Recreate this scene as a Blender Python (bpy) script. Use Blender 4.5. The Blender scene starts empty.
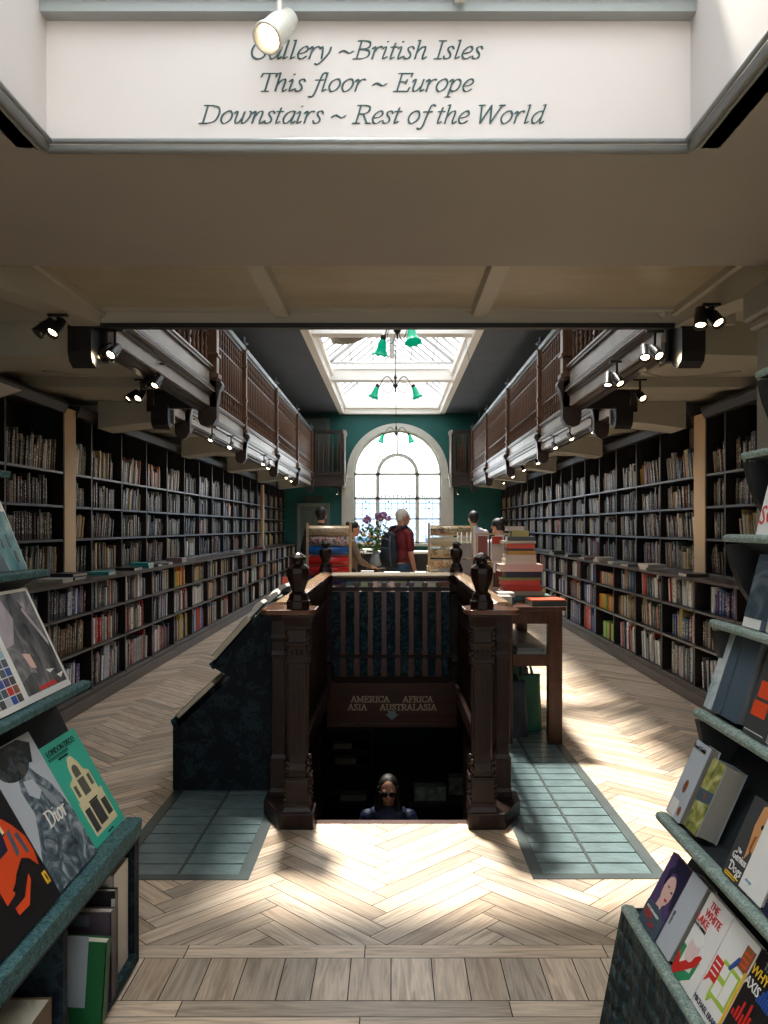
import bpy, bmesh, math, random
from mathutils import Vector, Matrix, noise
R = random.Random(7)
SC = bpy.context.scene
COL = SC.collection
PI = math.pi
H = 1.55            # eye height of the camera

# ------------------------------------------------------------------ materials
MATS = {}
def new_mat(name):
    m = bpy.data.materials.new(name); m.use_nodes = True
    nt = m.node_tree
    return m, nt, nt.nodes['Principled BSDF']
def mat(name, col, rough=0.5, metal=0.0, bump=0.0, bscale=40.0, var=0.0, vscale=6.0, spec=0.5, emit=None, es=0.0, stretch=None):
    if name in MATS: return MATS[name]
    m, nt, b = new_mat(name)
    b.inputs['Base Color'].default_value = (*col, 1)
    b.inputs['Roughness'].default_value = rough
    b.inputs['Metallic'].default_value = metal
    b.inputs['Specular IOR Level'].default_value = spec
    if emit:
        b.inputs['Emission Color'].default_value = (*emit, 1); b.inputs['Emission Strength'].default_value = es
    if var or bump:
        tc = nt.nodes.new('ShaderNodeTexCoord'); mp = nt.nodes.new('ShaderNodeMapping')
        nt.links.new(tc.outputs['Object'], mp.inputs[0])
        if stretch: mp.inputs['Scale'].default_value = stretch
    if var:
        n = nt.nodes.new('ShaderNodeTexNoise'); n.inputs['Scale'].default_value = vscale; n.inputs['Detail'].default_value = 5
        nt.links.new(mp.outputs[0], n.inputs['Vector'])
        r = nt.nodes.new('ShaderNodeValToRGB')
        r.color_ramp.elements[0].position = .3; r.color_ramp.elements[1].position = .7
        r.color_ramp.elements[0].color = (*[c * (1 - var) for c in col], 1)
        r.color_ramp.elements[1].color = (*[min(1, c * (1 + var)) for c in col], 1)
        nt.links.new(n.outputs['Fac'], r.inputs[0]); nt.links.new(r.outputs[0], b.inputs['Base Color'])
    if bump:
        n2 = nt.nodes.new('ShaderNodeTexNoise'); n2.inputs['Scale'].default_value = bscale; n2.inputs['Detail'].default_value = 4
        nt.links.new(mp.outputs[0], n2.inputs['Vector'])
        bp = nt.nodes.new('ShaderNodeBump'); bp.inputs['Strength'].default_value = bump; bp.inputs['Distance'].default_value = .01
        nt.links.new(n2.outputs['Fac'], bp.inputs['Height']); nt.links.new(bp.outputs[0], b.inputs['Normal'])
    MATS[name] = m
    return m

def srgb(r, g, b):
    f = lambda c: ((c / 255 + .055) / 1.055) ** 2.4 if c > 10 else c / 255 / 12.92
    return (f(r), f(g), f(b))

WOOD = mat('dark_wood', srgb(46, 28, 22), .38, spec=.3, bump=.15, bscale=30, var=.35, vscale=5, stretch=(6, 6, 1))
OAK = mat('gallery_oak', srgb(100, 72, 54), .3, bump=.1, bscale=30, var=.3, vscale=5, stretch=(6, 6, 1))
SHELF = mat('shelf_wood', srgb(30, 24, 23), .42, var=.3, vscale=6)
SHELFEDGE = mat('shelf_edge', srgb(70, 68, 68), .35, var=.2)
BLACK = mat('black_paint', (.006, .006, .007), .35)
CREAM = mat('cream_paint', srgb(170, 167, 154), .42, bump=.12, bscale=12, var=.06, vscale=2)
WHITE = mat('white_paint', srgb(236, 233, 226), .5, bump=.08, bscale=10, var=.03, vscale=2)
SOFFIT = mat('taupe_paint', srgb(142, 136, 128), .55, bump=.06, bscale=10, var=.05, vscale=2)
BAND = mat('gallery_band_paint', srgb(168, 160, 152), .32, bump=.1, bscale=20, var=.12, vscale=4)
UPCEIL = mat('upper_ceiling_shaded', srgb(76, 84, 94), .7, var=.1, vscale=1.5)  # dark slate: the shade around the lantern is put into the colour
TEAL = mat('teal_wall_paint', srgb(6, 88, 84), .55, var=.12, vscale=2)
GREYMOULD = mat('grey_moulding', srgb(150, 156, 156), .4)
METAL = mat('dark_metal', (.03, .028, .025), .35, metal=.7)
LAMPWHITE = mat('lamp_white_metal', srgb(215, 212, 200), .35, metal=.2)
LAMPON = mat('lamp_lens_lit', (1, .8, .5), .4, emit=(1, .78, .45), es=14)
PAGES = mat('pages', srgb(205, 196, 176), .8, bump=.3, bscale=200, stretch=(1, 1, 20))
PAGESG = mat('pages_grey', srgb(128, 124, 114), .8, bump=.3, bscale=200)
LEAD = mat('lead', (.05, .06, .07), .5, metal=.5)
STONE = mat('window_stone', srgb(190, 190, 180), .6, bump=.1, bscale=15, var=.06)
GREENSHADE = mat('green_shade', srgb(0, 170, 120), .25, emit=(.0, .45, .28), es=.35)
PILASTER = mat('pilaster_paint', srgb(206, 178, 140), .55, bump=.15, bscale=14, var=.08, vscale=3)
SKIN = mat('skin', srgb(205, 150, 120), .5)
SIGNINK = mat('sign_green_ink', srgb(20, 66, 66), .5)
GOLDINK = mat('sign_gilt', srgb(190, 172, 140), .35, metal=.3)

def glass_mat(name, tint, a=.93):
    m, nt, b = new_mat(name)
    nt.nodes.remove(b)
    out = nt.nodes['Material Output']
    t = nt.nodes.new('ShaderNodeBsdfTransparent'); t.inputs[0].default_value = (*tint, 1)
    g = nt.nodes.new('ShaderNodeBsdfGlossy'); g.inputs['Roughness'].default_value = .05
    mx = nt.nodes.new('ShaderNodeMixShader'); mx.inputs[0].default_value = 1 - a
    nt.links.new(t.outputs[0], mx.inputs[1]); nt.links.new(g.outputs[0], mx.inputs[2]); nt.links.new(mx.outputs[0], out.inputs[0])
    MATS[name] = m
    return m
GLASS = glass_mat('clear_glass', (.96, .98, .98))
GLASSDIM = glass_mat('lantern_glass', (.50, .51, .52))
WELLP = mat('well_wall_paint', srgb(206, 199, 195), .55, bump=.08, bscale=10, var=.04, vscale=2)
GLASSBLUE = glass_mat('leaded_glass', (.80, .88, .96))

def wood_plank_mat():
    m, nt, b = new_mat('parquet_oak')
    at = nt.nodes.new('ShaderNodeAttribute'); at.attribute_name = 'plank'
    uv = nt.nodes.new('ShaderNodeUVMap'); uv.uv_map = 'UVMap'
    mp = nt.nodes.new('ShaderNodeMapping'); mp.inputs['Scale'].default_value = (1.2, 14, 1)
    nt.links.new(uv.outputs[0], mp.inputs[0])
    n = nt.nodes.new('ShaderNodeTexNoise'); n.inputs['Scale'].default_value = 3.2; n.inputs['Detail'].default_value = 8; n.inputs['Distortion'].default_value = 1.2
    nt.links.new(mp.outputs[0], n.inputs['Vector'])
    r = nt.nodes.new('ShaderNodeValToRGB')
    r.color_ramp.elements[0].position = .30; r.color_ramp.elements[0].color = (*srgb(166, 146, 126), 1)
    r.color_ramp.elements[1].position = .60; r.color_ramp.elements[1].color = (*srgb(214, 196, 174), 1)
    nt.links.new(n.outputs['Fac'], r.inputs[0])
    mx = nt.nodes.new('ShaderNodeMix'); mx.data_type = 'RGBA'; mx.blend_type = 'MULTIPLY'; mx.inputs['Factor'].default_value = 1
    nt.links.new(r.outputs[0], mx.inputs[6]); nt.links.new(at.outputs['Color'], mx.inputs[7])
    nt.links.new(mx.outputs[2], b.inputs['Base Color'])
    b.inputs['Roughness'].default_value = .42
    bp = nt.nodes.new('ShaderNodeBump'); bp.inputs['Strength'].default_value = .25; bp.inputs['Distance'].default_value = .004
    nt.links.new(n.outputs['Fac'], bp.inputs['Height']); nt.links.new(bp.outputs[0], b.inputs['Normal'])
    MATS['parquet'] = m
    return m
PARQUET = wood_plank_mat()

def cloth_mat(name, base, leaf, leaf2, accent, scale=14):
    """patterned leaf-print cloth"""
    m, nt, b = new_mat(name)
    tc = nt.nodes.new('ShaderNodeTexCoord')
    w = nt.nodes.new('ShaderNodeTexNoise'); w.inputs['Scale'].default_value = scale * .6; w.inputs['Detail'].default_value = 3
    nt.links.new(tc.outputs['Object'], w.inputs['Vector'])
    mp = nt.nodes.new('ShaderNodeMix'); mp.data_type = 'RGBA'; mp.inputs['Factor'].default_value = .28
    nt.links.new(tc.outputs['Object'], mp.inputs[6]); nt.links.new(w.outputs['Color'], mp.inputs[7])
    v = nt.nodes.new('ShaderNodeTexVoronoi'); v.inputs['Scale'].default_value = scale; v.feature = 'SMOOTH_F1'
    nt.links.new(mp.outputs[2], v.inputs['Vector'])
    r = nt.nodes.new('ShaderNodeValToRGB'); r.color_ramp.interpolation = 'LINEAR'
    e = r.color_ramp.elements
    e[0].position = 0; e[0].color = (*accent, 1)
    e[1].position = .12; e[1].color = (*leaf2, 1)
    for p, c in ((.22, base), (.34, leaf), (.42, base), (.6, leaf2), (.75, base)):
        x = e.new(p); x.color = (*c, 1)
    nt.links.new(v.outputs['Distance'], r.inputs[0]); nt.links.new(r.outputs[0], b.inputs['Base Color'])
    b.inputs['Roughness'].default_value = .75; b.inputs['Specular IOR Level'].default_value = .2
    n2 = nt.nodes.new('ShaderNodeTexNoise'); n2.inputs['Scale'].default_value = 160
    nt.links.new(tc.outputs['Object'], n2.inputs['Vector'])
    bp = nt.nodes.new('ShaderNodeBump'); bp.inputs['Strength'].default_value = .3; bp.inputs['Distance'].default_value = .004
    nt.links.new(n2.outputs['Fac'], bp.inputs['Height']); nt.links.new(bp.outputs[0], b.inputs['Normal'])
    MATS[name] = m
    return m
CLOTH = cloth_mat('leaf_print_cloth', srgb(26, 52, 56), srgb(58, 96, 98), srgb(18, 36, 42), srgb(120, 98, 84), 26)
CLOTHD = cloth_mat('dark_leaf_print_cloth', srgb(12, 22, 30), srgb(30, 46, 52), srgb(8, 16, 22), srgb(66, 50, 46), 15)
CLOTHL = cloth_mat('grey_leaf_print_cloth', srgb(104, 122, 114), srgb(70, 92, 90), srgb(132, 146, 136), srgb(120, 92, 80), 30)

def book_mat(name, use_object):
    m, nt, b = new_mat(name)
    if use_object:
        src = nt.nodes.new('ShaderNodeObjectInfo'); col = src.outputs['Color']
    else:
        src = nt.nodes.new('ShaderNodeAttribute'); src.attribute_name = 'bookcol'; col = src.outputs['Color']
    uv = nt.nodes.new('ShaderNodeUVMap'); uv.uv_map = 'UVMap'
    sp = nt.nodes.new('ShaderNodeSeparateXYZ'); nt.links.new(uv.outputs[0], sp.inputs[0])
    # lettering-like flecks down the spine: u across, v up
    mp = nt.nodes.new('ShaderNodeMapping'); mp.inputs['Scale'].default_value = (3.0, 26, 1)
    nt.links.new(uv.outputs[0], mp.inputs[0])
    if use_object:
        ad = nt.nodes.new('ShaderNodeVectorMath'); ad.operation = 'ADD'
        cb = nt.nodes.new('ShaderNodeCombineXYZ'); mu = nt.nodes.new('ShaderNodeMath'); mu.operation = 'MULTIPLY'; mu.inputs[1].default_value = 50
        nt.links.new(src.outputs['Random'], mu.inputs[0]); nt.links.new(mu.outputs[0], cb.inputs[2])
        nt.links.new(mp.outputs[0], ad.inputs[0]); nt.links.new(cb.outputs[0], ad.inputs[1]); vec = ad.outputs[0]
    else:
        ge = nt.nodes.new('ShaderNodeNewGeometry'); ad = nt.nodes.new('ShaderNodeVectorMath'); ad.operation = 'ADD'
        cb = nt.nodes.new('ShaderNodeCombineXYZ'); mu = nt.nodes.new('ShaderNodeMath'); mu.operation = 'MULTIPLY'; mu.inputs[1].default_value = 50
        nt.links.new(ge.outputs['Random Per Island'], mu.inputs[0]); nt.links.new(mu.outputs[0], cb.inputs[2])
        nt.links.new(mp.outputs[0], ad.inputs[0]); nt.links.new(cb.outputs[0], ad.inputs[1]); vec = ad.outputs[0]
    n = nt.nodes.new('ShaderNodeTexNoise'); n.inputs['Scale'].default_value = 1.0; n.inputs['Detail'].default_value = 1
    nt.links.new(vec, n.inputs['Vector'])
    st = nt.nodes.new('ShaderNodeMath'); st.operation = 'GREATER_THAN'; st.inputs[1].default_value = .55
    nt.links.new(n.outputs['Fac'], st.inputs[0])
    # only in the middle of the spine's width and in title zone
    a = nt.nodes.new('ShaderNodeMath'); a.operation = 'COMPARE'; a.inputs[1].default_value = .5; a.inputs[2].default_value = .2
    nt.links.new(sp.outputs[0], a.inputs[0])
    c = nt.nodes.new('ShaderNodeMath'); c.operation = 'COMPARE'; c.inputs[1].default_value = .55; c.inputs[2].default_value = .33
    nt.links.new(sp.outputs[1], c.inputs[0])
    m1 = nt.nodes.new('ShaderNodeMath'); m1.operation = 'MULTIPLY'; m2 = nt.nodes.new('ShaderNodeMath'); m2.operation = 'MULTIPLY'
    nt.links.new(st.outputs[0], m1.inputs[0]); nt.links.new(a.outputs[0], m1.inputs[1])
    nt.links.new(m1.outputs[0], m2.inputs[0]); nt.links.new(c.outputs[0], m2.inputs[1])
    hsv = nt.nodes.new('ShaderNodeRGBToBW'); nt.links.new(col, hsv.inputs[0])
    gt = nt.nodes.new('ShaderNodeMath'); gt.operation = 'LESS_THAN'; gt.inputs[1].default_value = .22
    nt.links.new(hsv.outputs[0], gt.inputs[0])
    ink = nt.nodes.new('ShaderNodeMix'); ink.data_type = 'RGBA'
    ink.inputs[6].default_value = (.04, .03, .03, 1); ink.inputs[7].default_value = (.75, .7, .6, 1)
    nt.links.new(gt.outputs[0], ink.inputs['Factor'])
    mx = nt.nodes.new('ShaderNodeMix'); mx.data_type = 'RGBA'
    nt.links.new(m2.outputs[0], mx.inputs['Factor']); nt.links.new(col, mx.inputs[6]); nt.links.new(ink.outputs[2], mx.inputs[7])
    nt.links.new(mx.outputs[2], b.inputs['Base Color'])
    b.inputs['Roughness'].default_value = .38
    MATS[name] = m
    return m
BOOKM = book_mat('book_cover_shared', True)
BOOKS = book_mat('book_cover_mass', False)

# ------------------------------------------------------------------ mesh builder
class MB:
    def __init__(s): s.v = []; s.f = []; s.m = []; s.sm = []; s.cm = 0; s.smooth = False
    def face(s, idx): s.f.append(tuple(idx)); s.m.append(s.cm); s.sm.append(s.smooth)
    def quad(s, *p):
        n = len(s.v); s.v += [Vector(q) for q in p]; s.face(range(n, n + len(p)))
    def box(s, x0, x1, y0, y1, z0, z1, M=None, skip=()):
        x0, x1 = min(x0, x1), max(x0, x1); y0, y1 = min(y0, y1), max(y0, y1); z0, z1 = min(z0, z1), max(z0, z1)
        n = len(s.v)
        P = [Vector(p) for p in ((x0, y0, z0), (x1, y0, z0), (x1, y1, z0), (x0, y1, z0), (x0, y0, z1), (x1, y0, z1), (x1, y1, z1), (x0, y1, z1))]
        s.v += [M @ p if M else p for p in P]
        sm = s.smooth; s.smooth = False
        for q in ((0, 3, 2, 1), (4, 5, 6, 7), (0, 1, 5, 4), (1, 2, 6, 5), (2, 3, 7, 6), (3, 0, 4, 7)): s.face([n + i for i in q])
        s.smooth = sm
    def prism(s, prof, a, b, axis='y', M=None):
        """closed outline prof (2-D points) swept along an axis from a to b"""
        n = len(s.v); k = len(prof)
        for t in (a, b):
            for (p, q) in prof:
                v = Vector((p, t, q)) if axis == 'y' else Vector((t, p, q)) if axis == 'x' else Vector((p, q, t))
                s.v.append(M @ v if M else v)
        s.face([n + i for i in range(k)]); s.face([n + k + i for i in reversed(range(k))])
        for i in range(k):
            j = (i + 1) % k; s.face((n + i, n + k + i, n + k + j, n + j))
    def lathe(s, prof, c=(0, 0, 0), seg=16, M=None, square=False):
        """prof: (r, z) list"""
        c = Vector(c); n = len(s.v); seg = 4 if square else seg; k = len(prof)
        off = PI / 4 if square else 0; f = math.sqrt(2) if square else 1
        sm = s.smooth; s.smooth = not square
        for (r, z) in prof:
            for i in range(seg):
                a = 2 * PI * i / seg + off
                v = Vector((r * f * math.cos(a), r * f * math.sin(a), z)); v = (M @ v) if M else v
                s.v.append(v + c)
        for j in range(k - 1):
            for i in range(seg):
                i2 = (i + 1) % seg
                s.face((n + j * seg + i, n + j * seg + i2, n + (j + 1) * seg + i2, n + (j + 1) * seg + i))
        s.face([n + i for i in reversed(range(seg))]); s.face([n + (k - 1) * seg + i for i in range(seg)])
        s.smooth = sm
    def tube(s, pts, r, seg=8):
        pts = [Vector(p) for p in pts]; n = len(s.v)
        rs = r if isinstance(r, (list, tuple)) else [r] * len(pts)
        up = Vector((0, 0, 1)); sm = s.smooth; s.smooth = True
        for i, p in enumerate(pts):
            d = (pts[min(i + 1, len(pts) - 1)] - pts[max(i - 1, 0)]).normalized()
            x = d.cross(up)
            if x.length < .05: x = d.cross(Vector((0, 1, 0)))
            x.normalize(); y = d.cross(x).normalized()
            for k in range(seg):
                a = 2 * PI * k / seg; s.v.append(p + (x * math.cos(a) + y * math.sin(a)) * rs[i])
        for i in range(len(pts) - 1):
            for k in range(seg):
                k2 = (k + 1) % seg
                s.face((n + i * seg + k, n + i * seg + k2, n + (i + 1) * seg + k2, n + (i + 1) * seg + k))
        s.face([n + k for k in reversed(range(seg))]); s.face([n + (len(pts) - 1) * seg + k for k in range(seg)])
        s.smooth = sm
    def ball(s, c, r, M=None, seg=12, rings=8):
        c = Vector(c); r = Vector(r) if not isinstance(r, (int, float)) else Vector((r, r, r)); n = len(s.v)
        sm = s.smooth; s.smooth = True
        for j in range(1, rings):
            t = PI * j / rings
            for i in range(seg):
                a = 2 * PI * i / seg
                v = Vector((r.x * math.sin(t) * math.cos(a), r.y * math.sin(t) * math.sin(a), r.z * math.cos(t)))
                s.v.append((M @ v if M else v) + c)
        top = len(s.v); v = Vector((0, 0, r.z)); s.v.append((M @ v if M else v) + c)
        bot = len(s.v); v = Vector((0, 0, -r.z)); s.v.append((M @ v if M else v) + c)
        for j in range(rings - 2):
            for i in range(seg):
                i2 = (i + 1) % seg; s.face((n + j * seg + i, n + (j + 1) * seg + i, n + (j + 1) * seg + i2, n + j * seg + i2))
        for i in range(seg):
            i2 = (i + 1) % seg; s.face((top, n + i, n + i2)); q = n + (rings - 2) * seg; s.face((bot, q + i2, q + i))
        s.smooth = sm
    def cone(s, p0, r0, p1, r1, seg=10):
        """closed capsule-ish limb with rounded ends"""
        p0 = Vector(p0); p1 = Vector(p1); d = (p1 - p0)
        dn = d.normalized() if d.length > 1e-6 else Vector((0, 0, 1))
        s.tube([p0 - dn * r0 * .85, p0 - dn * r0 * .45, p0, p1, p1 + dn * r1 * .45, p1 + dn * r1 * .85], [r0 * .4, r0 * .85, r0, r1, r1 * .85, r1 * .4], seg)
    def build(s, name, mats, parent=None, loc=None, bevel=0.0, label=None):
        o0 = Vector(loc) if loc is not None else Vector((0, 0, 0))
        if parent is not None and loc is None: o0 = world_loc(parent)
        me = bpy.data.meshes.new(name)
        me.from_pydata([v - o0 for v in s.v], [], s.f)
        mats = mats if isinstance(mats, (list, tuple)) else [mats]
        for m_ in mats: me.materials.append(m_)
        me.polygons.foreach_set('material_index', s.m); me.polygons.foreach_set('use_smooth', s.sm)
        me.update()
        o = bpy.data.objects.new(name, me); COL.objects.link(o)
        if parent is not None:
            o.parent = parent
        else: o.location = o0
        if bevel:
            b = o.modifiers.new('bevel', 'BEVEL'); b.width = bevel; b.segments = 2; b.limit_method = 'ANGLE'
        if label: o['label'] = label
        return o
WL = {}
def world_loc(o):
    p = Vector((0, 0, 0))
    while o is not None: p = p + o.location; o = o.parent
    return p
def tag(o, label, cat, group=None, kind=None):
    if label: o['label'] = label
    if cat: o['category'] = cat
    if group: o['group'] = group
    if kind: o['kind'] = kind
    return o
def thing(name, label, cat, loc=(0, 0, 0), group=None):
    o = bpy.data.objects.new(name, None); COL.objects.link(o); o.location = loc; o.empty_display_size = .1
    return tag(o, label, cat, group)
def struct(mb, name, m, bevel=0.0, label=None):
    o = mb.build(name, m, bevel=bevel); o['kind'] = 'structure'
    if label: o['label'] = label
    return o
def sbox(name, m, *b, **k):
    mb = MB(); mb.box(*b); return struct(mb, name, m, **k)
def recalc(o):
    bm = bmesh.new(); bm.from_mesh(o.data); bmesh.ops.recalc_face_normals(bm, faces=bm.faces); bm.to_mesh(o.data); bm.free(); return o

# ------------------------------------------------------------------ camera
cam = bpy.data.cameras.new('camera'); co = bpy.data.objects.new('camera', cam); COL.objects.link(co)
co.location = (0, 0, H); co.rotation_euler = (PI / 2, 0, 0)
cam.sensor_fit = 'VERTICAL'; cam.sensor_height = 36; cam.lens = 825 / 1024 * 36
cam.shift_x = -8 / 1024; cam.shift_y = 15 / 1024; cam.clip_start = .05; cam.clip_end = 300
SC.camera = co
def px2(x, y, Y): return Vector(((x - 392) / 825 * Y, Y, H - (y - 527) / 825 * Y))
def proj(X, Y, Z): return (392 + X / Y * 825, 527 - (Z - H) / Y * 825)

# ================================================================== ROOM
YF = 22.5      # end wall
WX = 3.25      # side walls
# ---- floor: planks of oak as one surface
def make_floor():
    bm = bmesh.new()
    uvl = bm.loops.layers.uv.new('UVMap'); cl = bm.loops.layers.float_color.new('plank')
    rr = random.Random(3)
    def plank(pts, L, W, z=0.0):
        vs = [bm.verts.new((p[0], p[1], z)) for p in pts]
        f = bm.faces.new(vs)
        if f.normal.z < 0 or True:
            pass
        t = rr.choice((rr.uniform(.62, .85), rr.uniform(.85, 1.2), rr.uniform(.9, 1.2))); w = rr.uniform(-.02, .06)
        u0, v0 = rr.uniform(0, 50), rr.uniform(0, 50)
        uv = ((u0, v0), (u0 + L, v0), (u0 + L, v0 + W), (u0, v0 + W))
        for l, q in zip(f.loops, uv): l[uvl].uv = q; l[cl] = (t + w, t, t - w, 1)
    g = .0019
    w = .09; k = 7; s = math.sqrt(.5)
    def rot(x, y, cx=-.02, cy=3.06): return (cx + (x - y) * s * w, cy + (x + y) * s * w)
    def rect(x0, x1, y0, y1):
        gg = g / w
        x0 += gg; x1 -= gg; y0 += gg; y1 -= gg
        return [rot(x0, y0), rot(x1, y0), rot(x1, y1), rot(x0, y1)]
    for j in range(-7, 8):
        for i in range(-30, 330):
            ox, oy = i + k * j, i - k * j
            c = rot(ox, oy)
            if not (-WX - .6 < c[0] < WX + .6 and 2.4 < c[1] < 12.5 + .5): continue
            plank(rect(ox, ox + k, oy, oy + 1), .63, .09)
            r_ = rect(ox, ox + 1, oy + 1, oy + 1 + k)
            plank([r_[1], r_[2], r_[3], r_[0]], .63, .09)
    # beyond 12.5 m the same pattern carries on
    for j in range(-7, 8):
        for i in range(60, 330):
            ox, oy = i + k * j, i - k * j
            c = rot(ox, oy)
            if not (-WX - .6 < c[0] < WX + .6 and 13.0 <= c[1] < YF + .3): continue
            plank(rect(ox, ox + k, oy, oy + 1), .63, .09)
            r_ = rect(ox, ox + 1, oy + 1, oy + 1 + k)
            plank([r_[1], r_[2], r_[3], r_[0]], .63, .09)
    def cut(co_, no): 
        geom = bm.verts[:] + bm.edges[:] + bm.faces[:]
        bmesh.ops.bisect_plane(bm, geom=geom, plane_co=co_, plane_no=no, clear_outer=True)
    cut((0, 3.06, 0), (0, -1, 0)); cut((0, YF, 0), (0, 1, 0)); cut((-WX, 0, 0), (-1, 0, 0)); cut((WX, 0, 0), (1, 0, 0))
    # straight border rows in front
    def hrow(y0, y1, lmin, lmax):
        x = -WX - rr.uniform(0, .5)
        while x < WX:
            L = rr.uniform(lmin, lmax)
            a, b = max(-WX, x + g), min(WX, x + L - g)
            if b > a: plank([(a, y0 + g), (b, y0 + g), (b, y1 - g), (a, y1 - g)], b - a, y1 - y0)
            x += L
    hrow(2.967, 3.06, .5, 1.0)
    x = -WX
    while x < WX:
        wd = rr.uniform(.10, .15)
        plank([(min(WX, x + wd - g), 2.70 + g), (min(WX, x + wd - g), 2.967 - g), (x + g, 2.967 - g), (x + g, 2.70 + g)], .267, wd); x += wd
    y = 2.70
    while y > -2.9:
        hrow(y - .09, y, .5, 1.1); y -= .09
    # opening of the stair and the pavement lights
    def hole(x0, x1, y0, y1):
        for co_, no in (((x0, 0, 0), (1, 0, 0)), ((x1, 0, 0), (1, 0, 0)), ((0, y0, 0), (0, 1, 0)), ((0, y1, 0), (0, 1, 0))):
            bmesh.ops.bisect_plane(bm, geom=[e for e in bm.verts[:] + bm.edges[:] + bm.faces[:]], plane_co=co_, plane_no=no)
        rem = [f for f in bm.faces if x0 < f.calc_center_median().x < x1 and y0 < f.calc_center_median().y < y1]
        bmesh.ops.delete(bm, geom=rem, context='FACES')
    hole(-.60, .60, 4.33, 7.62)
    hole(-1.28, -.63, 3.62, 5.6); hole(.62, 1.22, 3.63, 6.4)
    for f in bm.faces:
        if f.normal.z < 0: f.normal_flip()
    me = bpy.data.meshes.new('floor'); bm.to_mesh(me); bm.free(); me.materials.append(PARQUET)
    o = bpy.data.objects.new('floor', me); COL.objects.link(o)
    o['kind'] = 'structure'; o['label'] = 'worn pale oak parquet floor in herringbone with a straight border'
make_floor()
GROUT = mat('floor_joint', srgb(36, 27, 22), .8)
mb = MB()
for b in ((-WX, WX, -3, 3.62), (-WX, -1.28, 3.62, YF), (1.22, WX, 3.62, YF), (-1.28, 1.22, 7.62, YF), (-.63, .62, 3.62, 4.33), (-.63, -.60, 4.33, 7.62), (.60, .62, 4.33, 7.62), (-1.28, -.63, 5.6, 7.62), (.62, 1.22, 6.4, 7.62)):
    mb.box(*b, -.12, -.0015)
struct(mb, 'floor_subfloor', GROUT)

# ---- pavement lights set into the floor either side of the stair
GRATEG = mat('pavement_glass', srgb(104, 124, 126), .3, bump=.4, bscale=26, var=.22, vscale=9)
GRATEF = mat('pavement_frame', srgb(72, 82, 82), .45, metal=.3, var=.2)
def pavement(x0, x1, y0, y1, label):
    t = thing('pavement_light', label, 'floor light', ((x0 + x1) / 2, y0, 0), 'pavement lights beside the stair')
    m = MB(); fw = .055
    m.box(x0, x1, y0, y1, -.05, -.014)
    for b in ((x0, x1, y0, y0 + fw), (x0, x1, y1 - fw, y1), (x0, x0 + fw, y0 + fw, y1 - fw), (x1 - fw, x1, y0 + fw, y1 - fw)): m.box(*b, -.014, .003)
    xm = (x0 + x1) / 2; m.box(xm - .006, xm + .006, y0 + fw, y1 - fw, -.014, .002)
    m.build('frame', GRATEF, t)
    y = y0 + fw; m = MB()
    while y < y1 - fw - .02:
        ye = min(y + .118, y1 - fw)
        for (a, b) in ((x0 + fw, xm - .006), (xm + .006, x1 - fw)): m.box(a + .002, b - .002, y + .004, ye - .004, -.014, .0)
        y += .125
    m.build('glass_panel', GRATEG, t)
pavement(-1.28, -.63, 3.62, 5.6, 'shaded pavement light panel in the floor beside the cloth-covered slope')
pavement(.62, 1.22, 3.63, 6.4, 'sunlit pavement light panel in the floor below the bag table')

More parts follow.
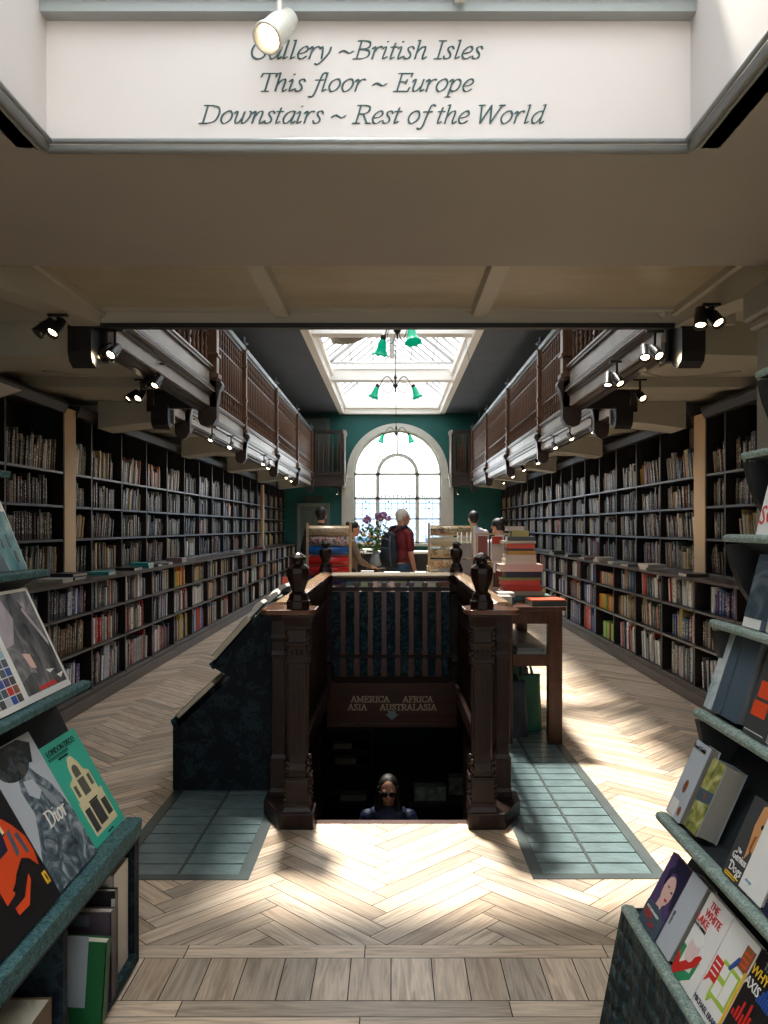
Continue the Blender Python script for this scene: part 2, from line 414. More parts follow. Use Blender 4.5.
# ---- walls
def wall_with_window():
    # end wall with a round-headed opening; centre cx, half width wr, springing zs, sill zb
    cx, wr, zs, zb = .15, 1.19, 2.99, 1.10
    Ztop = 5.05
    pts = [(cx - wr, zb), (cx - wr, zs)]
    arc = [(cx + wr * math.cos(a), zs + wr * math.sin(a)) for a in [PI - PI * i / 32 for i in range(33)]]
    m = MB()
    for y0, y1, mm in ((YF, YF + .3, 0),):
        m.box(-WX, cx - wr, y0, y1, 0, Ztop); m.box(cx + wr, WX, y0, y1, 0, Ztop); m.box(cx - wr, cx + wr, y0, y1, 0, zb)
        for i in range(32):
            a, b = arc[i], arc[i + 1]
            m.prism([(a[0], a[1]), (b[0], b[1]), (b[0], Ztop), (a[0], Ztop)], y0, y1)
    o = struct(m, 'wall_back', TEAL, label='teal green end wall around the arched window'); recalc(o)
    # stone surround
    t = MB(); ro = 1.38
    for i in range(32):
        a0 = PI - PI * i / 32; a1 = PI - PI * (i + 1) / 32
        q = [(cx + wr * math.cos(a0), zs + wr * math.sin(a0)), (cx + ro * math.cos(a0), zs + ro * math.sin(a0)), (cx + ro * math.cos(a1), zs + ro * math.sin(a1)), (cx + wr * math.cos(a1), zs + wr * math.sin(a1))]
        t.prism(q, YF - .07, YF + .12)
        q2 = [(cx + (wr + .02) * math.cos(a0), zs + (wr + .02) * math.sin(a0)), (cx + (wr + .07) * math.cos(a0), zs + (wr + .07) * math.sin(a0)), (cx + (wr + .07) * math.cos(a1), zs + (wr + .07) * math.sin(a1)), (cx + (wr + .02) * math.cos(a1), zs + (wr + .02) * math.sin(a1))]
        t.prism(q2, YF - .1, YF - .07)
    for s in (-1, 1):
        x0 = cx + s * wr; x1 = cx + s * (ro + .14)
        t.box(x0, x1, YF - .09, YF + .12, .0, zs - .12); t.box(x0 - s * .0, x1 + s * .03, YF - .13, YF + .12, zs - .12, zs)
    t.box(cx - wr - .1, cx + wr + .1, YF - .2, YF + .1, zb - .07, zb)
    w = thing('window_1', None, None, (cx, YF, zb)); w['kind'] = 'structure'; w['label'] = 'tall round-headed window with leaded lower panes in the green end wall'
    recalc(t.build('window_frame', STONE, w))
    # bars
    f = MB(); y0, y1 = YF + .03, YF + .09
    ri = .54; 
    for x in (-ri, ri): f.box(cx + x - .05, cx + x + .05, y0, y1, zb, zs + .0)
    f.box(cx - wr, cx + wr, y0, y1, zs - .035, zs + .035)
    f.box(cx - wr, cx + wr, y0, y1, 2.33 - .035, 2.33 + .035)
    f.box(cx - wr, cx + wr, y0, y1, zb, zb + .05)
    f.box(cx - wr, cx + wr, y0, y1, 1.75, 1.79)
    for s in (-1, 1): f.box(cx + s * wr, cx + s * (wr - .05), y0, y1, zb, zs)
    for (ra, rb) in ((.48, .58), (1.14, 1.19)):
        for i in range(24):
            a0 = PI * i / 24; a1 = PI * (i + 1) / 24
            f.prism([(cx + ra * math.cos(a0), zs + ra * math.sin(a0)), (cx + rb * math.cos(a0), zs + rb * math.sin(a0)), (cx + rb * math.cos(a1), zs + rb * math.sin(a1)), (cx + ra * math.cos(a1), zs + ra * math.sin(a1))], y0, y1)
    for a in (PI / 4, PI / 2, 3 * PI / 4):
        d = Vector((math.cos(a), 0, math.sin(a))); 
        f.tube([Vector((cx, YF + .06, zs)) + d * .56, Vector((cx, YF + .06, zs)) + d * 1.17], .02, 6)
    recalc(f.build('glazing_bar', STONE, w))
    g = MB(); g.box(cx - wr, cx + wr, YF + .055, YF + .062, 2.36, zs)
    for i in range(24):
        a0 = PI * i / 24; a1 = PI * (i + 1) / 24
        g.prism([(cx, zs), (cx + wr * math.cos(a0), zs + wr * math.sin(a0)), (cx + wr * math.cos(a1), zs + wr * math.sin(a1))], YF + .055, YF + .062)
    recalc(g.build('upper_pane', GLASS, w))
    g = MB(); g.box(cx - wr, cx + wr, YF + .055, YF + .062, zb, 2.30); g.build('leaded_pane', GLASSBLUE, w)
    l = MB()
    for (xa, xb, n) in ((-1.14, -.59, 3), (-.49, .49, 6), (.59, 1.14, 3)):
        for i in range(1, n):
            x = cx + xa + (xb - xa) * i / n; l.box(x - .006, x + .006, YF + .04, YF + .055, zb + .05, 2.30)
        for z in (1.3, 1.5, 1.68, 1.9, 2.05, 2.2): l.box(cx + xa, cx + xb, YF + .04, YF + .055, z - .005, z + .005)
        for i in range(max(1, n // 3)):
            x = cx + xa + (xb - xa) * (i + .5) / max(1, n // 3)
            Mx = Matrix.Translation((x, YF + .045, 2.05)) @ Matrix.Rotation(PI / 4, 4, 'Y'); l.box(-.022, .022, -.005, .005, -.022, .022, M=Mx)
            l.ball((x, YF + .045, 2.24), (.02, .008, .03), seg=8, rings=6)
        for i in range(9):
            x = cx + xa + (xb - xa) * (i + .5) / 9; l.box(x - .02, x + .02, YF + .045, YF + .055, 2.37, 2.41 + (.04 if i == 4 else 0) + .02 * (i % 2))
    # stepped coloured border in the side light
    for i in range(6): l.box(cx - 1.14, cx - 1.10 + .0, YF + .045, YF + .055, 2.45 + i * .09, 2.455 + i * .09)
    l.box(cx - 1.03, cx - 1.02, YF + .045, YF + .055, 2.4, 2.95)
    l.build('leading', LEAD, w)
wall_with_window()
CREAMW = mat('aisle_wall_plaster', srgb(170, 160, 146), .7, bump=.1, bscale=12, var=.07, vscale=2)
sbox('wall_left', CREAMW, -WX - .2, -WX, -3, YF, 0, 2.95)
sbox('wall_right', CREAMW, WX, WX + .2, -3, YF, 0, 2.95)
UPW = mat('upper_wall_paint', srgb(72, 62, 56), .7, var=.2)
sbox('wall_left_upper', UPW, -WX - .2, -WX, 3.3, YF, 2.95, 4.9)
sbox('wall_right_upper', UPW, WX, WX + .2, 3.3, YF, 2.95, 4.9)
# wall behind the viewer with the shop window
mb = MB()
mb.box(-WX, -1.1, -3.2, -3, 0, 2.6); mb.box(1.1, WX, -3.2, -3, 0, 2.6); mb.box(-1.1, 1.1, -3.2, -3, 0, .9); mb.box(-1.1, 1.1, -3.2, -3, 2.2, 2.6)
struct(mb, 'wall_front', CREAMW)
mb = MB(); mb.box(-1.1, 1.1, -3.12, -3.11, .9, 2.2); g = struct(mb, 'window_2', GLASS)

# ---- front ceiling, with the lit well and its painted sign
WXL, WXR, WY = -.957, .827, 2.286
ZS = 2.60
mb = MB()
mb.box(-WX, WX, WY, 3.32, ZS, 2.9); mb.box(-WX, WXL, -3.2, WY, ZS, 2.9); mb.box(WXR, WX, -3.2, WY, ZS, 2.9); mb.box(WXL, WXR, -3.2, -1.2, ZS, 2.9)
struct(mb, 'ceiling_front', SOFFIT, label='taupe lower ceiling around the sign well')
mb = MB(); zt = 3.3
mb.box(WXL - .08, WXR + .08, WY, WY + .08, 2.9, zt); mb.box(WXL, WXR, WY - .012, WY, ZS, zt)
struct(mb, 'wall_well_sign', WELLP, label='white well wall that carries the floor directions')
mb = MB(); mb.box(WXL - .08, WXL + .004, -1.2, WY, ZS + .0, zt); struct(mb, 'wall_well_left', WELLP)
mb = MB(); mb.box(WXR - .004, WXR + .08, -1.2, WY, ZS + .0, zt); struct(mb, 'wall_well_right', WELLP)
mb = MB(); mb.box(WXL - .08, WXR + .08, -1.28, -1.2, ZS, zt); struct(mb, 'wall_well_front', WELLP)
# bead round the mouth of the well
prof = []
mb = MB()
def bead(p0, p1, inward):
    p0 = Vector(p0); p1 = Vector(p1)
    mb.tube([p0, p1], .013, 10)
    q = Vector(inward) * .017 + Vector((0, 0, .012)); mb.tube([p0 + q, p1 + q], .007, 8)
    q = Vector(inward) * -.02 + Vector((0, 0, -.002)); mb.tube([p0 + q, p1 + q], .006, 8)
bead((WXL, WY, ZS), (WXR, WY, ZS), (0, -1, 0)); bead((WXL, -1.2, ZS), (WXL, WY, ZS), (1, 0, 0)); bead((WXR, -1.2, ZS), (WXR, WY, ZS), (-1, 0, 0))
struct(mb, 'trim_1', GREYMOULD, label='grey bead moulding round the mouth of the sign well')
# ledge + skylight over the well
mb = MB(); mb.box(WXL, WXR, WY - .055, WY - .012, 2.945, 2.985); mb.box(WXL, WXR, WY - .075, WY - .012, 2.985, 3.02)
struct(mb, 'trim_2', GREYMOULD)
mb = MB()
for i in range(9):
    x = WXL + .12 + i * (WXR - WXL - .24) / 8; mb.box(x - .014, x + .014, -1.2, WY - .012, 3.24, 3.30)
for y in (WY - .6, WY - 1.4, WY - 2.2): mb.box(WXL, WXR, y - .02, y + .02, 3.23, 3.29)
o = struct(mb, 'window_3_frame', GREYMOULD)
mb = MB(); mb.box(WXL, WXR, -1.2, WY, 3.302, 3.308); w3 = struct(mb, 'window_3', GLASS); o.parent = w3

# ---- lettering: strokes of a broad pen
GLY = {
 'a': (.49, ['.40,.42 .30,.45 .14,.36 .06,.18 .10,.03 .20,.0 .32,.12 .40,.30', '-.42,.44 .38,.12', '.38,.12 .38,.02 .43,.0 .50,.07']),
 'b': (.50, ['-.10,.68 .08,.08', '.09,.25 .2,.42 .32,.44 .42,.33 .40,.14 .28,.01 .16,.01 .08,.08']),
 'd': (.51, ['.40,.42 .30,.45 .14,.36 .06,.18 .10,.03 .20,.0 .32,.12 .40,.30', '-.43,.68 .38,.12', '.38,.12 .38,.02 .43,.0 .50,.07', '-.36,.67 .43,.68']),
 'e': (.43, ['.09,.19 .28,.23 .38,.34 .33,.44 .22,.44 .09,.3 .06,.14 .14,.01 .26,.0 .38,.09']),
 'f': (.32, ['.44,.63 .36,.69 .28,.62 .22,.3 .16,-.08 .08,-.21 -.03,-.18', '-.07,.42 .37,.42']),
 'h': (.51, ['-.12,.68 .09,.0', '.09,.18 .2,.38 .32,.45 .38,.38 .35,.1 .37,.01 .42,.0 .49,.07', '-.05,.67 .12,.68']),
 'i': (.28, ['.02,.36 .09,.44 .13,.38 .10,.1 .12,.0 .24,.07', '-.13,.62 .14,.63']),
 'l': (.27, ['-.13,.68 .10,.10', '.10,.1 .11,.0 .22,.07', '-.06,.67 .13,.68']),
 'n': (.51, ['.01,.36 .08,.44 .12,.38', '-.12,.42 .09,.0', '.09,.18 .2,.38 .32,.45 .38,.38 .35,.1 .37,.01 .42,.0 .49,.07']),
 'o': (.48, ['.23,.45 .09,.34 .05,.15 .14,.0 .24,.0 .38,.12 .42,.30 .34,.44 .23,.45']),
 'p': (.50, ['.01,.36 .08,.44 .12,.38', '-.12,.42 .07,-.21', '.10,.22 .2,.40 .32,.45 .42,.34 .40,.14 .28,.01 .16,.01 .10,.06', '--.01,-.21 .17,-.21']),
 'r': (.38, ['.01,.36 .08,.44 .12,.38', '-.12,.42 .09,.0', '.10,.20 .18,.38 .28,.45 .36,.42']),
 's': (.36, ['.32,.36 .25,.45 .13,.42 .12,.32 .24,.18 .25,.07 .16,.0 .05,.02 .02,.10']),
 't': (.28, ['-.15,.57 .10,.12', '.10,.12 .11,.0 .22,.06', '-.02,.43 .26,.43']),
 'u': (.51, ['.01,.36 .08,.44 .12,.38 .09,.12 .14,.0 .26,.05 .37,.2', '-.40,.44 .37,.1', '.37,.1 .39,.0 .49,.07']),
 'w': (.66, ['.01,.36 .08,.44 .12,.38 .10,.1 .16,0 .26,.06 .35,.22', '-.37,.42 .34,.1', '.34,.1 .39,0 .50,.06 .60,.24 .61,.40 .56,.44']),
 'y': (.45, ['.01,.36 .08,.44 .13,.3 .16,.0', '.40,.43 .37,.2 .2,-.08 .06,-.21 -.03,-.18']),
 'G': (.71, ['.61,.50 .53,.63 .37,.67 .17,.57 .07,.33 .14,.10 .34,-.01 .50,.03 .58,.10', '-.59,.28 .58,.09', '-.47,.28 .67,.28']),
 'B': (.62, ['-.16,.66 .14,0', '-.04,.66 .32,.66', '.32,.66 .49,.60 .49,.43 .31,.35', '-.15,.35 .31,.35', '.31,.35 .53,.28 .53,.09 .31,0', '-.02,0 .32,0']),
 'I': (.34, ['-.18,.66 .16,0', '-.06,.66 .30,.66', '-.04,0 .28,0']),
 'T': (.58, ['-.31,.66 .29,0', '-.05,.66 .58,.66', '-.05,.66 .02,.53', '-.58,.66 .56,.53', '-.17,0 .41,0']),
 'E': (.62, ['-.16,.66 .14,0', '-.04,.66 .55,.66', '-.55,.66 .53,.53', '-.15,.35 .40,.35', '-.41,.43 .39,.27', '-.02,0 .53,0', '-.53,0 .57,.14']),
 'D': (.73, ['-.16,.66 .14,0', '-.04,.66 .32,.66', '.32,.66 .58,.58 .65,.35 .56,.09 .30,0', '-.02,0 .30,0']),
 'R': (.66, ['-.16,.66 .14,0', '-.04,.66 .32,.66', '.32,.66 .50,.60 .49,.42 .31,.34', '-.15,.34 .31,.34', '-.32,.34 .54,0', '-.50,0 .66,0', '-.02,0 .26,0']),
 'W': (.88, ['-.09,.66 .19,0', '-.19,0 .45,.66', '-.45,.66 .56,0', '-.56,0 .84,.66', '-.0,.66 .20,.66', '-.75,.66 .93,.66']),
 'A': (.66, ['-.32,.67 .07,0', '-.33,.66 .56,0', '-.15,.23 .47,.23', '--.01,0 .17,0', '-.44,0 .66,0']),
 'M': (.84, ['-.13,.66 .12,0', '-.14,.66 .40,.08', '-.40,.08 .68,.66', '-.70,.66 .70,0', '-.02,.66 .16,.66', '-.66,.66 .82,.66', '-.02,0 .22,0', '-.60,0 .80,0']),
 'C': (.66, ['.59,.48 .52,.63 .37,.67 .17,.57 .07,.33 .14,.10 .34,-.01 .50,.04 .60,.16', '-.60,.66 .59,.48']),
 'S': (.50, ['.40,.50 .36,.62 .24,.67 .11,.60 .12,.45 .28,.34 .41,.22 .38,.06 .22,-.01 .09,.06 .05,.20']),
 'U': (.72, ['-.15,.66 .15,.2', '.15,.22 .20,.05 .36,-.01 .52,.06 .57,.22', '-.57,.2 .57,.66', '-.03,.66 .27,.66', '-.47,.66 .67,.66']),
 'L': (.60, ['-.16,.66 .16,0', '-.04,.66 .28,.66', '-.04,0 .52,0', '-.52,0 .56,.16']),
 'F': (.56, ['-.16,.66 .16,0', '-.04,.66 .52,.66', '-.52,.66 .50,.52', '-.16,.34 .38,.34', '-.38,.42 .38,.26', '-.04,0 .28,0']),
 'o2': (0, []), ' ': (.26, []),
 '~': (.60, ['.05,.22 .16,.30 .30,.25 .42,.20 .54,.28']),
 '.': (.25, ['-.1,.02 .11,.03']),
}
def catmull(P, n=6):
    if len(P) < 3: return P
    out = []
    for i in range(len(P) - 1):
        p0 = P[max(i - 1, 0)]; p1 = P[i]; p2 = P[i + 1]; p3 = P[min(i + 2, len(P) - 1)]
        for k in range(n):
            t = k / n
            out.append(tuple(.5 * ((2 * p1[a]) + (-p0[a] + p2[a]) * t + (2 * p0[a] - 5 * p1[a] + 4 * p2[a] - p3[a]) * t * t + (-p0[a] + 3 * p1[a] - 3 * p2[a] + p3[a]) * t ** 3) for a in (0, 1)))
    out.append(P[-1]); return out
def hull(pts):
    pts = sorted(set(pts))
    def half(ps):
        h = []
        for p in ps:
            while len(h) >= 2 and (h[-1][0] - h[-2][0]) * (p[1] - h[-2][1]) - (h[-1][1] - h[-2][1]) * (p[0] - h[-2][0]) <= 0: h.pop()
            h.append(p)
        return h
    a = half(pts); b = half(pts[::-1]); return a[:-1] + b[:-1]
def pen_text(mbx, text, fx, shear=.27, nib=(.064, .015, math.radians(18)), to3=None, depth=.0015, align=None):
    """pen lettering; fx = (x0, x1, baseline): scaled to span x0..x1; to3 maps (u, v, w) to a point"""
    tot = sum(GLY[c][0] for c in text)
    sc = (fx[1] - fx[0]) / tot
    nw, nh, na = nib
    nibp = []
    for (a, b) in ((-nw, -nh), (nw, -nh), (nw, nh), (-nw, nh)):
        nibp.append((a / 2 * math.cos(na) - b / 2 * math.sin(na), a / 2 * math.sin(na) + b / 2 * math.cos(na)))
    x = 0
    for c in text:
        adv, strokes = GLY[c]
        for s_ in strokes:
            straight = s_[0] == '-' 
            body = s_[1:] if straight else s_
            P = [tuple(map(float, q.split(','))) for q in body.split()]
            P = P if straight else catmull(P)
            for p, q in zip(P[:-1], P[1:]):
                pts = [(round(r_[0] + n_[0], 5), round(r_[1] + n_[1], 5)) for r_ in (p, q) for n_ in nibp]
                h = hull(pts)
                h2 = [(fx[0] + (x + u + v * shear) * sc, fx[2] + v * sc) for u, v in h]
                n = len(mbx.v)
                sidx = getattr(mbx, 'sidx', 0); mbx.sidx = sidx + 1
                for w in (0, depth + (sidx % 40) * 4e-5):
                    for (u, v) in h2: mbx.v.append(to3(u, v, w))
                k = len(h2)
                mbx.face([n + k + i for i in range(k)])
                for i in range(k): j = (i + 1) % k; mbx.face((n + i, n + j, n + k + j, n + k + i))
        x += adv
sg = thing('sign_lettering', 'three lines of dark green italic floor directions painted on the white well wall', 'sign', (0, WY - .012, 2.6))
def w3_(u, v, w): return Vector((u, WY - .0125 - w, v))
for txt, xa, xb, yb in (('Gallery ~British Isles', 248, 481, 59), ('This floor ~ Europe', 257, 472, 91.5), ('Downstairs ~ Rest of the World', 199, 543, 123.5)):
    m = MB(); a = px2(xa, yb, WY - .012); b = px2(xb, yb, WY - .012)
    pen_text(m, txt, (a.x, b.x, a.z), to3=w3_); m.build('lettering_line', SIGNINK, sg)

# ---- recess panels beyond the soffit, ribs and the frame beam
mb = MB(); mb.box(-1.75, 1.75, 3.32, 4.56, 2.75, 2.9); struct(mb, 'ceiling_panel', mat('gloss_panel', srgb(158, 148, 124), .3, bump=.2, bscale=9, var=.1, vscale=2, stretch=(1, 4, 1)))
for i, x in enumerate((-.61, .485)):
    mb = MB(); mb.prism([(x - .05, 2.75), (x - .04, 2.71), (x + .04, 2.71), (x + .05, 2.75)], 3.32, 4.56); o = struct(mb, 'trim_%d' % (3 + i), CREAM); recalc(o)
mb = MB(); mb.box(-1.9, 1.9, 4.56, 4.60, 2.672, 2.95); mb.box(-1.75, 1.75, 4.50, 4.56, 2.735, 2.75); struct(mb, 'ceiling_beam', CREAM)
mb = MB(); mb.box(-1.66, 1.56, 4.55, 4.60, 2.650, 2.676); struct(mb, 'trim_5', BLACK, label='black edge strip under the front ceiling beam')
# front wall above beam closing the gallery void
sbox('wall_front_upper', UPCEIL, -WX, WX, 4.60, 4.71, 2.95, 6.4)
for s in (-1, 1):
    # haunched side beam
    xs = s * 1.57 + (-.04 if s < 0 else 0)
    m = MB(); prof = [(4.6, 2.76), (4.6, 2.66), (4.45, 2.655), (4.2, 2.635), (3.8, 2.59), (3.3, 2.52), (2.3, 2.5), (2.3, 2.76)]
    n = len(m.v); m.prism(prof, xs, xs + s * .16, axis='x'); recalc(struct(m, 'ceiling_side_beam', CREAM))
    m = MB(); m.prism([(4.6, 2.76), (4.6, 2.715), (3.3, 2.715), (3.3, 2.76)], xs - s * .03, xs, axis='x'); recalc(struct(m, 'trim_6' if s < 0 else 'trim_7', CREAM))
    # black scroll bracket at the end of the frame
    t = thing('mounted_bracket', 'black scrolled bracket at the near end of the gallery, side of the %s' % ('cloth slope' if s < 0 else 'bag table'), 'bracket', (xs, 4.63, 2.65))
    m = MB(); x0 = s * 1.60 if s > 0 else s * 1.66
    m.prism([(4.55, 2.68), (4.55, 2.52), (4.57, 2.47), (4.63, 2.44), (4.70, 2.47), (4.74, 2.53), (4.76, 2.68)], x0, x0 + s * .13, axis='x'); m.box(x0 - s * .02, x0 + s * .02, 4.72, 4.80, 2.50, 2.70); recalc(m.build('bracket_body', BLACK, t))
    m = MB(); m.box(x0 - s * .045, x0 - s * .022, 4.77, 4.80, 2.50, 2.66); m.build('pale_stop', BAND, t)
    # soffit rose
    m = MB(); c = px2(662 if s > 0 else 100, 312, 4.56); m.lathe([(.0, 0), (.035, .0), (.03, .012), (.012, .018), (.012, .028), (0.002, .03)], (c.x, 4.555, c.z), 14, Matrix.Rotation(PI / 2, 4, 'X')); m.smooth = True
    tag(m.build('ceiling_rose', CREAM, loc=(c.x, 4.55, c.z)), 'small round boss on the cream beam above the %s aisle' % ('cloth slope' if s < 0 else 'bag table'), 'boss')
# pillar by the book stand
mb = MB(); mb.box(1.50, 1.85, 3.24, 3.40, 0, 2.36); mb.box(1.48, 1.87, 3.22, 3.42, 2.36, 2.40); mb.box(1.46, 1.9, 3.20, 3.44, 2.40, 2.52)
struct(mb, 'pillar', mat('pillar_paint', srgb(150, 148, 138), .55, var=.05), bevel=.01)

# ---- aisle ceilings with cross beams, upper ceiling, lantern
BAYS = [8.3, 11.5, 14.65, 17.9, 21.1]
for s, nm in ((-1, 'left'), (1, 'right')):
    mb = MB(); mb.box(s * 1.73, s * WX, 3.32, 7.27, 2.78, 2.855); mb.box(s * 2.2, s * WX, 7.27, YF, 2.78, 2.855)
    struct(mb, 'ceiling_aisle_' + nm, CREAM)
    k = 0; y = 5.25
    while y < YF:
        mb = MB(); xi = 1.63 if y < 7.3 else 2.13
        mb.prism([(y - .08, 2.78), (y - .06, 2.70), (y + .06, 2.70), (y + .08, 2.78)], s * xi, s * WX, axis='x'); recalc(struct(mb, 'ceiling_rib_%s_%d' % (nm, k), CREAM)); y += 1.585; k += 1
    for k, y in enumerate([5.15] + BAYS):
        mb = MB(); xi = 1.66 if y < 7.3 else 2.14
        mb.prism([(s * (xi + .08), 2.785), (s * (xi + .08), 2.585), (s * 2.50, 2.565), (s * 2.88, 2.515), (s * 2.88, 2.785)], y - .22, y + .22); recalc(struct(mb, 'ceiling_crossbeam_%s_%d' % (nm, k), CREAM))
ZC = 4.65
for s, nm in ((-1, 'left'), (1, 'right')):
    mb = MB(); mb.box(s * 1.43, s * WX, 4.7, YF, ZC, ZC + .12); struct(mb, 'ceiling_upper_' + nm, UPCEIL)
    mb = MB(); mb.box(s * 1.43, s * 1.50, 4.7, YF, ZC + .12, 5.05); mb.box(s * 1.30, s * 1.43, 4.7, YF, ZC - .04, ZC + .22)
    mb.box(s * 1.24, s * 1.30, 4.7, YF, ZC + .12, ZC + .22)
    struct(mb, 'trim_%d' % (8 + (s > 0)), WHITE, label='white curb along the side of the roof lantern')
mb = MB(); mb.box(-1.43, 1.43, YF - .25, YF, ZC - .04, 5.05); mb.box(-1.43, 1.43, YF - .34, YF - .25, ZC + .10, ZC + .2); mb.box(-1.43, 1.43, 4.7, 5.3, ZC - .04, 5.05); struct(mb, 'trim_10', WHITE)
for i, y in enumerate((9.2, 13.3, 17.5)):
    mb = MB(); mb.box(-1.30, 1.30, y, y + .30, ZC + .02, ZC + .34); mb.box(-1.30, 1.30, y - .04, y + .34, ZC + .24, ZC + .30); struct(mb, 'ceiling_lantern_beam_%d' % i, WHITE)
# lantern glass roof
mb = MB()
for s in (-1, 1):
    y = 5.35
    while y < YF:
        mb.tube([(s * 1.40, y, 5.02), (0, y, 6.2)], .022, 4); y += .62
    for f_ in (.33, .66): mb.tube([(s * 1.4 * (1 - f_), 4.75, 5.02 + 1.18 * f_ + .02), (s * 1.4 * (1 - f_), YF, 5.02 + 1.18 * f_ + .02)], .016, 4)
mb.box(-.06, .06, 4.75, YF, 6.15, 6.3)
LBAR = mat('lantern_bar_shaded', srgb(150, 152, 150), .5)  # white bars, their grey shading is put into the colour
w4f = struct(mb, 'window_4_frame', LBAR)
mb = MB()
for s in (-1, 1): mb.quad((s * 1.45, 4.75, 5.06), (s * 1.45, YF, 5.06), (0, YF, 6.28), (0, 4.75, 6.28))
w4 = struct(mb, 'window_4', GLASSDIM, label='long glazed roof lantern over the hall'); w4f.parent = w4
mb = MB()
for y in (13.45, 17.65):   # gable trusses
    mb.tube([(-1.4, y, 5.04), (0, y, 6.15)], .035, 4); mb.tube([(1.4, y, 5.04), (0, y, 6.15)], .035, 4); mb.tube([(-1.4, y, 5.06), (1.4, y, 5.06)], .03, 4)
o = mb.build('window_4_truss', LBAR, w4)
# fabric blind half drawn
BL = mat('blind_fabric', srgb(112, 104, 86), .8, var=.15, stretch=(1, 6, 1), vscale=5)
mb = MB(); n = 10
for i in range(n):
    a = i / n; b = (i + 1) / n
    za = 4.98 - .10 * math.sin(a * PI); zb = 4.98 - .10 * math.sin(b * PI)
    xa = -1.12 + a * .8; xb = -1.12 + b * .8
    mb.prism([(xa, za + a * .10), (xb, zb + b * .10), (xb, zb + b * .10 + .015), (xa, za + a * .10 + .015)], 13.7, 15.4 - a * .5)
mb.tube([(-1.15, 13.7, 4.98), (-.3, 13.7, 5.08)], .05, 8); mb.tube([(-.32, 13.7, 5.06), (-.32, 14.95, 5.06)], .03, 8)
recalc(tag(mb.build('roof_blind', BL, loc=(-1, 14.3, 5.1)), 'beige fabric blind half drawn under the lantern glass', 'blind'))
# end wall gable infill
mb = MB(); mb.prism([(-1.5, 5.05), (1.5, 5.05), (0, 6.35)], YF - .02, YF + .0); recalc(struct(mb, 'wall_back_gable', WHITE))

# doors in the end wall
DOORP = mat('door_grey_green', srgb(84, 96, 90), .55, var=.08)
def door(nm, x0, x1, z0, z1, sign):
    t = thing(nm, None, None, ((x0 + x1) / 2, YF - .06, z0)); t['kind'] = 'structure'; t['label'] = 'grey panelled door in the green end wall, ' + sign
    m = MB(); m.box(x0, x1, YF - .05, YF - .001, z0, z1)
    xm = (x0 + x1) / 2
    for (a, b) in ((z0 + .15, z0 + (z1 - z0) * .45), (z0 + (z1 - z0) * .52, z1 - .15)):
        for (p, q) in ((x0 + .1, xm - .05), (xm + .05, x1 - .1)): m.box(p, q, YF - .065, YF - .05, a, b)
    m.build('panel', DOORP, t, bevel=.008)
    m = MB(); m.box(x0 - .08, x0, YF - .08, YF - .001, z0, z1 + .08); m.box(x1, x1 + .08, YF - .08, YF - .001, z0, z1 + .08); m.box(x0, x1, YF - .08, YF - .001, z1, z1 + .08)
    m.build('frame', mat('door_frame_paint', srgb(110, 118, 110), .5), t)
    m = MB(); m.ball((x1 - .08, YF - .09, z0 + (z1 - z0) * .48), .03); m.build('handle', METAL, t)
door('door_1', -2.50, -1.78, 0, 2.12, 'under the gallery')
door('door_2', -2.50, -1.78, 2.98, 4.42, 'at gallery level')
mb = MB(); mb.box(-2.42, -1.86, YF - .03, YF - .001, 2.24, 2.40); tag(mb.build('door_sign', mat('dim_sign', srgb(46, 62, 58), .5), loc=(-2.1, YF, 2.24)), 'long dark name board above the ground floor door', 'sign')
mb = MB(); mb.box(-2.42, -1.86, YF - .03, YF - .001, 4.50, 4.60); tag(mb.build('door_sign', mat('dim_sign', srgb(46, 62, 58), .5), loc=(-2.1, YF, 4.5)), 'long dark name board above the gallery door', 'sign')
#--PART2--
# ================================================================== GALLERIES
SIDE = {-1: 'cloth slope side', 1: 'bag table side'}
ORD = ['first', 'second', 'third', 'fourth', 'fifth', 'sixth', 'seventh', 'eighth', 'ninth', 'tenth', 'eleventh', 'twelfth', 'thirteenth', 'fourteenth', 'fifteenth', 'sixteenth', 'seventeenth', 'eighteenth', 'nineteenth', 'twentieth', 'twenty-first', 'twenty-second', 'twenty-third', 'twenty-fourth', 'twenty-fifth', 'twenty-sixth', 'twenty-seventh', 'twenty-eighth', 'twenty-ninth', 'thirtieth', 'thirty-first', 'thirty-second']
MOULD = mat('gallery_moulding_oak', srgb(58, 46, 42), .3, var=.2)
RAILM = mat('gallery_handrail', srgb(112, 118, 124), .28, var=.1)
def balmesh():
    m = MB(); z0, z1 = 3.0, 4.0
    prof = [(.011, 0), (.016, .01), (.016, .05), (.010, .07), (.019, .11), (.010, .15), (.013, .17), (.013, .24), (.018, .26), (.018, .28), (.013, .31), (.0165, .42), (.0175, .62), (.014, .74), (.011, .78), (.018, .82), (.010, .86), (.015, .89), (.015, .96), (.011, .99)]
    m.lathe(prof, (0, 0, 0), 8)
    return m
BAL = balmesh().build('baluster_source', OAK); BALME = BAL.data; bpy.data.objects.remove(BAL)
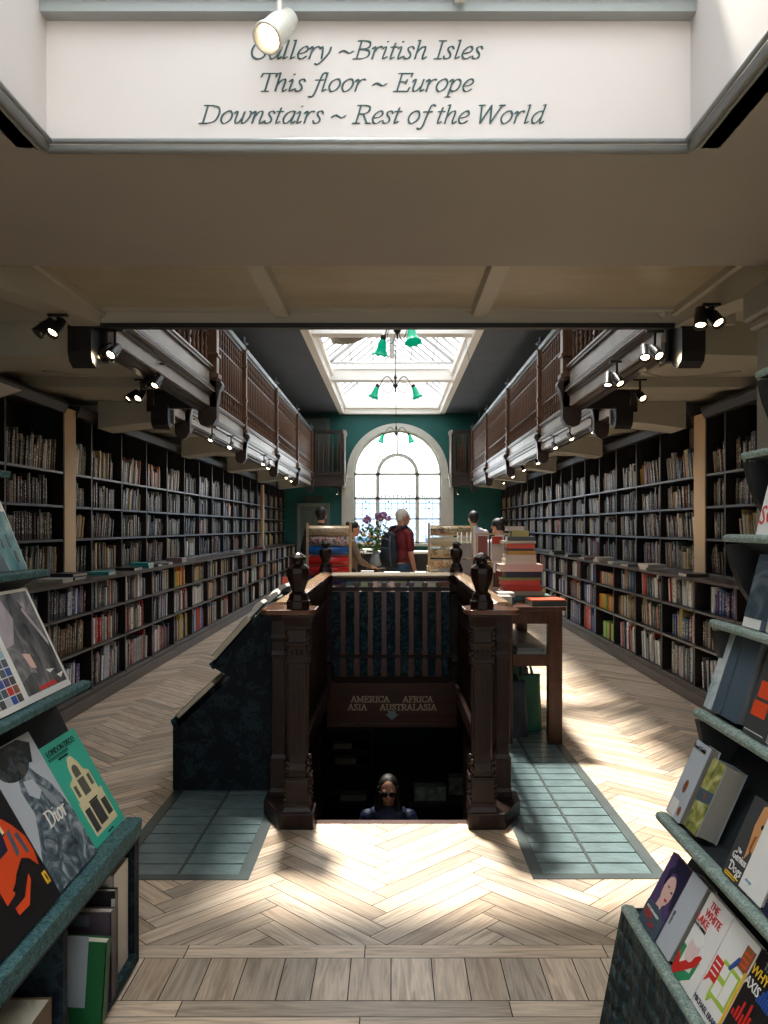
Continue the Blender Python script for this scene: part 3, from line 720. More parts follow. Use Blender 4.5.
def fascia(s, X, y0, y1, nm):
    """layered gallery edge running along y; X is the inner face"""
    t = thing('trim_gallery_edge', nm, None, (s * X, y0, 2.6)); t['kind'] = 'structure'
    m = MB(); m.box(s * X, s * (X + .06), y0, y1, 2.615, 2.70); m.box(s * (X + .0), s * (X + .05), y0, y1, 2.80, 2.93); m.build('painted_band', BAND, t)
    m = MB()
    m.prism([(s * (X + .05), 2.69), (s * (X - .02), 2.705), (s * (X - .025), 2.73), (s * (X - .045), 2.75), (s * (X - .045), 2.775), (s * (X - .02), 2.79), (s * (X - .01), 2.81), (s * (X + .05), 2.81)], y0, y1)
    m.box(s * (X + .06), s * (X + .12), y0, y1, 2.58, 2.8)
    m.prism([(s * (X + .02), 2.60), (s * (X + .02), 2.615), (s * (X + .12), 2.615), (s * (X + .12), 2.58)], y0, y1)
    m.box(s * (X - .02), s * (X + .07), y0, y1, 2.93, 2.955)
    recalc(m.build('moulding', MOULD, t))
    m = MB(); m.box(s * (X - .03), s * (X - .012), y0, y1, 2.955, 2.968); m.box(s * (X - .048), s * (X - .04), y0, y1, 2.735, 2.741); m.build('bright_bead', BAND, t)
    return t
def balustrade(s, X, y0, y1, nm, along='y'):
    L = y1 - y0
    t = thing('balustrade', nm, 'balustrade', (s * X, y0, 2.955), 'gallery balustrades')
    m = MB(); xx = X + .02
    if along == 'y':
        m.box(s * (xx - .02), s * (xx + .02), y0, y1, 2.955, 3.0); m.box(s * (xx - .012), s * (xx + .012), y0, y1, 3.232, 3.25); m.box(s * (xx - .012), s * (xx + .012), y0, y1, 3.70, 3.715); m.box(s * (xx - .02), s * (xx + .02), y0, y1, 3.96, 4.0)
    else:
        m.box(s * y0, s * y1, X - .02, X + .02, 2.955, 3.0); m.box(s * y0, s * y1, X - .012, X + .012, 3.232, 3.25); m.box(s * y0, s * y1, X - .02, X + .02, 3.96, 4.0)
    m.build('rail_bars', MOULD, t)
    k = max(2, int(L / .145))
    base = world_loc(t)
    for i in range(k):
        u = y0 + L * (i + .5) / k
        p = Vector((s * xx, u, 3.0)) if along == 'y' else Vector((s * u, X, 3.0))
        o = bpy.data.objects.new('baluster', BALME); COL.objects.link(o); o.parent = t; o.location = p - base
        o.scale = (1.0, 1.0, .97)
    if along == 'y':
        m = MB(); m.prism([(s * (xx - .05), 4.0), (s * (xx - .07), 4.03), (s * (xx - .06), 4.05), (s * (xx - .03), 4.06), (s * (xx - .03), 4.085), (s * (xx + .05), 4.09), (s * (xx + .06), 4.05), (s * (xx + .04), 4.0)], y0, y1); recalc(m.build('handrail', RAILM, t))
    else:
        m = MB(); m.box(s * y0, s * y1, X - .06, X + .06, 4.0, 4.08); m.build('handrail', RAILM, t)
    return t
def gpost(s, X, y, nm, big=False):
    t = thing('gallery_rail_post', nm, 'post', (s * X, y, 2.42), 'gallery posts')
    w = .055 if big else .04
    xc = s * (X - .005)
    m = MB(); m.box(xc - w, xc + w, y - w, y + w, 2.60, 4.02)
    for (za, zb, e) in ((2.86, 2.90, .02), (3.05, 3.08, .015), (3.30, 3.33, .012), (3.76, 3.79, .012)): m.box(xc - w - e, xc + w + e, y - w - e, y + w + e, za, zb)
    m.build('shaft', OAK, t, bevel=.006)
    m = MB(); m.prism([(xc - s * (w + .03), 2.84), (xc - s * (w + .05), 2.80), (xc - s * (w + .02), 2.74), (xc - s * w, 2.62), (xc - s * w, 2.50), (xc - s * (w - .03), 2.45), (xc + s * .03, 2.43), (xc + s * .09, 2.45), (xc + s * .11, 2.50), (xc + s * .11, 2.60), (xc + s * .02, 2.62), (xc + s * .02, 2.84)], y - w, y + w)
    recalc(m.build('corbel', MOULD, t, bevel=.004))
    m = MB(); m.lathe([(w + .02, 0), (w + .03, .015), (w, .03), (.02, .05), (.012, .065), (.022, .085), (.012, .11), (.001, .12)], (xc, y, 4.09), 10); m.build('finial', RAILM, t)
for s in (-1, 1):
    sn = SIDE[s]
    mb = MB(); mb.box(s * (1.57 + .06), s * WX, 4.7, 7.3, 2.86, 2.95) ; mb.box(s * 2.13, s * WX, 7.3, YF, 2.86, 2.95)
    struct(mb, 'floor_gallery_' + ('left' if s < 0 else 'right'), MOULD)
    XN = 1.60 if s < 0 else 1.56
    fascia(s, XN, 4.76, 7.3, 'grey banded edge of the projecting near gallery bay, ' + sn)
    balustrade(s, XN, 4.80, 7.24, 'turned oak balusters of the projecting near gallery bay, ' + sn)
    gpost(s, XN, 7.3, 'stout gallery post at the inner corner of the projecting bay, ' + sn, True)
    # return of the near bay: black soffit edge, end bracket
    mb = MB(); mb.box(s * (XN - .02), s * 2.1, 7.28, 7.34, 2.60, 2.635); mb.box(s * (XN), s * 2.1, 7.28, 7.34, 2.635, 2.95)
    struct(mb, 'trim_1%d' % (1 if s < 0 else 2), BLACK)
    t = thing('mounted_bracket', 'black scrolled bracket where the gallery steps back, ' + sn, 'bracket', (s * 2.0, 7.3, 2.62))
    m = MB(); m.prism([(7.25, 2.62), (7.25, 2.50), (7.27, 2.45), (7.33, 2.42), (7.39, 2.46), (7.43, 2.52), (7.43, 2.62)], s * 1.97, s * 2.12, axis='x'); recalc(m.build('bracket_body', BLACK, t))
    m = MB(); m.box(s * 1.955, s * 1.968, 7.40, 7.43, 2.48, 2.6); m.build('pale_stop', BAND, t)
    balustrade(s, 7.3, XN + .06, 2.05, 'short return of balusters closing the projecting bay, ' + sn, along='x')
    ys = [7.36] + BAYS + [22.4]
    for i in range(len(ys) - 1):
        a, b = ys[i], ys[i + 1]
        fascia(s, 2.07, a, b, 'pale banded edge, %s length beyond the projecting bay, %s' % (ORD[i], sn))
        if i < len(ys) - 2: balustrade(s, 2.07, a + .05, b - .05, 'turned oak balusters, %s length beyond the projecting bay, %s' % (ORD[i], sn))
    for i, y in enumerate(BAYS): gpost(s, 2.07, y, 'oak gallery post, %s beyond the projecting bay, %s' % (ORD[i], sn))
    # far projecting end pulpit with a scroll console
    cx = .15
    xa = 1.52 if s > 0 else 1.22
    t = thing('gallery_end_box', 'dark oak gallery end projecting beside the arched window, ' + sn, 'gallery end', (s * 1.8, 21.5, 2.6), 'gallery ends by the window')
    m = MB(); m.box(s * (xa + .06), s * 2.06, 21.45, 21.50, 2.62, 2.98); m.box(s * (xa + .06), s * 2.06, 21.42, 21.53, 3.98, 4.06); m.box(s * (xa + .06), s * (xa + .14), 21.43, 21.51, 2.98, 3.98); m.box(s * 1.98, s * 2.06, 21.43, 21.51, 2.98, 3.98)
    m.box(s * (xa + .06), s * 2.06, 21.5, 22.4, 2.62, 2.70); m.box(s * (xa + .04), s * 2.06, 21.40, 21.45, 2.90, 2.96); m.build('end_frame', MOULD, t)
    m = MB(); m.box(s * (xa + .03), s * (xa + .06), 21.45, 22.4, 2.62, 4.0)
    m.prism([(s * (xa + .03), 4.08), (s * (xa - .03), 4.06), (s * (xa - .06), 3.98), (s * (xa - .02), 3.9), (s * (xa + .0), 3.75), (s * (xa + .01), 3.2), (s * (xa - .01), 2.96), (s * (xa - .05), 2.88), (s * (xa - .03), 2.75), (s * (xa + .02), 2.58), (s * (xa + .06), 2.58), (s * (xa + .06), 4.08)], 21.45, 21.57)
    recalc(m.build('scroll_console', BAND, t))
    k = 5
    for i in range(k):
        o = bpy.data.objects.new('baluster', BALME); COL.objects.link(o); o.parent = t; o.location = Vector((s * (xa + .2 + (1.92 - xa - .2) * i / (k - 1)), 21.48, 2.98)) - world_loc(t)

# gallery bookcases behind the balusters, one mass of books seen as slivers
def booksheet(m, cols, X, s, y0, y1, z, hmax, dense=.9, rr=R, fr=.0):
    pass

# ================================================================== BOOKS
PAL = {
 'mixed': [(196, 190, 178), (222, 218, 208), (150, 34, 28), (40, 62, 104), (26, 26, 28), (60, 60, 62), (196, 96, 42), (62, 90, 82), (168, 150, 116), (110, 124, 138), (232, 230, 224), (34, 84, 110), (120, 36, 40), (206, 176, 70), (84, 70, 62)],
 'dark': [(50, 44, 42), (24, 26, 30), (32, 44, 56), (110, 62, 40), (190, 182, 160), (90, 80, 70), (130, 120, 104), (28, 28, 30), (96, 52, 36), (70, 74, 70), (44, 52, 60), (150, 140, 122), (170, 160, 140), (60, 40, 34), (36, 44, 44)],
 'orange': [(190, 84, 34), (206, 110, 50), (160, 60, 30), (120, 90, 70), (196, 150, 100), (60, 50, 46), (176, 170, 150)],
 'blue': [(44, 70, 130), (60, 100, 160), (30, 44, 84), (200, 204, 210), (90, 60, 120), (70, 74, 78), (226, 226, 226), (80, 30, 40)],
 'red': [(176, 40, 34), (186, 54, 40), (40, 36, 38), (226, 222, 214), (110, 110, 116), (190, 186, 176), (96, 96, 60), (214, 210, 204), (60, 80, 100)],
 'white': [(226, 224, 218), (210, 206, 196), (190, 200, 206), (60, 60, 64), (40, 80, 90), (170, 50, 44), (150, 150, 150), (236, 232, 220)],
 'yellow': [(220, 170, 40), (226, 140, 40), (200, 120, 40), (120, 150, 60), (230, 200, 90)],
 'lime': [(140, 190, 50), (120, 180, 60), (160, 200, 70), (150, 40, 36)],
 'tomato': [(206, 70, 30), (216, 90, 36), (50, 90, 160), (70, 130, 190), (230, 230, 230)],
 'brown': [(110, 84, 60), (150, 124, 84), (84, 64, 50), (196, 172, 120), (60, 74, 66), (140, 150, 150)],
}
def cname(c):
    r, g, b = c; mx, mn = max(c), min(c); l = (mx + mn) / 2
    if mx - mn < 26: return 'white' if l > 200 else 'light grey' if l > 150 else 'grey' if l > 75 else 'black'
    if r == mx and g > .72 * r and b < .62 * r: return 'yellow' if l > 110 else 'olive'
    if r == mx and g > .45 * r and b < .55 * r: return 'orange' if mx > 180 else 'brown'
    if r == mx and b > .7 * r: return 'cream' if l > 150 else 'mauve'
    if r == mx: return ('beige' if l > 150 else 'tan') if mx - mn < 60 else ('red' if mx > 140 else 'maroon')
    if g == mx: return 'green' if g > 1.08 * b else 'teal'
    if b > 1.5 * r and b > 90: return 'blue'
    return 'pale blue' if l > 150 else ('purple' if r > g * 1.2 else 'navy' if l < 70 else 'slate')
# unit book: 1 x 1 x 1, spine towards +x; width along y, height z, depth towards -x
def bookverts(M):
    """returns verts, faces, mats, uv for a book in a unit box (spine face at x=0, body to x=-1, y -.5...5, z 0..1)"""
    pass
def unit_book_mesh():
    bm = bmesh.new(); uvl = bm.loops.layers.uv.new('UVMap')
    def q(pts, mi, uv=None):
        f = bm.faces.new([bm.verts.new(p) for p in pts]); f.material_index = mi
        for l, t in zip(f.loops, uv or [(0, 0)] * len(pts)): l[uvl].uv = t
        return f
    # rounded spine in 4 strips
    a = [(-.10, -.5), (-.03, -.42), (0, -.2), (0, .2), (-.03, .42), (-.10, .5)]
    L = [0, .15, .35, .65, .85, 1]
    for i in range(5):
        (x0, y0), (x1, y1) = a[i], a[i + 1]
        q([(x0, y0, 0), (x1, y1, 0), (x1, y1, 1), (x0, y0, 1)], 0, [(L[i], 0), (L[i + 1], 0), (L[i + 1], 1), (L[i], 1)])
    q([(-1, -.5, 0), (-.10, -.5, 0), (-.10, -.5, 1), (-1, -.5, 1)], 0, [(0, 0)] * 4)
    q([(-.10, .5, 0), (-1, .5, 0), (-1, .5, 1), (-.10, .5, 1)], 0, [(0, 0)] * 4)
    # inner faces of the boards, top and bottom rims
    for z, zi in ((1, .975), (0, .025)):
        for (ya, yb) in ((-.5, -.42), (.42, .5)): q([(-1, ya, z), (-.10, ya, z), (-.10, yb, z), (-1, yb, z)], 0)
        q([(-.10, -.5, z), (0, -.2, z), (0, .2, z), (-.10, .5, z)], 0)
        q([(-.97, -.42, zi), (-.08, -.42, zi), (-.08, .42, zi), (-.97, .42, zi)], 1)
    q([(-.97, -.42, .025), (-.97, .42, .025), (-.97, .42, .975), (-.97, -.42, .975)], 1)
    bmesh.ops.remove_doubles(bm, verts=bm.verts, dist=1e-5); bmesh.ops.recalc_face_normals(bm, faces=bm.faces)
    me = bpy.data.meshes.new('shelf_book'); bm.to_mesh(me); bm.free()
    me.materials.append(BOOKM); me.materials.append(PAGES)
    return me
UB = unit_book_mesh()
class Mass:
    def __init__(s): s.v = []; s.f = []; s.c = []; s.uv = []
    def add(s, M, col):
        n = len(s.v)
        P = [(-1, -.5, 0), (0, -.42, 0), (0, .42, 0), (-1, .5, 0), (-1, -.5, 1), (0, -.42, 1), (0, .42, 1), (-1, .5, 1)]
        s.v += [M @ Vector(p) for p in P]
        for q, uv in (((1, 2, 6, 5), ((0, 0), (1, 0), (1, 1), (0, 1))), ((0, 1, 5, 4), ((0, 0),) * 4), ((2, 3, 7, 6), ((0, 0),) * 4), ((4, 5, 6, 7), ((0, 0),) * 4), ((0, 3, 2, 1), ((0, 0),) * 4), ((3, 0, 4, 7), ((0, 0),) * 4)):
            s.f.append([n + i for i in q]); s.c += [(*col, 1)] * 4; s.uv += uv
    def build(s, name, label, group):
        me = bpy.data.meshes.new(name); me.from_pydata(s.v, [], s.f)
        me.materials.append(BOOKS)
        ca = me.color_attributes.new('bookcol', 'FLOAT_COLOR', 'CORNER'); ul = me.uv_layers.new(name='UVMap')
        ca.data.foreach_set('color', [x for c in s.c for x in c]); ul.data.foreach_set('uv', [x for u in s.uv for x in u])
        o = bpy.data.objects.new(name, me); COL.objects.link(o); recalc(o)
        tag(o, label, 'books', group, 'stuff'); return o

books = []      # dict(M, col255, area, cellname, idx)
def hidden(px, py):
    if not (0 < px < 768 and 0 < py < 1024): return True
    if px < 95 and py > 575 + (px) * .0 and px < 46: return True
    if px < 75 and py > 590 and (py - 590) > (px - 30) * 1.9: return True
    if px > 752: return True
    if py > 455 and px > 742: return True
    if py > 540 and px > 733: return True
    if py > 625 and px > 712: return True
    if 265 < px < 320 and py > 560: return True
    if 300 < px < 345 and py > 520: return True
    if 470 < px < 548 and py > 508: return True
    if 215 < px < 270 and py > 610 and py > 700 - (px - 215): return True
    return False
def fill_cell(s, xf, y0, y1, z, clear, pal, where, depth=.2, fill=.92, lean=.0, hr=(.64, .95), gap_at_end=True):
    """books with spines towards the aisle; s = side"""
    y = y0 + .006; end = y0 + (y1 - y0) * fill; k = 0; row = []
    cols = PAL[pal]
    run = None
    while y < end - .03:
        t = R.uniform(.011, .034) if R.random() < .85 else R.uniform(.034, .055)
        h = clear * R.uniform(*hr)
        if run and run[2] > 0: t, h, c = run[0], run[1], run[3]; run = (t, h, run[2] - 1, c)
        else:
            c = R.choice(cols)
            if R.random() < .12: run = (t, h, R.randint(1, 4), c)
        kk = R.uniform(.72, 1.1); c = tuple(max(8, min(245, int(v * kk * R.uniform(.97, 1.03)))) for v in c)
        th = 0
        if lean and k > 0 and R.random() < .9: th = lean * R.uniform(.85, 1.1)
        tt = t / max(.7, math.cos(th)) if th else t
        if y + tt + (h * math.sin(abs(th)) if th else 0) > y1 - .004: break
        d = depth * R.uniform(.75, 1.0); xo = R.uniform(0, .018)
        row.append((y, t, h, th, c, d, xo)); y += tt + .001; k += 1
    for i, (yy, t, h, th, c, d, xo) in enumerate(row):
        # frame: spine (local +x) faces the aisle = -s direction
        rot = Matrix.Rotation(0 if s < 0 else PI, 4, 'Z')
        base = Vector((s * (xf + xo), yy + t / 2, z + .002))
        if th:
            # lean towards -y (towards the viewer): rest on the lower edge
            base = Vector((s * (xf + xo), yy + t / 2, z + .002 + t / 2 * math.sin(abs(th))))
            L = Matrix.Rotation(-abs(th), 4, 'X')
        else: L = Matrix.Identity(4)
        M = Matrix.Translation(base) @ L @ rot @ Matrix.Diagonal((d, t, h, 1))
        ctr = M @ Vector((0, 0, .5))
        px, py = proj(*ctr)
        # spine area in the picture
        area = (t * h) * abs(ctr.x) / ctr.y * (825 / ctr.y) ** 2
        books.append(dict(M=M, c=c, a=0 if hidden(px, py) else area, h=h, t=t, w=where, i=i, n=len(row), th=th, s=s, s_=s))

# ================================================================== BOOKCASES
def shelf_unit(kind, s, y0, y1, zs, xf, xb, ztop, label, cornice=False, divs=(), backh=None):
    t = thing(kind, label, 'bookcase', (s * xf, y0, zs[0]), kind.replace('_', ' ') + ' units')
    w = .014
    for y in (y0, y1):
        m = MB(); m.box(s * xf, s * xb, y - w if y == y1 else y, y if y == y1 else y + w, zs[0], ztop); m.build('side_panel', SHELF, t)
    for z in zs:
        m = MB(); m.box(s * (xf + .006), s * xb, y0 + w, y1 - w, z, z + .022); m.box(s * (xf), s * (xf + .006), y0 + w, y1 - w, z, z + .022)
        m.build('shelf', SHELF, t)
        m = MB(); m.box(s * (xf - .004), s * xf, y0 + w, y1 - w, z + .002, z + .020); m.build('shelf_edge', SHELFEDGE, t)
    m = MB(); m.box(s * (xb - .012), s * xb, y0 + w, y1 - w, zs[0], backh or ztop); m.build('back_panel', SHELF, t)
    if cornice:
        m = MB(); m.prism([(s * (xf + .02), ztop - .06), (s * (xf - .02), ztop - .05), (s * (xf - .05), ztop + .02), (s * (xf - .05), ztop + .045), (s * xb, ztop + .045), (s * xb, ztop), (s * (xf + .02), ztop)], y0, y1)
        recalc(m.build('cornice', SHELF, t))
    return t
lowpal_l = ['blue', 'white', 'white', 'mixed', 'mixed', 'yellow', 'mixed', 'blue', 'mixed']
for s in (-1, 1):
    sn = SIDE[s]
    X0 = 2.60 if s < 0 else 2.66
    Y0, dY = (5.35, .90) if s < 0 else (5.50, .88)
    # plinth + worktop
    mb = MB(); mb.box(s * (X0 - .02), s * WX, Y0 - 1.2, YF, 0, .10); mb.box(s * (X0), s * WX, Y0 - 1.2, YF, .10, .128); struct(mb, 'baseboard_left' if s < 0 else 'baseboard_right', mat('plinth_wood', srgb(84, 74, 66), .45, var=.3, stretch=(1, .2, 1)), bevel=.006)
    t = MB(); t.box(s * (X0 - .025), s * (WX - .01), Y0 - 1.2, YF, 1.075, 1.10)
    tag(t.build('worktop', mat('worktop_wood', srgb(74, 66, 62), .3, var=.2, stretch=(1, .2, 1)), loc=(s * X0, Y0, 1.075)), 'long dark counter top running over the low bookcases, ' + sn, 'counter')
    nb = int((YF - Y0) / dY)
    for k in range(-1, nb):
        a, b = Y0 + k * dY, Y0 + (k + 1) * dY
        if b < 5: continue
        lab = 'low dark bookcase unit, %s from the entrance end, %s' % (ORD[k + 1], sn)
        shelf_unit('low_bookcase', s, a, b, [.13, .49, .80], X0, WX - .01, 1.073, lab)
        for r, (z, c, rn) in enumerate(((.152, .33, 'bottom'), (.512, .285, 'middle'), (.822, .25, 'top'))):
            where = '%s shelf, %s low bookcase, %s' % (rn, ORD[k + 1], sn)
            pal = R.choice(['mixed', 'white', 'mixed', 'white', 'blue', 'brown', 'mixed', 'white', 'mixed']); lean = 0; fill = .93
            if s < 0 and k == 1: pal = ['blue', 'brown', 'blue'][r]; fill = [.95, .93, .95][r]; lean = .08
            if s < 0 and k == 2: pal = ['white', 'red', 'white'][r]
            if s < 0 and k == 3: pal = ['white', 'red', 'white'][r]
            if s < 0 and k == 5 and r == 2: pal = 'yellow'
            if s < 0 and k == 6 and r == 0: pal = 'tomato'
            hr = (.66, .95)
            if s > 0 and k == 5: pal = ['lime', 'yellow', 'orange'][r]; hr = (.60, .64); fill = .97
            if s > 0 and k == 6: pal = ['tomato', 'blue', 'blue'][r]
            if s > 0 and k == 1: pal = ['white', 'dark', 'blue'][r]
            if s > 0 and k in (2, 3): pal = 'white' if r != 1 else 'mixed'
            if R.random() < .35: fill = R.uniform(.72, .9)
            if R.random() < .3: lean = R.uniform(.08, .16)
            if s > 0 and k == 6 and r: # two rows of guides on an extra half shelf
                pass
            fill_cell(s, X0 + .03, a + .016, b - .016, z, c, pal, where, fill=fill, lean=lean, hr=hr)
    # upper cases
    Xu = 2.93; ZT = 2.62
    if s < 0: cuts = [(4.45, 5.35), (5.35, 6.25), (6.25, 7.36)] + [(7.62, 8.05)] + [(8.05 + .9 * i, 8.05 + .9 * (i + 1)) for i in range(16)]; pil = (7.36, 7.62)
    else: cuts = [(4.62, 5.5), (5.5, 6.38), (6.38, 7.26), (7.26, 7.70)] + [(7.98 , 9.02)] + [(9.02 + .88 * i, 9.02 + .88 * (i + 1)) for i in range(15)]; pil = (7.70, 7.98)
    mb = MB(); mb.box(s * (Xu - .01), s * WX, pil[0], pil[1], 1.10, 2.62); struct(mb, 'wall_pilaster_left' if s < 0 else 'wall_pilaster_right', PILASTER, label='pale upright strip of wall between the tall bookcases, ' + sn)
    for k, (a, b) in enumerate(cuts):
        if b > YF: continue
        lab = 'tall dark bookcase unit on the counter, %s from the entrance end, %s' % (ORD[k], sn)
        shelf_unit('tall_bookcase', s, a, b, [1.10, 1.42, 1.72, 2.02], Xu, WX - .005, ZT, lab, cornice=True, backh=(2.04 if (k + (s > 0)) % 2 else None))
        for r, (z, c, rn) in enumerate(((1.124, .29, 'bottom'), (1.444, .27, 'second'), (1.744, .27, 'third'), (2.044, .36, 'top'))):
            where = '%s shelf, %s tall bookcase, %s' % (rn, ORD[k], sn)
            pal = R.choice(['dark', 'dark', 'mixed', 'brown', 'dark']); lean = R.uniform(.08, .24) if R.random() < .72 else 0
            if s < 0 and 5 <= k <= 6 and r == 3: pal = 'orange'
            fill_cell(s, Xu + .03, a + .016, b - .016, z, c, pal, where, depth=.18, fill=R.uniform(.8, .97), lean=lean, hr=(.58, .94) if r < 3 else (.5, .82))
# a narrow pale pipe-like strip far down the cloth slope side
sbox('wall_pilaster_far', PILASTER, -2.96, -2.90, 18.6, 18.72, 1.10, 2.5)
# gallery level cases: mass of books only
gm = Mass(); mb = MB()
for s in (-1, 1):
    for z in (3.05, 3.4, 3.75, 4.1, 4.4):
        mb.box(s * 3.0, s * 3.24, 4.8, YF, z, z + .02)
    y = 4.8
    while y < YF: mb.box(s * 3.0, s * 3.24, y, y + .03, 2.96, 4.6); y += .9
    for z in (3.07, 3.42, 3.77):
        y = 4.85
        while y < YF - .1:
            if ((y - 4.8) % .9) < .05 or ((y - 4.8) % .9) > .85: y += .04; continue
            t = R.uniform(.02, .06); c = R.choice(PAL[R.choice(['mixed', 'dark', 'brown', 'orange'])])
            rot = Matrix.Rotation(0 if s < 0 else PI, 4, 'Z')
            gm.add(Matrix.Translation((s * 3.03, y + t / 2, z)) @ rot @ Matrix.Diagonal((.16, t * .95, R.uniform(.2, .3), 1)), srgb(*c)); y += t
struct(mb, 'wall_gallery_shelving', SHELF)

# pick the largest in view as single books, the rest as one mass
for b in books:
    b['k'] = b['a']
books.sort(key=lambda b: -b['k'])
NB = 238
single = books[:NB]; rest = [b for b in books[NB:]]
for b in single:
    o = bpy.data.objects.new('book', UB); COL.objects.link(o); o.matrix_world = b['M']
    o.color = (*srgb(*b['c']), 1)
    hh = 'tall' if b['h'] > .245 else 'short' if b['h'] < .2 else 'medium'
    tt = 'thick' if b['t'] > .035 else 'slim' if b['t'] < .02 else 'standard'
    w = b['w']
    pos = ORD[min(b['i'], 31)]
    adj = 'leaning ' if b['th'] else ''
    size = {'tall': 'tall ', 'short': 'small ', 'medium': ''}[hh]
    siz = size or {'thick': 'thick ', 'slim': 'slim ', 'standard': ''}[tt]
    lab = '%s%s book, %s on %s' % (siz, cname(b['c']).replace('pale blue', 'blue').replace('light grey', 'grey'), pos, w)
    tag(o, lab[0].lower() + lab[1:], 'book', 'books on the wall shelves')
ms = Mass()
for b in rest: ms.add(b['M'], srgb(*b['c']))
ms.build('small_books', 'all the farther rows of small book spines on both walls of shelves', 'books on the wall shelves')
gm.build('gallery_books', 'rows of book spines behind the gallery balusters', 'books on the gallery')
#--PART3--
# ================================================================== STAIR
def lines_text(parent, s_, size, loc, m, name='title_lettering', M=None, shear=0, ext=.0006, align='LEFT', sx=1.0):
    cu = bpy.data.curves.new('txt', 'FONT'); cu.body = s_; cu.size = size; cu.extrude = ext; cu.shear = shear; cu.align_x = align; cu.resolution_u = 2
    ob = bpy.data.objects.new('txt', cu); COL.objects.link(ob); bpy.context.view_layer.update()
    me = bpy.data.meshes.new_from_object(ob.evaluated_get(bpy.context.evaluated_depsgraph_get())); bpy.data.objects.remove(ob)
    me.materials.clear(); me.materials.append(m)
    o = bpy.data.objects.new(name, me); COL.objects.link(o); o.parent = parent
    o.matrix_local = (M or Matrix.Identity(4)) @ Matrix.Translation(loc) @ Matrix.Diagonal((sx, 1, 1, 1))
    return o
STW = mat('stair_wood', srgb(34, 21, 16), .4, spec=.25, bump=.12, bscale=30, var=.35, vscale=6, stretch=(6, 6, 1))
NEW = mat('newel_wood', srgb(32, 18, 13), .3, spec=.22, bump=.1, bscale=40, var=.3, vscale=7, stretch=(6, 6, 1))
PANELW = mat('sign_panel_wood', srgb(66, 36, 20), .35, var=.3, vscale=4, stretch=(1, 1, 6))
def newel(x, y, label, z0=0.0, out=0):
    t = thing('newel_post', label, 'newel post', (x, y, z0), 'newel posts at the stair corners')
    m = MB()
    m.lathe([(.076, z0), (.076, .09), (.066, .11), (.063, .13), (.063, .24), (.055, .26), (.055, .28), (.060, .30), (.050, .33), (.046, .37), (.048, .84), (.060, .85), (.060, .87), (.052, .885), (.052, .93), (.062, .945), (.052, .96), (.052, 1.02), (.066, 1.04), (.072, 1.07), (.076, 1.09), (.076, 1.10)], (x, y, 0), square=True)
    m.build('shaft', NEW, t, bevel=.004)
    m = MB()   # sunk flutes and carved drops
    for sx, sy in ((1, 0), (-1, 0), (0, 1), (0, -1)):
        for k in (-1, 0, 1):
            cx_ = x + sx * .049 + (k * .024 if sx == 0 else 0); cy_ = y + sy * .049 + (k * .024 if sy == 0 else 0)
            m.box(cx_ - .005, cx_ + .005, cy_ - .005, cy_ + .005, .38, .82)
            m.ball((cx_, cy_, .905), (.010, .010, .016), seg=8, rings=6)
            m.ball((cx_, cy_, .22), (.010, .010, .020), seg=8, rings=6); m.ball((cx_, cy_, .16), (.009, .009, .014), seg=8, rings=6)
    for sx in (-1, 1):
        for sy in (-1, 1):
            for zz in (.88, .905, .93, .955, .98, 1.005): m.ball((x + sx * .054, y + sy * .054, zz), (.011, .011, .012), seg=8, rings=6)
            for zz, r_ in ((.34, .014), (.31, .015), (.27, .012), (.225, .010), (.20, .010), (.175, .009), (.15, .009)): m.ball((x + sx * (.054 + (.010 if zz < .26 else 0)), y + sy * (.054 + (.010 if zz < .26 else 0)), zz), (r_, r_, r_ * 1.1), seg=8, rings=6)
    for zz, e in ((.12, .070), (.125, .068), (.84, .060), (.875, .062), (1.03, .066), (.255, .070)): m.box(x - e, x + e, y - e, y + e, zz, zz + .008)
    m.build('carving', NEW, t)
    m = MB()
    m.lathe([(.064, 1.125), (.064, 1.165), (.058, 1.17), (.050, 1.19), (.050, 1.20), (.034, 1.215), (.040, 1.235), (.056, 1.275), (.062, 1.31), (.060, 1.335), (.044, 1.350), (.032, 1.358), (.030, 1.372), (.036, 1.378)], (x, y, 0), 8, Matrix.Rotation(PI / 8, 4, 'Z'))
    m.lathe([(.036, 1.378), (.044, 1.384), (.044, 1.392), (.026, 1.408), (.004, 1.418)], (x, y, 0), 8, Matrix.Rotation(PI / 8, 4, 'Z'))
    m.smooth = False; m.sm = [False] * len(m.sm)
    m.build('finial', NEW, t, bevel=.002)
    return t
def plinth(s):
    m = MB(); m.prism([(s * .40, 4.215), (s * .40, 4.385), (s * .52, 4.42), (s * .56, 4.58), (s * .69, 4.58), (s * .69, 4.44), (s * .58, 4.215)], .0015, .085, axis='z'); recalc(tag(m.build('post_plinth', NEW, loc=(s * .5, 4.3, 0), bevel=.006), 'dark wooden floor plinth joining the near newel and its side post, ' + SIDE[s], 'plinth'))
plinth(-1); plinth(1)
def sidepost(x, y, label):
    t = thing('newel_post', label, 'newel post', (x, y, 0), 'newel posts at the stair corners')
    m = MB(); m.lathe([(.05, 0), (.05, .12), (.044, .14), (.044, .30), (.035, .32), (.035, .36), (.038, .38), (.036, .84), (.042, .86), (.036, .88), (.036, .93), (.044, .95), (.038, .97), (.038, 1.04), (.05, 1.08), (.05, 1.10)], (x, y, 0), square=True)
    m.build('shaft', NEW, t, bevel=.004); return t
newel(-.488, 4.30, 'near carved newel post with urn finial, next to the cloth-covered slope')
newel(.467, 4.30, 'near carved newel post with urn finial, next to the bag table')
sidepost(-.615, 4.50, 'slim square post behind the near newel by the cloth-covered slope')
sidepost(.60, 4.50, 'slim square post behind the near newel by the bag table')
newel(-.62, 7.70, 'far newel post with urn finial in front of the blue and red wrapping paper')
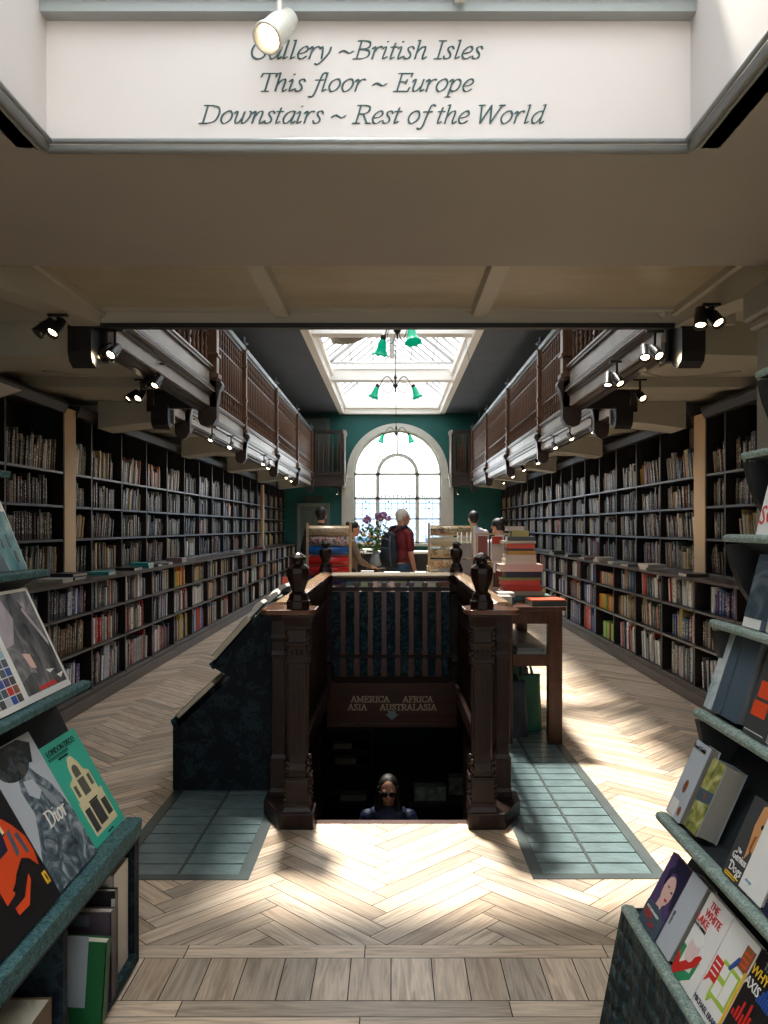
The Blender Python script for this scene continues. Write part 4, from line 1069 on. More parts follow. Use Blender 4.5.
newel(.60, 7.70, 'far newel post with urn finial in front of the beige wrapping paper')
for s in (-1, 1):
    m = MB(); x0, x1 = (-.675, -.395) if s < 0 else (.375, .66)
    m.prism([(x0 + .03, 4.215), (x1 - .03, 4.215), (x1, 4.25), (x1, 4.36), (x1 - .06 if s > 0 else x1, 4.44), (x1 - .02, 4.56) if s > 0 else (x1 - .12, 4.56), (x0 + .0 if s < 0 else x0 + .12, 4.56), (x0, 4.44), (x0, 4.25)], 1.10, 1.125, axis='z')
    mat('rail_glare', srgb(176, 146, 116), .14, var=.12); recalc(tag(m.build('newel_cap_shelf', mat('cap_polish', srgb(84, 56, 42), .14, var=.2), loc=(x0, 4.3, 1.10), bevel=.004), 'polished cap board joining the near newel and its side post, ' + SIDE[s], 'cap board'))
# balustrades round the well
def stair_baluster_mesh():
    m = MB(); m.lathe([(.018, .12), (.018, .20), (.012, .215), (.019, .24), (.012, .27), (.011, .30), (.016, .42), (.018, .50), (.013, .60), (.010, .66), (.016, .68), (.016, .70), (.010, .72), (.010, .86), (.015, .88), (.018, .92), (.018, 1.045)], (0, 0, 0), 8)
    return m
q = stair_baluster_mesh().build('x', NEW); SBM = q.data; bpy.data.objects.remove(q)
def flatbal():
    m = MB(); m.prism([(-.026, .14), (.026, .14), (.026, .30), (.017, .33), (.026, .36), (.026, .38), (.021, .40), (.024, .95), (.020, .97), (.02, 1.0), (.026, 1.0), (.026, 1.03), (-.026, 1.03), (-.026, 1.0), (-.02, 1.0), (-.020, .97), (-.024, .95), (-.021, .40), (-.026, .38), (-.026, .36), (-.017, .33), (-.026, .30)], -.012, .012)
    return m
q = flatbal().build('x', mat('back_baluster_wood', srgb(78, 44, 30), .35, var=.25, stretch=(6, 6, 1))); recalc(q); FBM = q.data; bpy.data.objects.remove(q)
RAILGLARE = MATS['rail_glare']  # pale side rails: the glare off the wood is put into the colour
for s in (-1, 1):
    X = .615; ya, yb = 4.56, 7.63
    t = thing('stair_balustrade', 'side balustrade of the stair opening nearest the %s' % ('cloth-covered slope' if s < 0 else 'bag table'), 'balustrade', (s * X, ya, 0), 'balustrades round the stair opening')
    m = MB(); m.prism([(s * (X - .05), 1.10), (s * (X - .055), 1.115), (s * (X - .03), 1.135), (s * (X + .03), 1.135), (s * (X + .055), 1.115), (s * (X + .05), 1.10)], ya, yb); recalc(m.build('handrail', RAILGLARE, t))
    m = MB(); m.box(s * (X - .022), s * (X + .022), ya, yb, 1.045, 1.10); m.box(s * (X - .045), s * (X + .045), ya, yb, 0.001, .12); m.box(s * (X - .02), s * (X + .02), ya, yb, .86, .875); m.build('rail_frame', NEW, t)
    n = 25
    for i in range(n):
        o = bpy.data.objects.new('baluster', SBM); COL.objects.link(o); o.parent = t; o.location = (0, (yb - ya) * (i + .5) / n, 0)
X0, X1, YB = -.56, .54, 7.70
t = thing('stair_balustrade', 'end balustrade of flat brown slats facing across the stair opening', 'balustrade', (0, YB, 0), 'balustrades round the stair opening')
m = MB(); m.prism([(YB - .05, 1.085), (YB - .055, 1.10), (YB - .03, 1.125), (YB + .03, 1.125), (YB + .055, 1.10), (YB + .05, 1.085)], X0, X1, axis='x'); recalc(m.build('handrail', mat('rail_pale', srgb(216, 192, 156), .22), t))
m = MB(); m.box(X0, X1, YB - .02, YB + .02, 1.045, 1.085); m.box(X0, X1, YB - .018, YB + .018, .955, .99); m.box(X0, X1, YB - .03, YB + .03, .10, .16); m.box(X0, X1, YB - .018, YB + .018, .33, .36); m.build('rail_frame', NEW, t)
for i in range(8):
    o = bpy.data.objects.new('baluster', FBM); COL.objects.link(o); o.parent = t; o.location = (-.455 + i * .127, -.005, 0)
# well lining and steps
mb = MB(); mb.box(-.64, -.60, 4.36, 7.0, -2.6, 0); mb.box(.60, .64, 4.36, 7.0, -2.6, 0); struct(mb, 'wall_stairwell', STW)
mb = MB(); mb.box(-.598, .598, 7.595, 7.66, -.27, .10); mb.box(-.598, .598, 7.58, 7.595, .08, .11); mb.box(-.598, .598, 7.58, 7.595, -.29, -.26)
struct(mb, 'trim_13', PANELW, label='brown panel under the end balustrade carrying the stair directions')
sg = thing('sign_lettering', 'pale gilt roman lettering and arrow on the brown panel inside the stairwell', 'sign', (0, 7.62, 0))
def w4_(u, v, w): return Vector((u, 7.5945 - w, v))
for txt, xa, xb, yb in (('AMERICA', 351, 389.5, 702), ('AFRICA', 403, 433, 702), ('ASIA', 348, 367, 710), ('AUSTRALASIA', 380, 436.5, 710)):
    m = MB(); a = px2(xa, yb, 7.595); b = px2(xb, yb, 7.595); pen_text(m, txt, (a.x, b.x, a.z), shear=0, to3=w4_, nib=(.11, .05, math.radians(12))); m.build('lettering_word', GOLDINK, sg)
a = px2(392, 716, 7.595)
m = MB(); pr = [(-.06, -.03), (-.035, -.03), (-.035, .0), (.035, .0), (.035, -.03), (.06, -.03), (0, -.08)]
m.prism([(a.x + u, a.z + v + .045) for u, v in pr], 7.592, 7.595); recalc(m.build('arrow', mat('arrow_ink', srgb(120, 136, 140), .5), sg))
mb = MB()
for i in range(12): mb.box(-.60, .60, 4.35 + i * .22, 4.35 + (i + 1) * .22 + .02, -.2 * (i + 1) - .04, -.2 * (i + 1))
mb.box(-.60, .60, 4.33, 4.36, -2.6, -.02)
for i in range(12): mb.box(-.60, .60, 4.35 + (i + 1) * .22, 4.35 + (i + 1) * .22 + .015, -.2 * (i + 2), -.2 * (i + 1) - .04)
t = mb.build('staircase', STW); tag(t, 'dark wooden steps going down from the floor opening to the basement', 'stairs')
mb = MB(); mb.box(-.62, .62, 4.31, 4.36, -.035, .002); struct(mb, 'trim_14', PANELW, label='nosing board at the head of the stair')
# basement
BW = mat('basement_wall', srgb(16, 34, 36), .8)
mb = MB(); mb.box(-2, 2, 4.3, 10.0, -2.72, -2.62); struct(mb, 'floor_basement', SHELF)
mb = MB(); mb.box(-2.1, 2.1, 10.0, 10.1, -2.7, -.12); mb.box(-2.1, -2.0, 4.2, 10, -2.7, -.12); mb.box(2.0, 2.1, 4.2, 10, -2.7, -.12); mb.box(-2, 2, 4.2, 4.3, -2.7, -.12); struct(mb, 'wall_basement', BW)
t = thing('basement_shelf', 'dark wall shelf of books glimpsed down in the basement', 'shelf', (-.6, 9.0, -2.62))
m = MB()
for z in (-1.75, -1.42, -1.02, -.86, -.62): m.box(-.95, -.22, 8.9, 9.15, z - .02, z)
m.box(-.97, -.95, 8.9, 9.15, -2.62, -.55); m.box(-.22, -.20, 8.9, 9.15, -2.62, -.55); m.build('shelf_frame', SHELF, t)
def simple_book(x0, x1, y0, y1, z0, z1, col, label, axis='y', name='book', group=None, rz=0, lab2=None, flat=True):
    """a closed book: boards, spine and pages. flat: lies down with its spine towards -y"""
    L, W, T = x1 - x0, y1 - y0, z1 - z0
    m = MB(); b = min(.004, T * .18)
    c = Vector(((x0 + x1) / 2, (y0 + y1) / 2, z0)); M = Matrix.Translation(c) @ Matrix.Rotation(rz, 4, 'Z')
    if flat:
        m.box(-L / 2, L / 2, -W / 2, W / 2, 0, b, M=M); m.box(-L / 2, L / 2, -W / 2, W / 2, T - b, T, M=M); m.box(-L / 2, L / 2, -W / 2 - .001, -W / 2 + b, 0, T, M=M)
        m.cm = 1; m.box(-L / 2 + b, L / 2 - b, -W / 2 + b, W / 2 - b, b, T - b, M=M); m.cm = 0
    else:   # upright, spine towards -y, cover to the sides
        m.box(-L / 2, -L / 2 + b, -W / 2, W / 2, 0, T, M=M); m.box(L / 2 - b, L / 2, -W / 2, W / 2, 0, T, M=M); m.box(-L / 2, L / 2, -W / 2 - .001, -W / 2 + b, 0, T, M=M)
        m.cm = 1; m.box(-L / 2 + b, L / 2 - b, -W / 2 + b, W / 2 - b, b, T - b, M=M); m.cm = 0
    cm_ = mat('cover_%d_%d_%d' % col, srgb(*col), .4)
    o = m.build(name, [cm_, PAGES], loc=c); tag(o, label, 'book', group); return o
for i, (x0, x1, z, c, l) in enumerate(((-.64, -.44, -.86, (150, 140, 120), 'pale book lying on the top basement shelf'), (-.62, -.39, -1.02, (120, 110, 90), 'tan book lying on the middle basement shelf'), (-.56, -.28, -1.42, (140, 136, 128), 'grey book lying on the lower basement shelf'))):
    simple_book(x0, x1, 8.95, 9.1, z + .001, z + .06, c, l, group='books in the basement')
t = thing('basement_table', 'low dark table down in the basement holding picture boxes', 'table', (.5, 8.0, -2.62))
m = MB(); m.box(.16, .80, 7.75, 8.25, -1.08, -1.04); m.build('table_top', SHELF, t)
for (x, y) in ((.19, 7.78), (.77, 7.78), (.19, 8.22), (.77, 8.22)): m = MB(); m.box(x - .02, x + .02, y - .02, y + .02, -2.62, -1.08); m.build('leg', SHELF, t)
PIC = mat('picture_box_print', srgb(110, 120, 110), .5, var=.6, vscale=18)
m = MB(); m.box(.21, .51, 7.8, 7.95, -1.04, -.91); tag(m.build('picture_box', PIC, loc=(.36, 7.9, -1.04), bevel=.003), 'printed picture box on the basement table', 'box')
m = MB(); m.box(.55, .72, 7.98, 8.15, -1.04, -.88); tag(m.build('picture_box', PIC, loc=(.63, 8.0, -1.04), bevel=.003), 'small printed box at the far corner of the basement table', 'box')

# ================================================================== CLOTH-COVERED SLOPE
t = thing('book_slope', 'dark leaf-print cloth covered book slope standing against the stair rail', 'display stand', (-1, 4.83, 0))
m = MB(); m.prism([(-.70, .001), (-.70, 1.065), (-.745, 1.085), (-1.055, .735), (-1.04, .715), (-.95, .665), (-.965, .65), (-1.255, .375), (-1.275, .405), (-1.29, .395), (-1.29, .001)], 4.85, 7.55); recalc(m.build('cloth_cover', CLOTHD, t, bevel=.006))
m = MB(); m.prism([(-1.045, .73), (-1.065, .755), (-1.075, .745), (-1.05, .712)], 4.84, 7.56); m.prism([(-1.27, .40), (-1.285, .425), (-1.30, .415), (-1.29, .385)], 4.84, 7.56); recalc(m.build('tray_lip', CLOTH, t))
def slope_book(p, ang, w, h, T, col, label, pagescol=PAGES, yaw=0.0, group='books on the cloth slope'):
    """lies on a slope that falls towards -x; p = lower edge corner"""
    o = thing('display_book', label, 'book', p, group)
    Rm = Matrix((( -math.sin(0), 0, 0), (0, 1, 0), (0, 0, 1)))
    u = Vector((0, -1, 0)); v = Vector((math.cos(ang), 0, math.sin(ang))); n = Vector((-math.sin(ang), 0, math.cos(ang)))
    M = Matrix((u, v, n)).transposed().to_4x4(); M.translation = Vector(p); o.matrix_world = M @ Matrix.Rotation(yaw, 4, 'Z')
    m = MB(); m.box(0, w, 0, h, 0, .003); m.box(0, w, 0, h, T - .003, T); m.box(0, .003, 0, h, 0, T); m.build('cover', mat('cover_%d_%d_%d' % col, srgb(*col), .35), o, loc=(0, 0, 0))
    m = MB(); m.box(.003, w - .004, .004, h - .004, .003, T - .003); m.build('page_block', pagescol, o, loc=(0, 0, 0)); return o
a1 = math.atan2(.35, .31)
for i, (y, w, h, T, c, l) in enumerate(((5.12, .24, .32, .035, (40, 44, 46), 'dark hardback lying at the near end of the upper tray'), (5.45, .27, .36, .03, (52, 60, 70), 'slate book lying second along the upper tray'), (5.80, .28, .34, .03, (60, 44, 40), 'brown book lying third along the upper tray'), (6.2, .3, .36, .03, (30, 40, 50), 'navy book lying fourth along the upper tray'))):
    slope_book((-1.045, y, .762), a1, w, h, T, c, l)
a2 = math.atan2(.275, .29)
for i, (y, w, h, T, c, l) in enumerate(((5.14, .26, .30, .03, (74, 50, 44), 'brownish picture book on the lower tray nearest the camera end'), (5.46, .27, .33, .03, (34, 44, 52), 'dark blue book second on the lower tray'), (5.8, .27, .3, .03, (70, 66, 60), 'grey book third on the lower tray'), (6.2, .3, .33, .03, (40, 50, 44), 'dark green book fourth on the lower tray'))):
    slope_book((-1.265, y, .412), a2, w, h, T, c, l)
# open white books and leaflets resting on top of the slope
def open_book(c, rz, w, h, label, tilt=.9, name='open_book'):
    o = thing(name, label, 'book', c, 'open books on the cloth slope')
    o.rotation_euler = (0, -tilt, rz)
    m = MB(); n = 8
    for sgn in (-1, 1):
        for i in range(n):
            a = i / n; b = (i + 1) / n
            za = .012 + .022 * math.sin(a * PI * .8); zb = .012 + .022 * math.sin(b * PI * .8)
            m.prism([(sgn * a * w / 2, .002), (sgn * b * w / 2, .002), (sgn * b * w / 2, zb), (sgn * a * w / 2, za)], -h / 2, h / 2)
    recalc(m.build('page_block', mat('white_pages', srgb(232, 228, 220), .7), o, loc=(0, 0, 0)))
    m = MB(); m.box(-w / 2 - .005, w / 2 + .005, -h / 2 - .005, h / 2 + .005, -.002, .002); m.build('cover', mat('open_cover', srgb(90, 96, 104), .4), o, loc=(0, 0, 0)); return o
open_book((-.83, 4.98, 1.02), 0, .20, .16, 'small open white book at the near top corner of the cloth slope', tilt=.82)
open_book((-.80, 5.32, 1.06), .1, .20, .26, 'open white book lying second on top of the cloth slope', tilt=.7)
open_book((-.79, 5.78, 1.08), -.1, .22, .30, 'open white book lying third on top of the cloth slope', tilt=.6)
m = MB(); m.prism([(-.80, 1.085), (-.74, 1.20), (-.735, 1.20), (-.73, 1.085)], 5.95, 5.975); m.prism([(-.74, 1.20), (-.72, 1.16), (-.725, 1.15), (-.745, 1.19)], 5.95, 5.975)
o = tag(m.build('folded_card', mat('card_grey', srgb(170, 164, 160), .5), loc=(-.76, 5.96, 1.085)), 'small folded card standing at the back of the cloth slope', 'card'); recalc(o)
m = MB(); m.box(-.79, -.745, 5.94, 5.948, 1.10, 1.19); tag(m.build('folded_card', mat('card_red', srgb(180, 70, 40), .5), loc=(-.77, 5.94, 1.10)), 'small red and orange card standing beside the folded grey card', 'card')

# ================================================================== BAG TABLE with tall stack
TX0, TX1, TY0, TY1 = .76, 1.215, 5.87, 7.5
TW = mat('table_wood', srgb(74, 42, 28), .34, spec=.3, bump=.08, bscale=30, var=.3, vscale=5, stretch=(6, 6, 1))
t = thing('book_table', 'brown wooden side table with an open shelf and carrier bags below', 'table', ((TX0 + TX1) / 2, TY0, 0))
m = MB(); m.box(TX0 - .03, TX1 + .02, TY0 - .03, TY1 + .03, .955, .985); m.build('table_top', TW, t, bevel=.006)
for (x, y) in ((TX0 + .05, TY0 + .05), (TX1 - .05, TY0 + .05), (TX0 + .05, TY1 - .05), (TX1 - .05, TY1 - .05)):
    m = MB(); m.prism([(x - .05, .001), (x + .05, .001), (x + .05, .955), (x - .05, .955)], y - .04, y + .04); recalc(m.build('leg', TW, t, bevel=.004))
m = MB(); m.box(TX0 + .1, TX1 - .1, TY0 + .01, TY0 + .03, .86, .955); m.box(TX1 - .03, TX1 - .01, TY0 + .09, TY1 - .09, .88, .955); m.box(TX0 + .01, TX0 + .03, TY0 + .09, TY1 - .09, .86, .955); m.build('apron', TW, t)
m = MB(); m.box(TX0 + .02, TX1 - .02, TY0 + .02, TY1 - .02, .60, .625); m.box(TX0 + .1, TX1 - .1, TY0 + .0, TY0 + .02, .56, .64); m.build('shelf', TW, t)
for i, (dx, dz, c) in enumerate(((0, .625, (176, 180, 174)), (.01, .65, (140, 150, 146)))): simple_book(TX0 + .14 + dx, TX1 - .13 + dx * 2, TY0 + .1, TY0 + .34, dz + .001, dz + .024, c, ['pale grey book at the bottom of the pair on the table shelf', 'greenish grey book on top of the pair on the table shelf'][i])
BAGG = mat('bag_green', srgb(24, 84, 62), .6, bump=.5, bscale=12, var=.3); BAGW = mat('bag_dark', srgb(40, 46, 60), .6, bump=.5, bscale=12, var=.4)
def bag(x, y, w, h, d, m_, label, lean=0):
    t = thing('carrier_bag', label, 'bag', (x, y, .001), 'carrier bags under the table')
    m = MB(); n = 10; rr = random.Random(int(x * 1000)); ring = []
    zs = [0, .02, .3, .7, .95, 1.0]
    k0 = len(m.v)
    for zi in zs:
        sx = w / 2 * (1 - .12 * zi + .04 * rr.random()); sy = d / 2 * (1 - .5 * zi)
        for i in range(12):
            a = 2 * PI * i / 12
            q = (abs(math.cos(a)) ** .5 * (1 if math.cos(a) > 0 else -1) * sx, abs(math.sin(a)) ** .5 * (1 if math.sin(a) > 0 else -1) * sy)
            m.v.append(Vector((x + q[0] + lean * zi + rr.uniform(-.006, .006), y + q[1] + rr.uniform(-.006, .006), .001 + zi * h)))
    m.smooth = True
    for j in range(len(zs) - 1):
        for i in range(12): i2 = (i + 1) % 12; m.face((k0 + j * 12 + i, k0 + j * 12 + i2, k0 + (j + 1) * 12 + i2, k0 + (j + 1) * 12 + i))
    m.face([k0 + i for i in reversed(range(12))])
    m.build('bag_body', m_, t)
    for sy in (-1, 1):
        m = MB(); m.tube([(x + lean + w * .18 * math.cos(PI - PI * i / 8) , y + sy * d * .2, h * .97 + .10 * math.sin(PI * i / 8)) for i in range(9)], .006, 6); m.build('handle', m_, t)
bag(.90, 6.15, .22, .40, .16, BAGW, 'dark purple carrier bag under the near end of the table')
bag(1.02, 6.32, .24, .42, .16, BAGG, 'green carrier bag under the table beside the outer leg', .01)
bag(.90, 6.60, .26, .44, .18, BAGG, 'green carrier bag farther under the table', -.01)
bag(1.04, 6.85, .2, .38, .16, BAGW, 'dark carrier bag at the far end under the table')
# the tall stack: bottom to top (x0, x1, thickness, colour, label)
ZT_ = .986; z = ZT_
stack = [(500, 552, .035, (84, 120, 110), 'dark teal book at the very bottom of the tall stack'), (502, 545, .03, (196, 190, 170), 'cream book second from the bottom of the tall stack'),
         (503, 542, .04, (206, 60, 40), 'red book third from the bottom of the tall stack'), (502, 541, .035, (214, 70, 44), 'orange-red book on the red one in the tall stack'), (501, 541, .018, (128, 140, 84), 'thin olive book above the orange-red one in the tall stack'),
         (506, 541, .04, (30, 40, 62), 'navy hardback in the tall stack'), (500, 543, .05, (226, 196, 188), 'wide pinkish white book in the middle of the tall stack'), (505, 536, .035, (222, 216, 206), 'white book under the yellow spine in the tall stack'),
         (506, 536, .03, (228, 222, 210), 'second white book under the yellow spine in the tall stack'), (508, 536, .028, (204, 164, 84), 'yellow-brown book near the top of the tall stack'), (508, 534, .015, (34, 40, 50), 'thin black book near the top of the tall stack'),
         (507, 535, .034, (206, 84, 60), 'salmon red book near the top of the tall stack'), (504, 536, .018, (220, 216, 206), 'thin white book under the top bundle of the tall stack'), (508, 536, .03, (74, 88, 96), 'slate book in the top bundle of the tall stack'), (512, 529, .04, (176, 178, 112), 'small olive-yellow book topping the tall stack'), (508, 524, .03, (206, 206, 200), 'small white book beside the very top of the tall stack')]
SY = 6.30
for i, (a, b, T, c, l) in enumerate(stack):
    if i == 15: z -= .0
    xa = (a - 392) / 825 * SY; xb = (b - 392) / 825 * SY
    T *= 1.12
    simple_book(max(xa, .80), xb, SY + R.uniform(0, .02), SY + .2 + R.uniform(-.02, .03), z + .0008, z + T, c, l, group='tall stack of books on the bag table', rz=R.uniform(-.05, .05)); z += T
def tb(a, b, Y, d, z0, T, c, l, rz=0): return simple_book((a - 392) / 825 * Y, (b - 392) / 825 * Y, Y, Y + d, z0, z0 + T, c, l, group='books lying on the bag table', rz=rz)
tb(531, 566, 5.87, .26, .986, .035, (60, 66, 62), 'grey-green book lying at the outer near corner of the bag table', .06)
tb(531, 565, 5.88, .25, 1.022, .008, (206, 80, 50), 'thin red-edged book lying on the grey-green one at the table corner', .06)
tb(499, 512, 5.86, .2, .986, .07, (190, 188, 178), 'white book lying just behind the near newel on the table')
tb(499, 514, 6.02, .2, .986, .05, (60, 100, 140), 'blue book lying by the stair rail on the bag table')
tb(499, 515, 6.02, .2, 1.037, .03, (214, 206, 198), 'cream book on the blue book by the stair rail')
# card display behind
t = thing('card_display', 'small standing rack of picture cards at the far end of the bag table', 'display rack', (.95, 7.35, .986))
m = MB()
for x in (.755, 1.10): m.box(x - .008, x + .008, 7.34, 7.36, .986, 1.49)
m.box(.74, 1.12, 7.335, 7.365, 1.48, 1.495); m.box(.755, 1.10, 7.34, 7.36, 1.0, 1.012); m.box(.755, 1.10, 7.34, 7.36, 1.235, 1.245); m.build('rack_frame', PILASTER, t)
for i, (x0, x1, c) in enumerate(((.765, .85, (150, 70, 60)), (.86, .875, (60, 90, 96)), (.885, .985, (226, 214, 204)), (.995, 1.09, (70, 74, 80)))):
    m = MB(); m.box(x0, x1, 7.330, 7.339, 1.25, 1.47); m.build('card', mat('cover_%d_%d_%d' % c, srgb(*c), .4), t)
m = MB(); m.box(.89, .98, 7.325, 7.330, 1.40, 1.465); m.build('card_band', mat('card_red2', srgb(200, 60, 40), .4), t)
for i, (x0, x1, c) in enumerate(((.77, .90, (190, 160, 110)), (.92, 1.09, (120, 40, 40)))):
    m = MB(); m.box(x0, x1, 7.330, 7.339, 1.015, 1.225); m.build('card', mat('cover_%d_%d_%d' % c, srgb(*c), .4), t)
# spinner of white cards by the far newel
t = thing('card_spinner', 'pale wire card spinner behind the far newel by the bag table', 'display rack', (.66, 8.0, .935))
m = MB()
for i in range(4):
    a = PI / 2 * i + .3; x = .70 + .07 * math.cos(a); y = 8.0 + .07 * math.sin(a); m.tube([(x, y, .935), (x, y, 1.5)], .006, 6)
for zz in (.95, 1.1, 1.25, 1.4): m.box(.63, .77, 7.93, 8.07, zz, zz + .005)
m.build('wire_frame', LAMPWHITE, t)
for zz in (.96, 1.11, 1.26):
    m = MB(); m.box(.64, .76, 7.915, 7.925, zz, zz + .13); m.build('card', MATS['card_grey'], t)

# ================================================================== TABLE BEHIND THE RAIL, racks, rolls
t = thing('long_book_table', 'long table behind the stair rail hung with dark leaf-print cloth', 'table', (0, 7.9, 0))
m = MB(); m.box(-1.05, .70, 7.86, 8.5, .90, .934); m.build('table_top', TW, t)
m = MB(); mm = 60
for i in range(mm):
    xa = -1.05 + 1.75 * i / mm; xb = -1.05 + 1.75 * (i + 1) / mm
    m.quad((xa, 7.85 + .006 * math.sin(i * .9), .02), (xb, 7.85 + .006 * math.sin((i + 1) * .9), .02), (xb, 7.856, .93), (xa, 7.856, .93))
o = m.build('cloth_skirt', cloth_mat('blue_leaf_print_cloth', srgb(24, 44, 56), srgb(64, 92, 100), srgb(20, 50, 60), srgb(110, 84, 78), 17), t); sm_ = o.modifiers.new('thick', 'SOLIDIFY'); sm_.thickness = .004
for (x, y) in ((-1.0, 7.92), (.65, 7.92), (-1.0, 8.45), (.65, 8.45)): m = MB(); m.box(x - .025, x + .025, y - .025, y + .025, .001, .90); m.build('leg', TW, t)
PINE = mat('pine', srgb(206, 176, 130), .45, var=.12)
def pattern_mat(name, base, spots, sc):
    m, nt, b = new_mat(name); tc = nt.nodes.new('ShaderNodeTexCoord'); v = nt.nodes.new('ShaderNodeTexVoronoi'); v.inputs['Scale'].default_value = sc
    nt.links.new(tc.outputs['Object'], v.inputs['Vector'])
    r = nt.nodes.new('ShaderNodeValToRGB'); r.color_ramp.interpolation = 'CONSTANT'; r.color_ramp.elements[0].color = (*base, 1)
    r.color_ramp.elements[1].position = .6; r.color_ramp.elements[1].color = (*spots[0], 1)
    for i, c in enumerate(spots[1:]): e = r.color_ramp.elements.new(.72 + .1 * i); e.color = (*c, 1)
    sep = nt.nodes.new('ShaderNodeSeparateColor'); nt.links.new(v.outputs['Color'], sep.inputs[0]); nt.links.new(sep.outputs[0], r.inputs[0]); nt.links.new(r.outputs[0], b.inputs['Base Color']); b.inputs['Roughness'].default_value = .35
    return m
rolls = {-1: [('cream patterned', pattern_mat('wrap_cream', srgb(206, 190, 160), [srgb(180, 150, 120), srgb(190, 180, 160)], 60)), ('red speckled white', pattern_mat('wrap_speckle', srgb(206, 196, 192), [srgb(190, 60, 50), srgb(90, 90, 96), srgb(150, 110, 110)], 70)), ('plain blue', mat('wrap_blue', srgb(28, 96, 170), .3)), ('upper plain red', mat('wrap_red', srgb(214, 44, 46), .3)), ('lower plain red', MATS['wrap_red']), ('purple', mat('wrap_purple', srgb(74, 60, 150), .3))],
         1: [('dark floral', pattern_mat('wrap_floral', srgb(176, 156, 124), [srgb(90, 100, 80), srgb(150, 70, 60), srgb(206, 190, 150)], 55)), ('plain cream', mat('wrap_plain', srgb(212, 196, 164), .35)), ('beige ring printed', pattern_mat('wrap_ring', srgb(206, 186, 150), [srgb(190, 164, 120), srgb(160, 130, 90)], 40)), ('orange flecked beige', pattern_mat('wrap_fleck', srgb(210, 186, 146), [srgb(206, 130, 80), srgb(170, 140, 100)], 60)), ('grey-brown printed', pattern_mat('wrap_gb', srgb(176, 164, 140), [srgb(120, 110, 96), srgb(150, 130, 100)], 50))]}
for s, (xa, xb, ya) in ((-1, (307.5, 350.5, 8.05)), (1, (429, 472, 8.18))):
    Y = ya; a = (xa - 392) / 825 * Y; b = (xb - 392) / 825 * Y
    t = thing('wrapping_paper_rack', 'pine rack of %s wrapping paper rolls behind the stair rail' % ('bright blue and red' if s < 0 else 'beige and cream'), 'rack', ((a + b) / 2, Y, .935), 'wrapping paper racks')
    n = len(rolls[s]); zs = [1.515 - i * (.098 if s < 0 else .11) for i in range(n)]
    for x in (a, b):
        m = MB(); m.box(x - .011, x + .011, Y - .012, Y + .012, .935, 1.59); m.box(x - .011, x + .011, Y - .10, Y + .10, .935, .955); m.build('upright', PINE, t)
    m = MB(); m.box(a, b, Y - .008, Y + .008, 1.555, 1.567); m.build('top_bar', PINE, t)
    for i, zc in enumerate(zs):
        m = MB(); m.tube([(a, Y + .02, zc - .045), (b, Y + .02, zc - .045)], .006, 6); m.build('cross_bar', PINE, t)
        o = MB(); o.tube([(a + .016, Y - .0, zc), (b - .016, Y - .0, zc)], .043, 16); o.cm = 1; o.tube([(a + .0145, Y, zc), (a + .0165, Y, zc)], .02, 12); o.tube([(b - .0165, Y, zc), (b - .0145, Y, zc)], .02, 12)
        tag(o.build('wrapping_paper_roll', [rolls[s][i][1], BLACK], loc=(a, Y, zc)), '%s wrapping paper roll, %s from the top of its pine rack' % (rolls[s][i][0], ORD[i]), 'paper roll', 'wrapping paper rolls')
# low stacks on that table
rr = random.Random(11); cols = [(206, 204, 196), (190, 186, 180), (226, 222, 214), (150, 150, 150), (180, 160, 130), (90, 110, 130), (216, 206, 190), (170, 150, 150)]
xs = [-.96, -.40, -.26, -.10, .06, .22, .36]
nm = ['beside the blue and red paper rack', 'just inside the blue and red paper rack', 'second pile inside the blue and red rack', 'pile before the woman in beige', 'pile in front of the backpack', 'pile before the beige rack', 'pile touching the beige rack']
for j, x in enumerate(xs):
    z = .9355; n = [2, 3, 5, 3, 3, 4, 3][j]; x += .02
    for i in range(n):
        T = rr.uniform(.025, .05); c = rr.choice(cols); c = tuple(int(v * rr.uniform(.9, 1.05)) for v in c)
        simple_book(x - .06, x + rr.uniform(.055, .065), 7.93, 8.03 + rr.uniform(0, .03), z, z + T, c, '%s book, %s up in the %s' % (cname(c), ORD[i], nm[j]), group='low piles on the long table', rz=rr.uniform(-.04, .04)); z += T + .0006
for j, (x, T, c, l) in enumerate(((-.18, .12, (196, 190, 180), 'pale boxed set at the back of the long table'), (.0, .16, (210, 206, 200), 'tall white book pile wrapped at the back of the long table'))):
    simple_book(x - .08, x + .08, 8.25, 8.42, .9355, .9355 + T, c, l, group='low piles on the long table')

# far counter with pale tops, window shelf, flowers
t = thing('till_counter', 'dark counter with a bright pale top in front of the arched window', 'counter', (.1, 14.6, 0))
m = MB(); m.box(-1.0, 1.5, 14.5, 15.3, .001, 1.08); m.build('counter_body', BLACK, t)
m = MB(); m.box(-1.04, 1.54, 14.46, 15.34, 1.08, 1.115); m.build('counter_top', WHITE, t)
for j, (x, T, c) in enumerate(((-.75, .08, (190, 210, 220)), (-.45, .05, (225, 225, 220)), (.75, .09, (150, 180, 190)), (1.15, .06, (210, 214, 214)))):
    simple_book(x - .11, x + .11, 14.6, 14.85, 1.116, 1.116 + T, c, '%s volume lying %s along the pale counter before the window' % (['pale blue', 'white', 'grey-blue', 'light grey'][j], ORD[j]))
t = thing('centre_table', 'dark display table standing mid hall behind the long book table', 'table', (.1, 10.8, 0))
for (x0, x1) in ((.25, 1.12),):
    m = MB(); m.box(x0, x1, 10.6, 11.8, .80, .84); m.build('table_top', TW, t)
    for (x, y) in ((x0 + .05, 10.65), (x1 - .05, 10.65), (x0 + .05, 11.75), (x1 - .05, 11.75)): m = MB(); m.box(x - .03, x + .03, y - .03, y + .03, .001, .80); m.build('leg', TW, t)
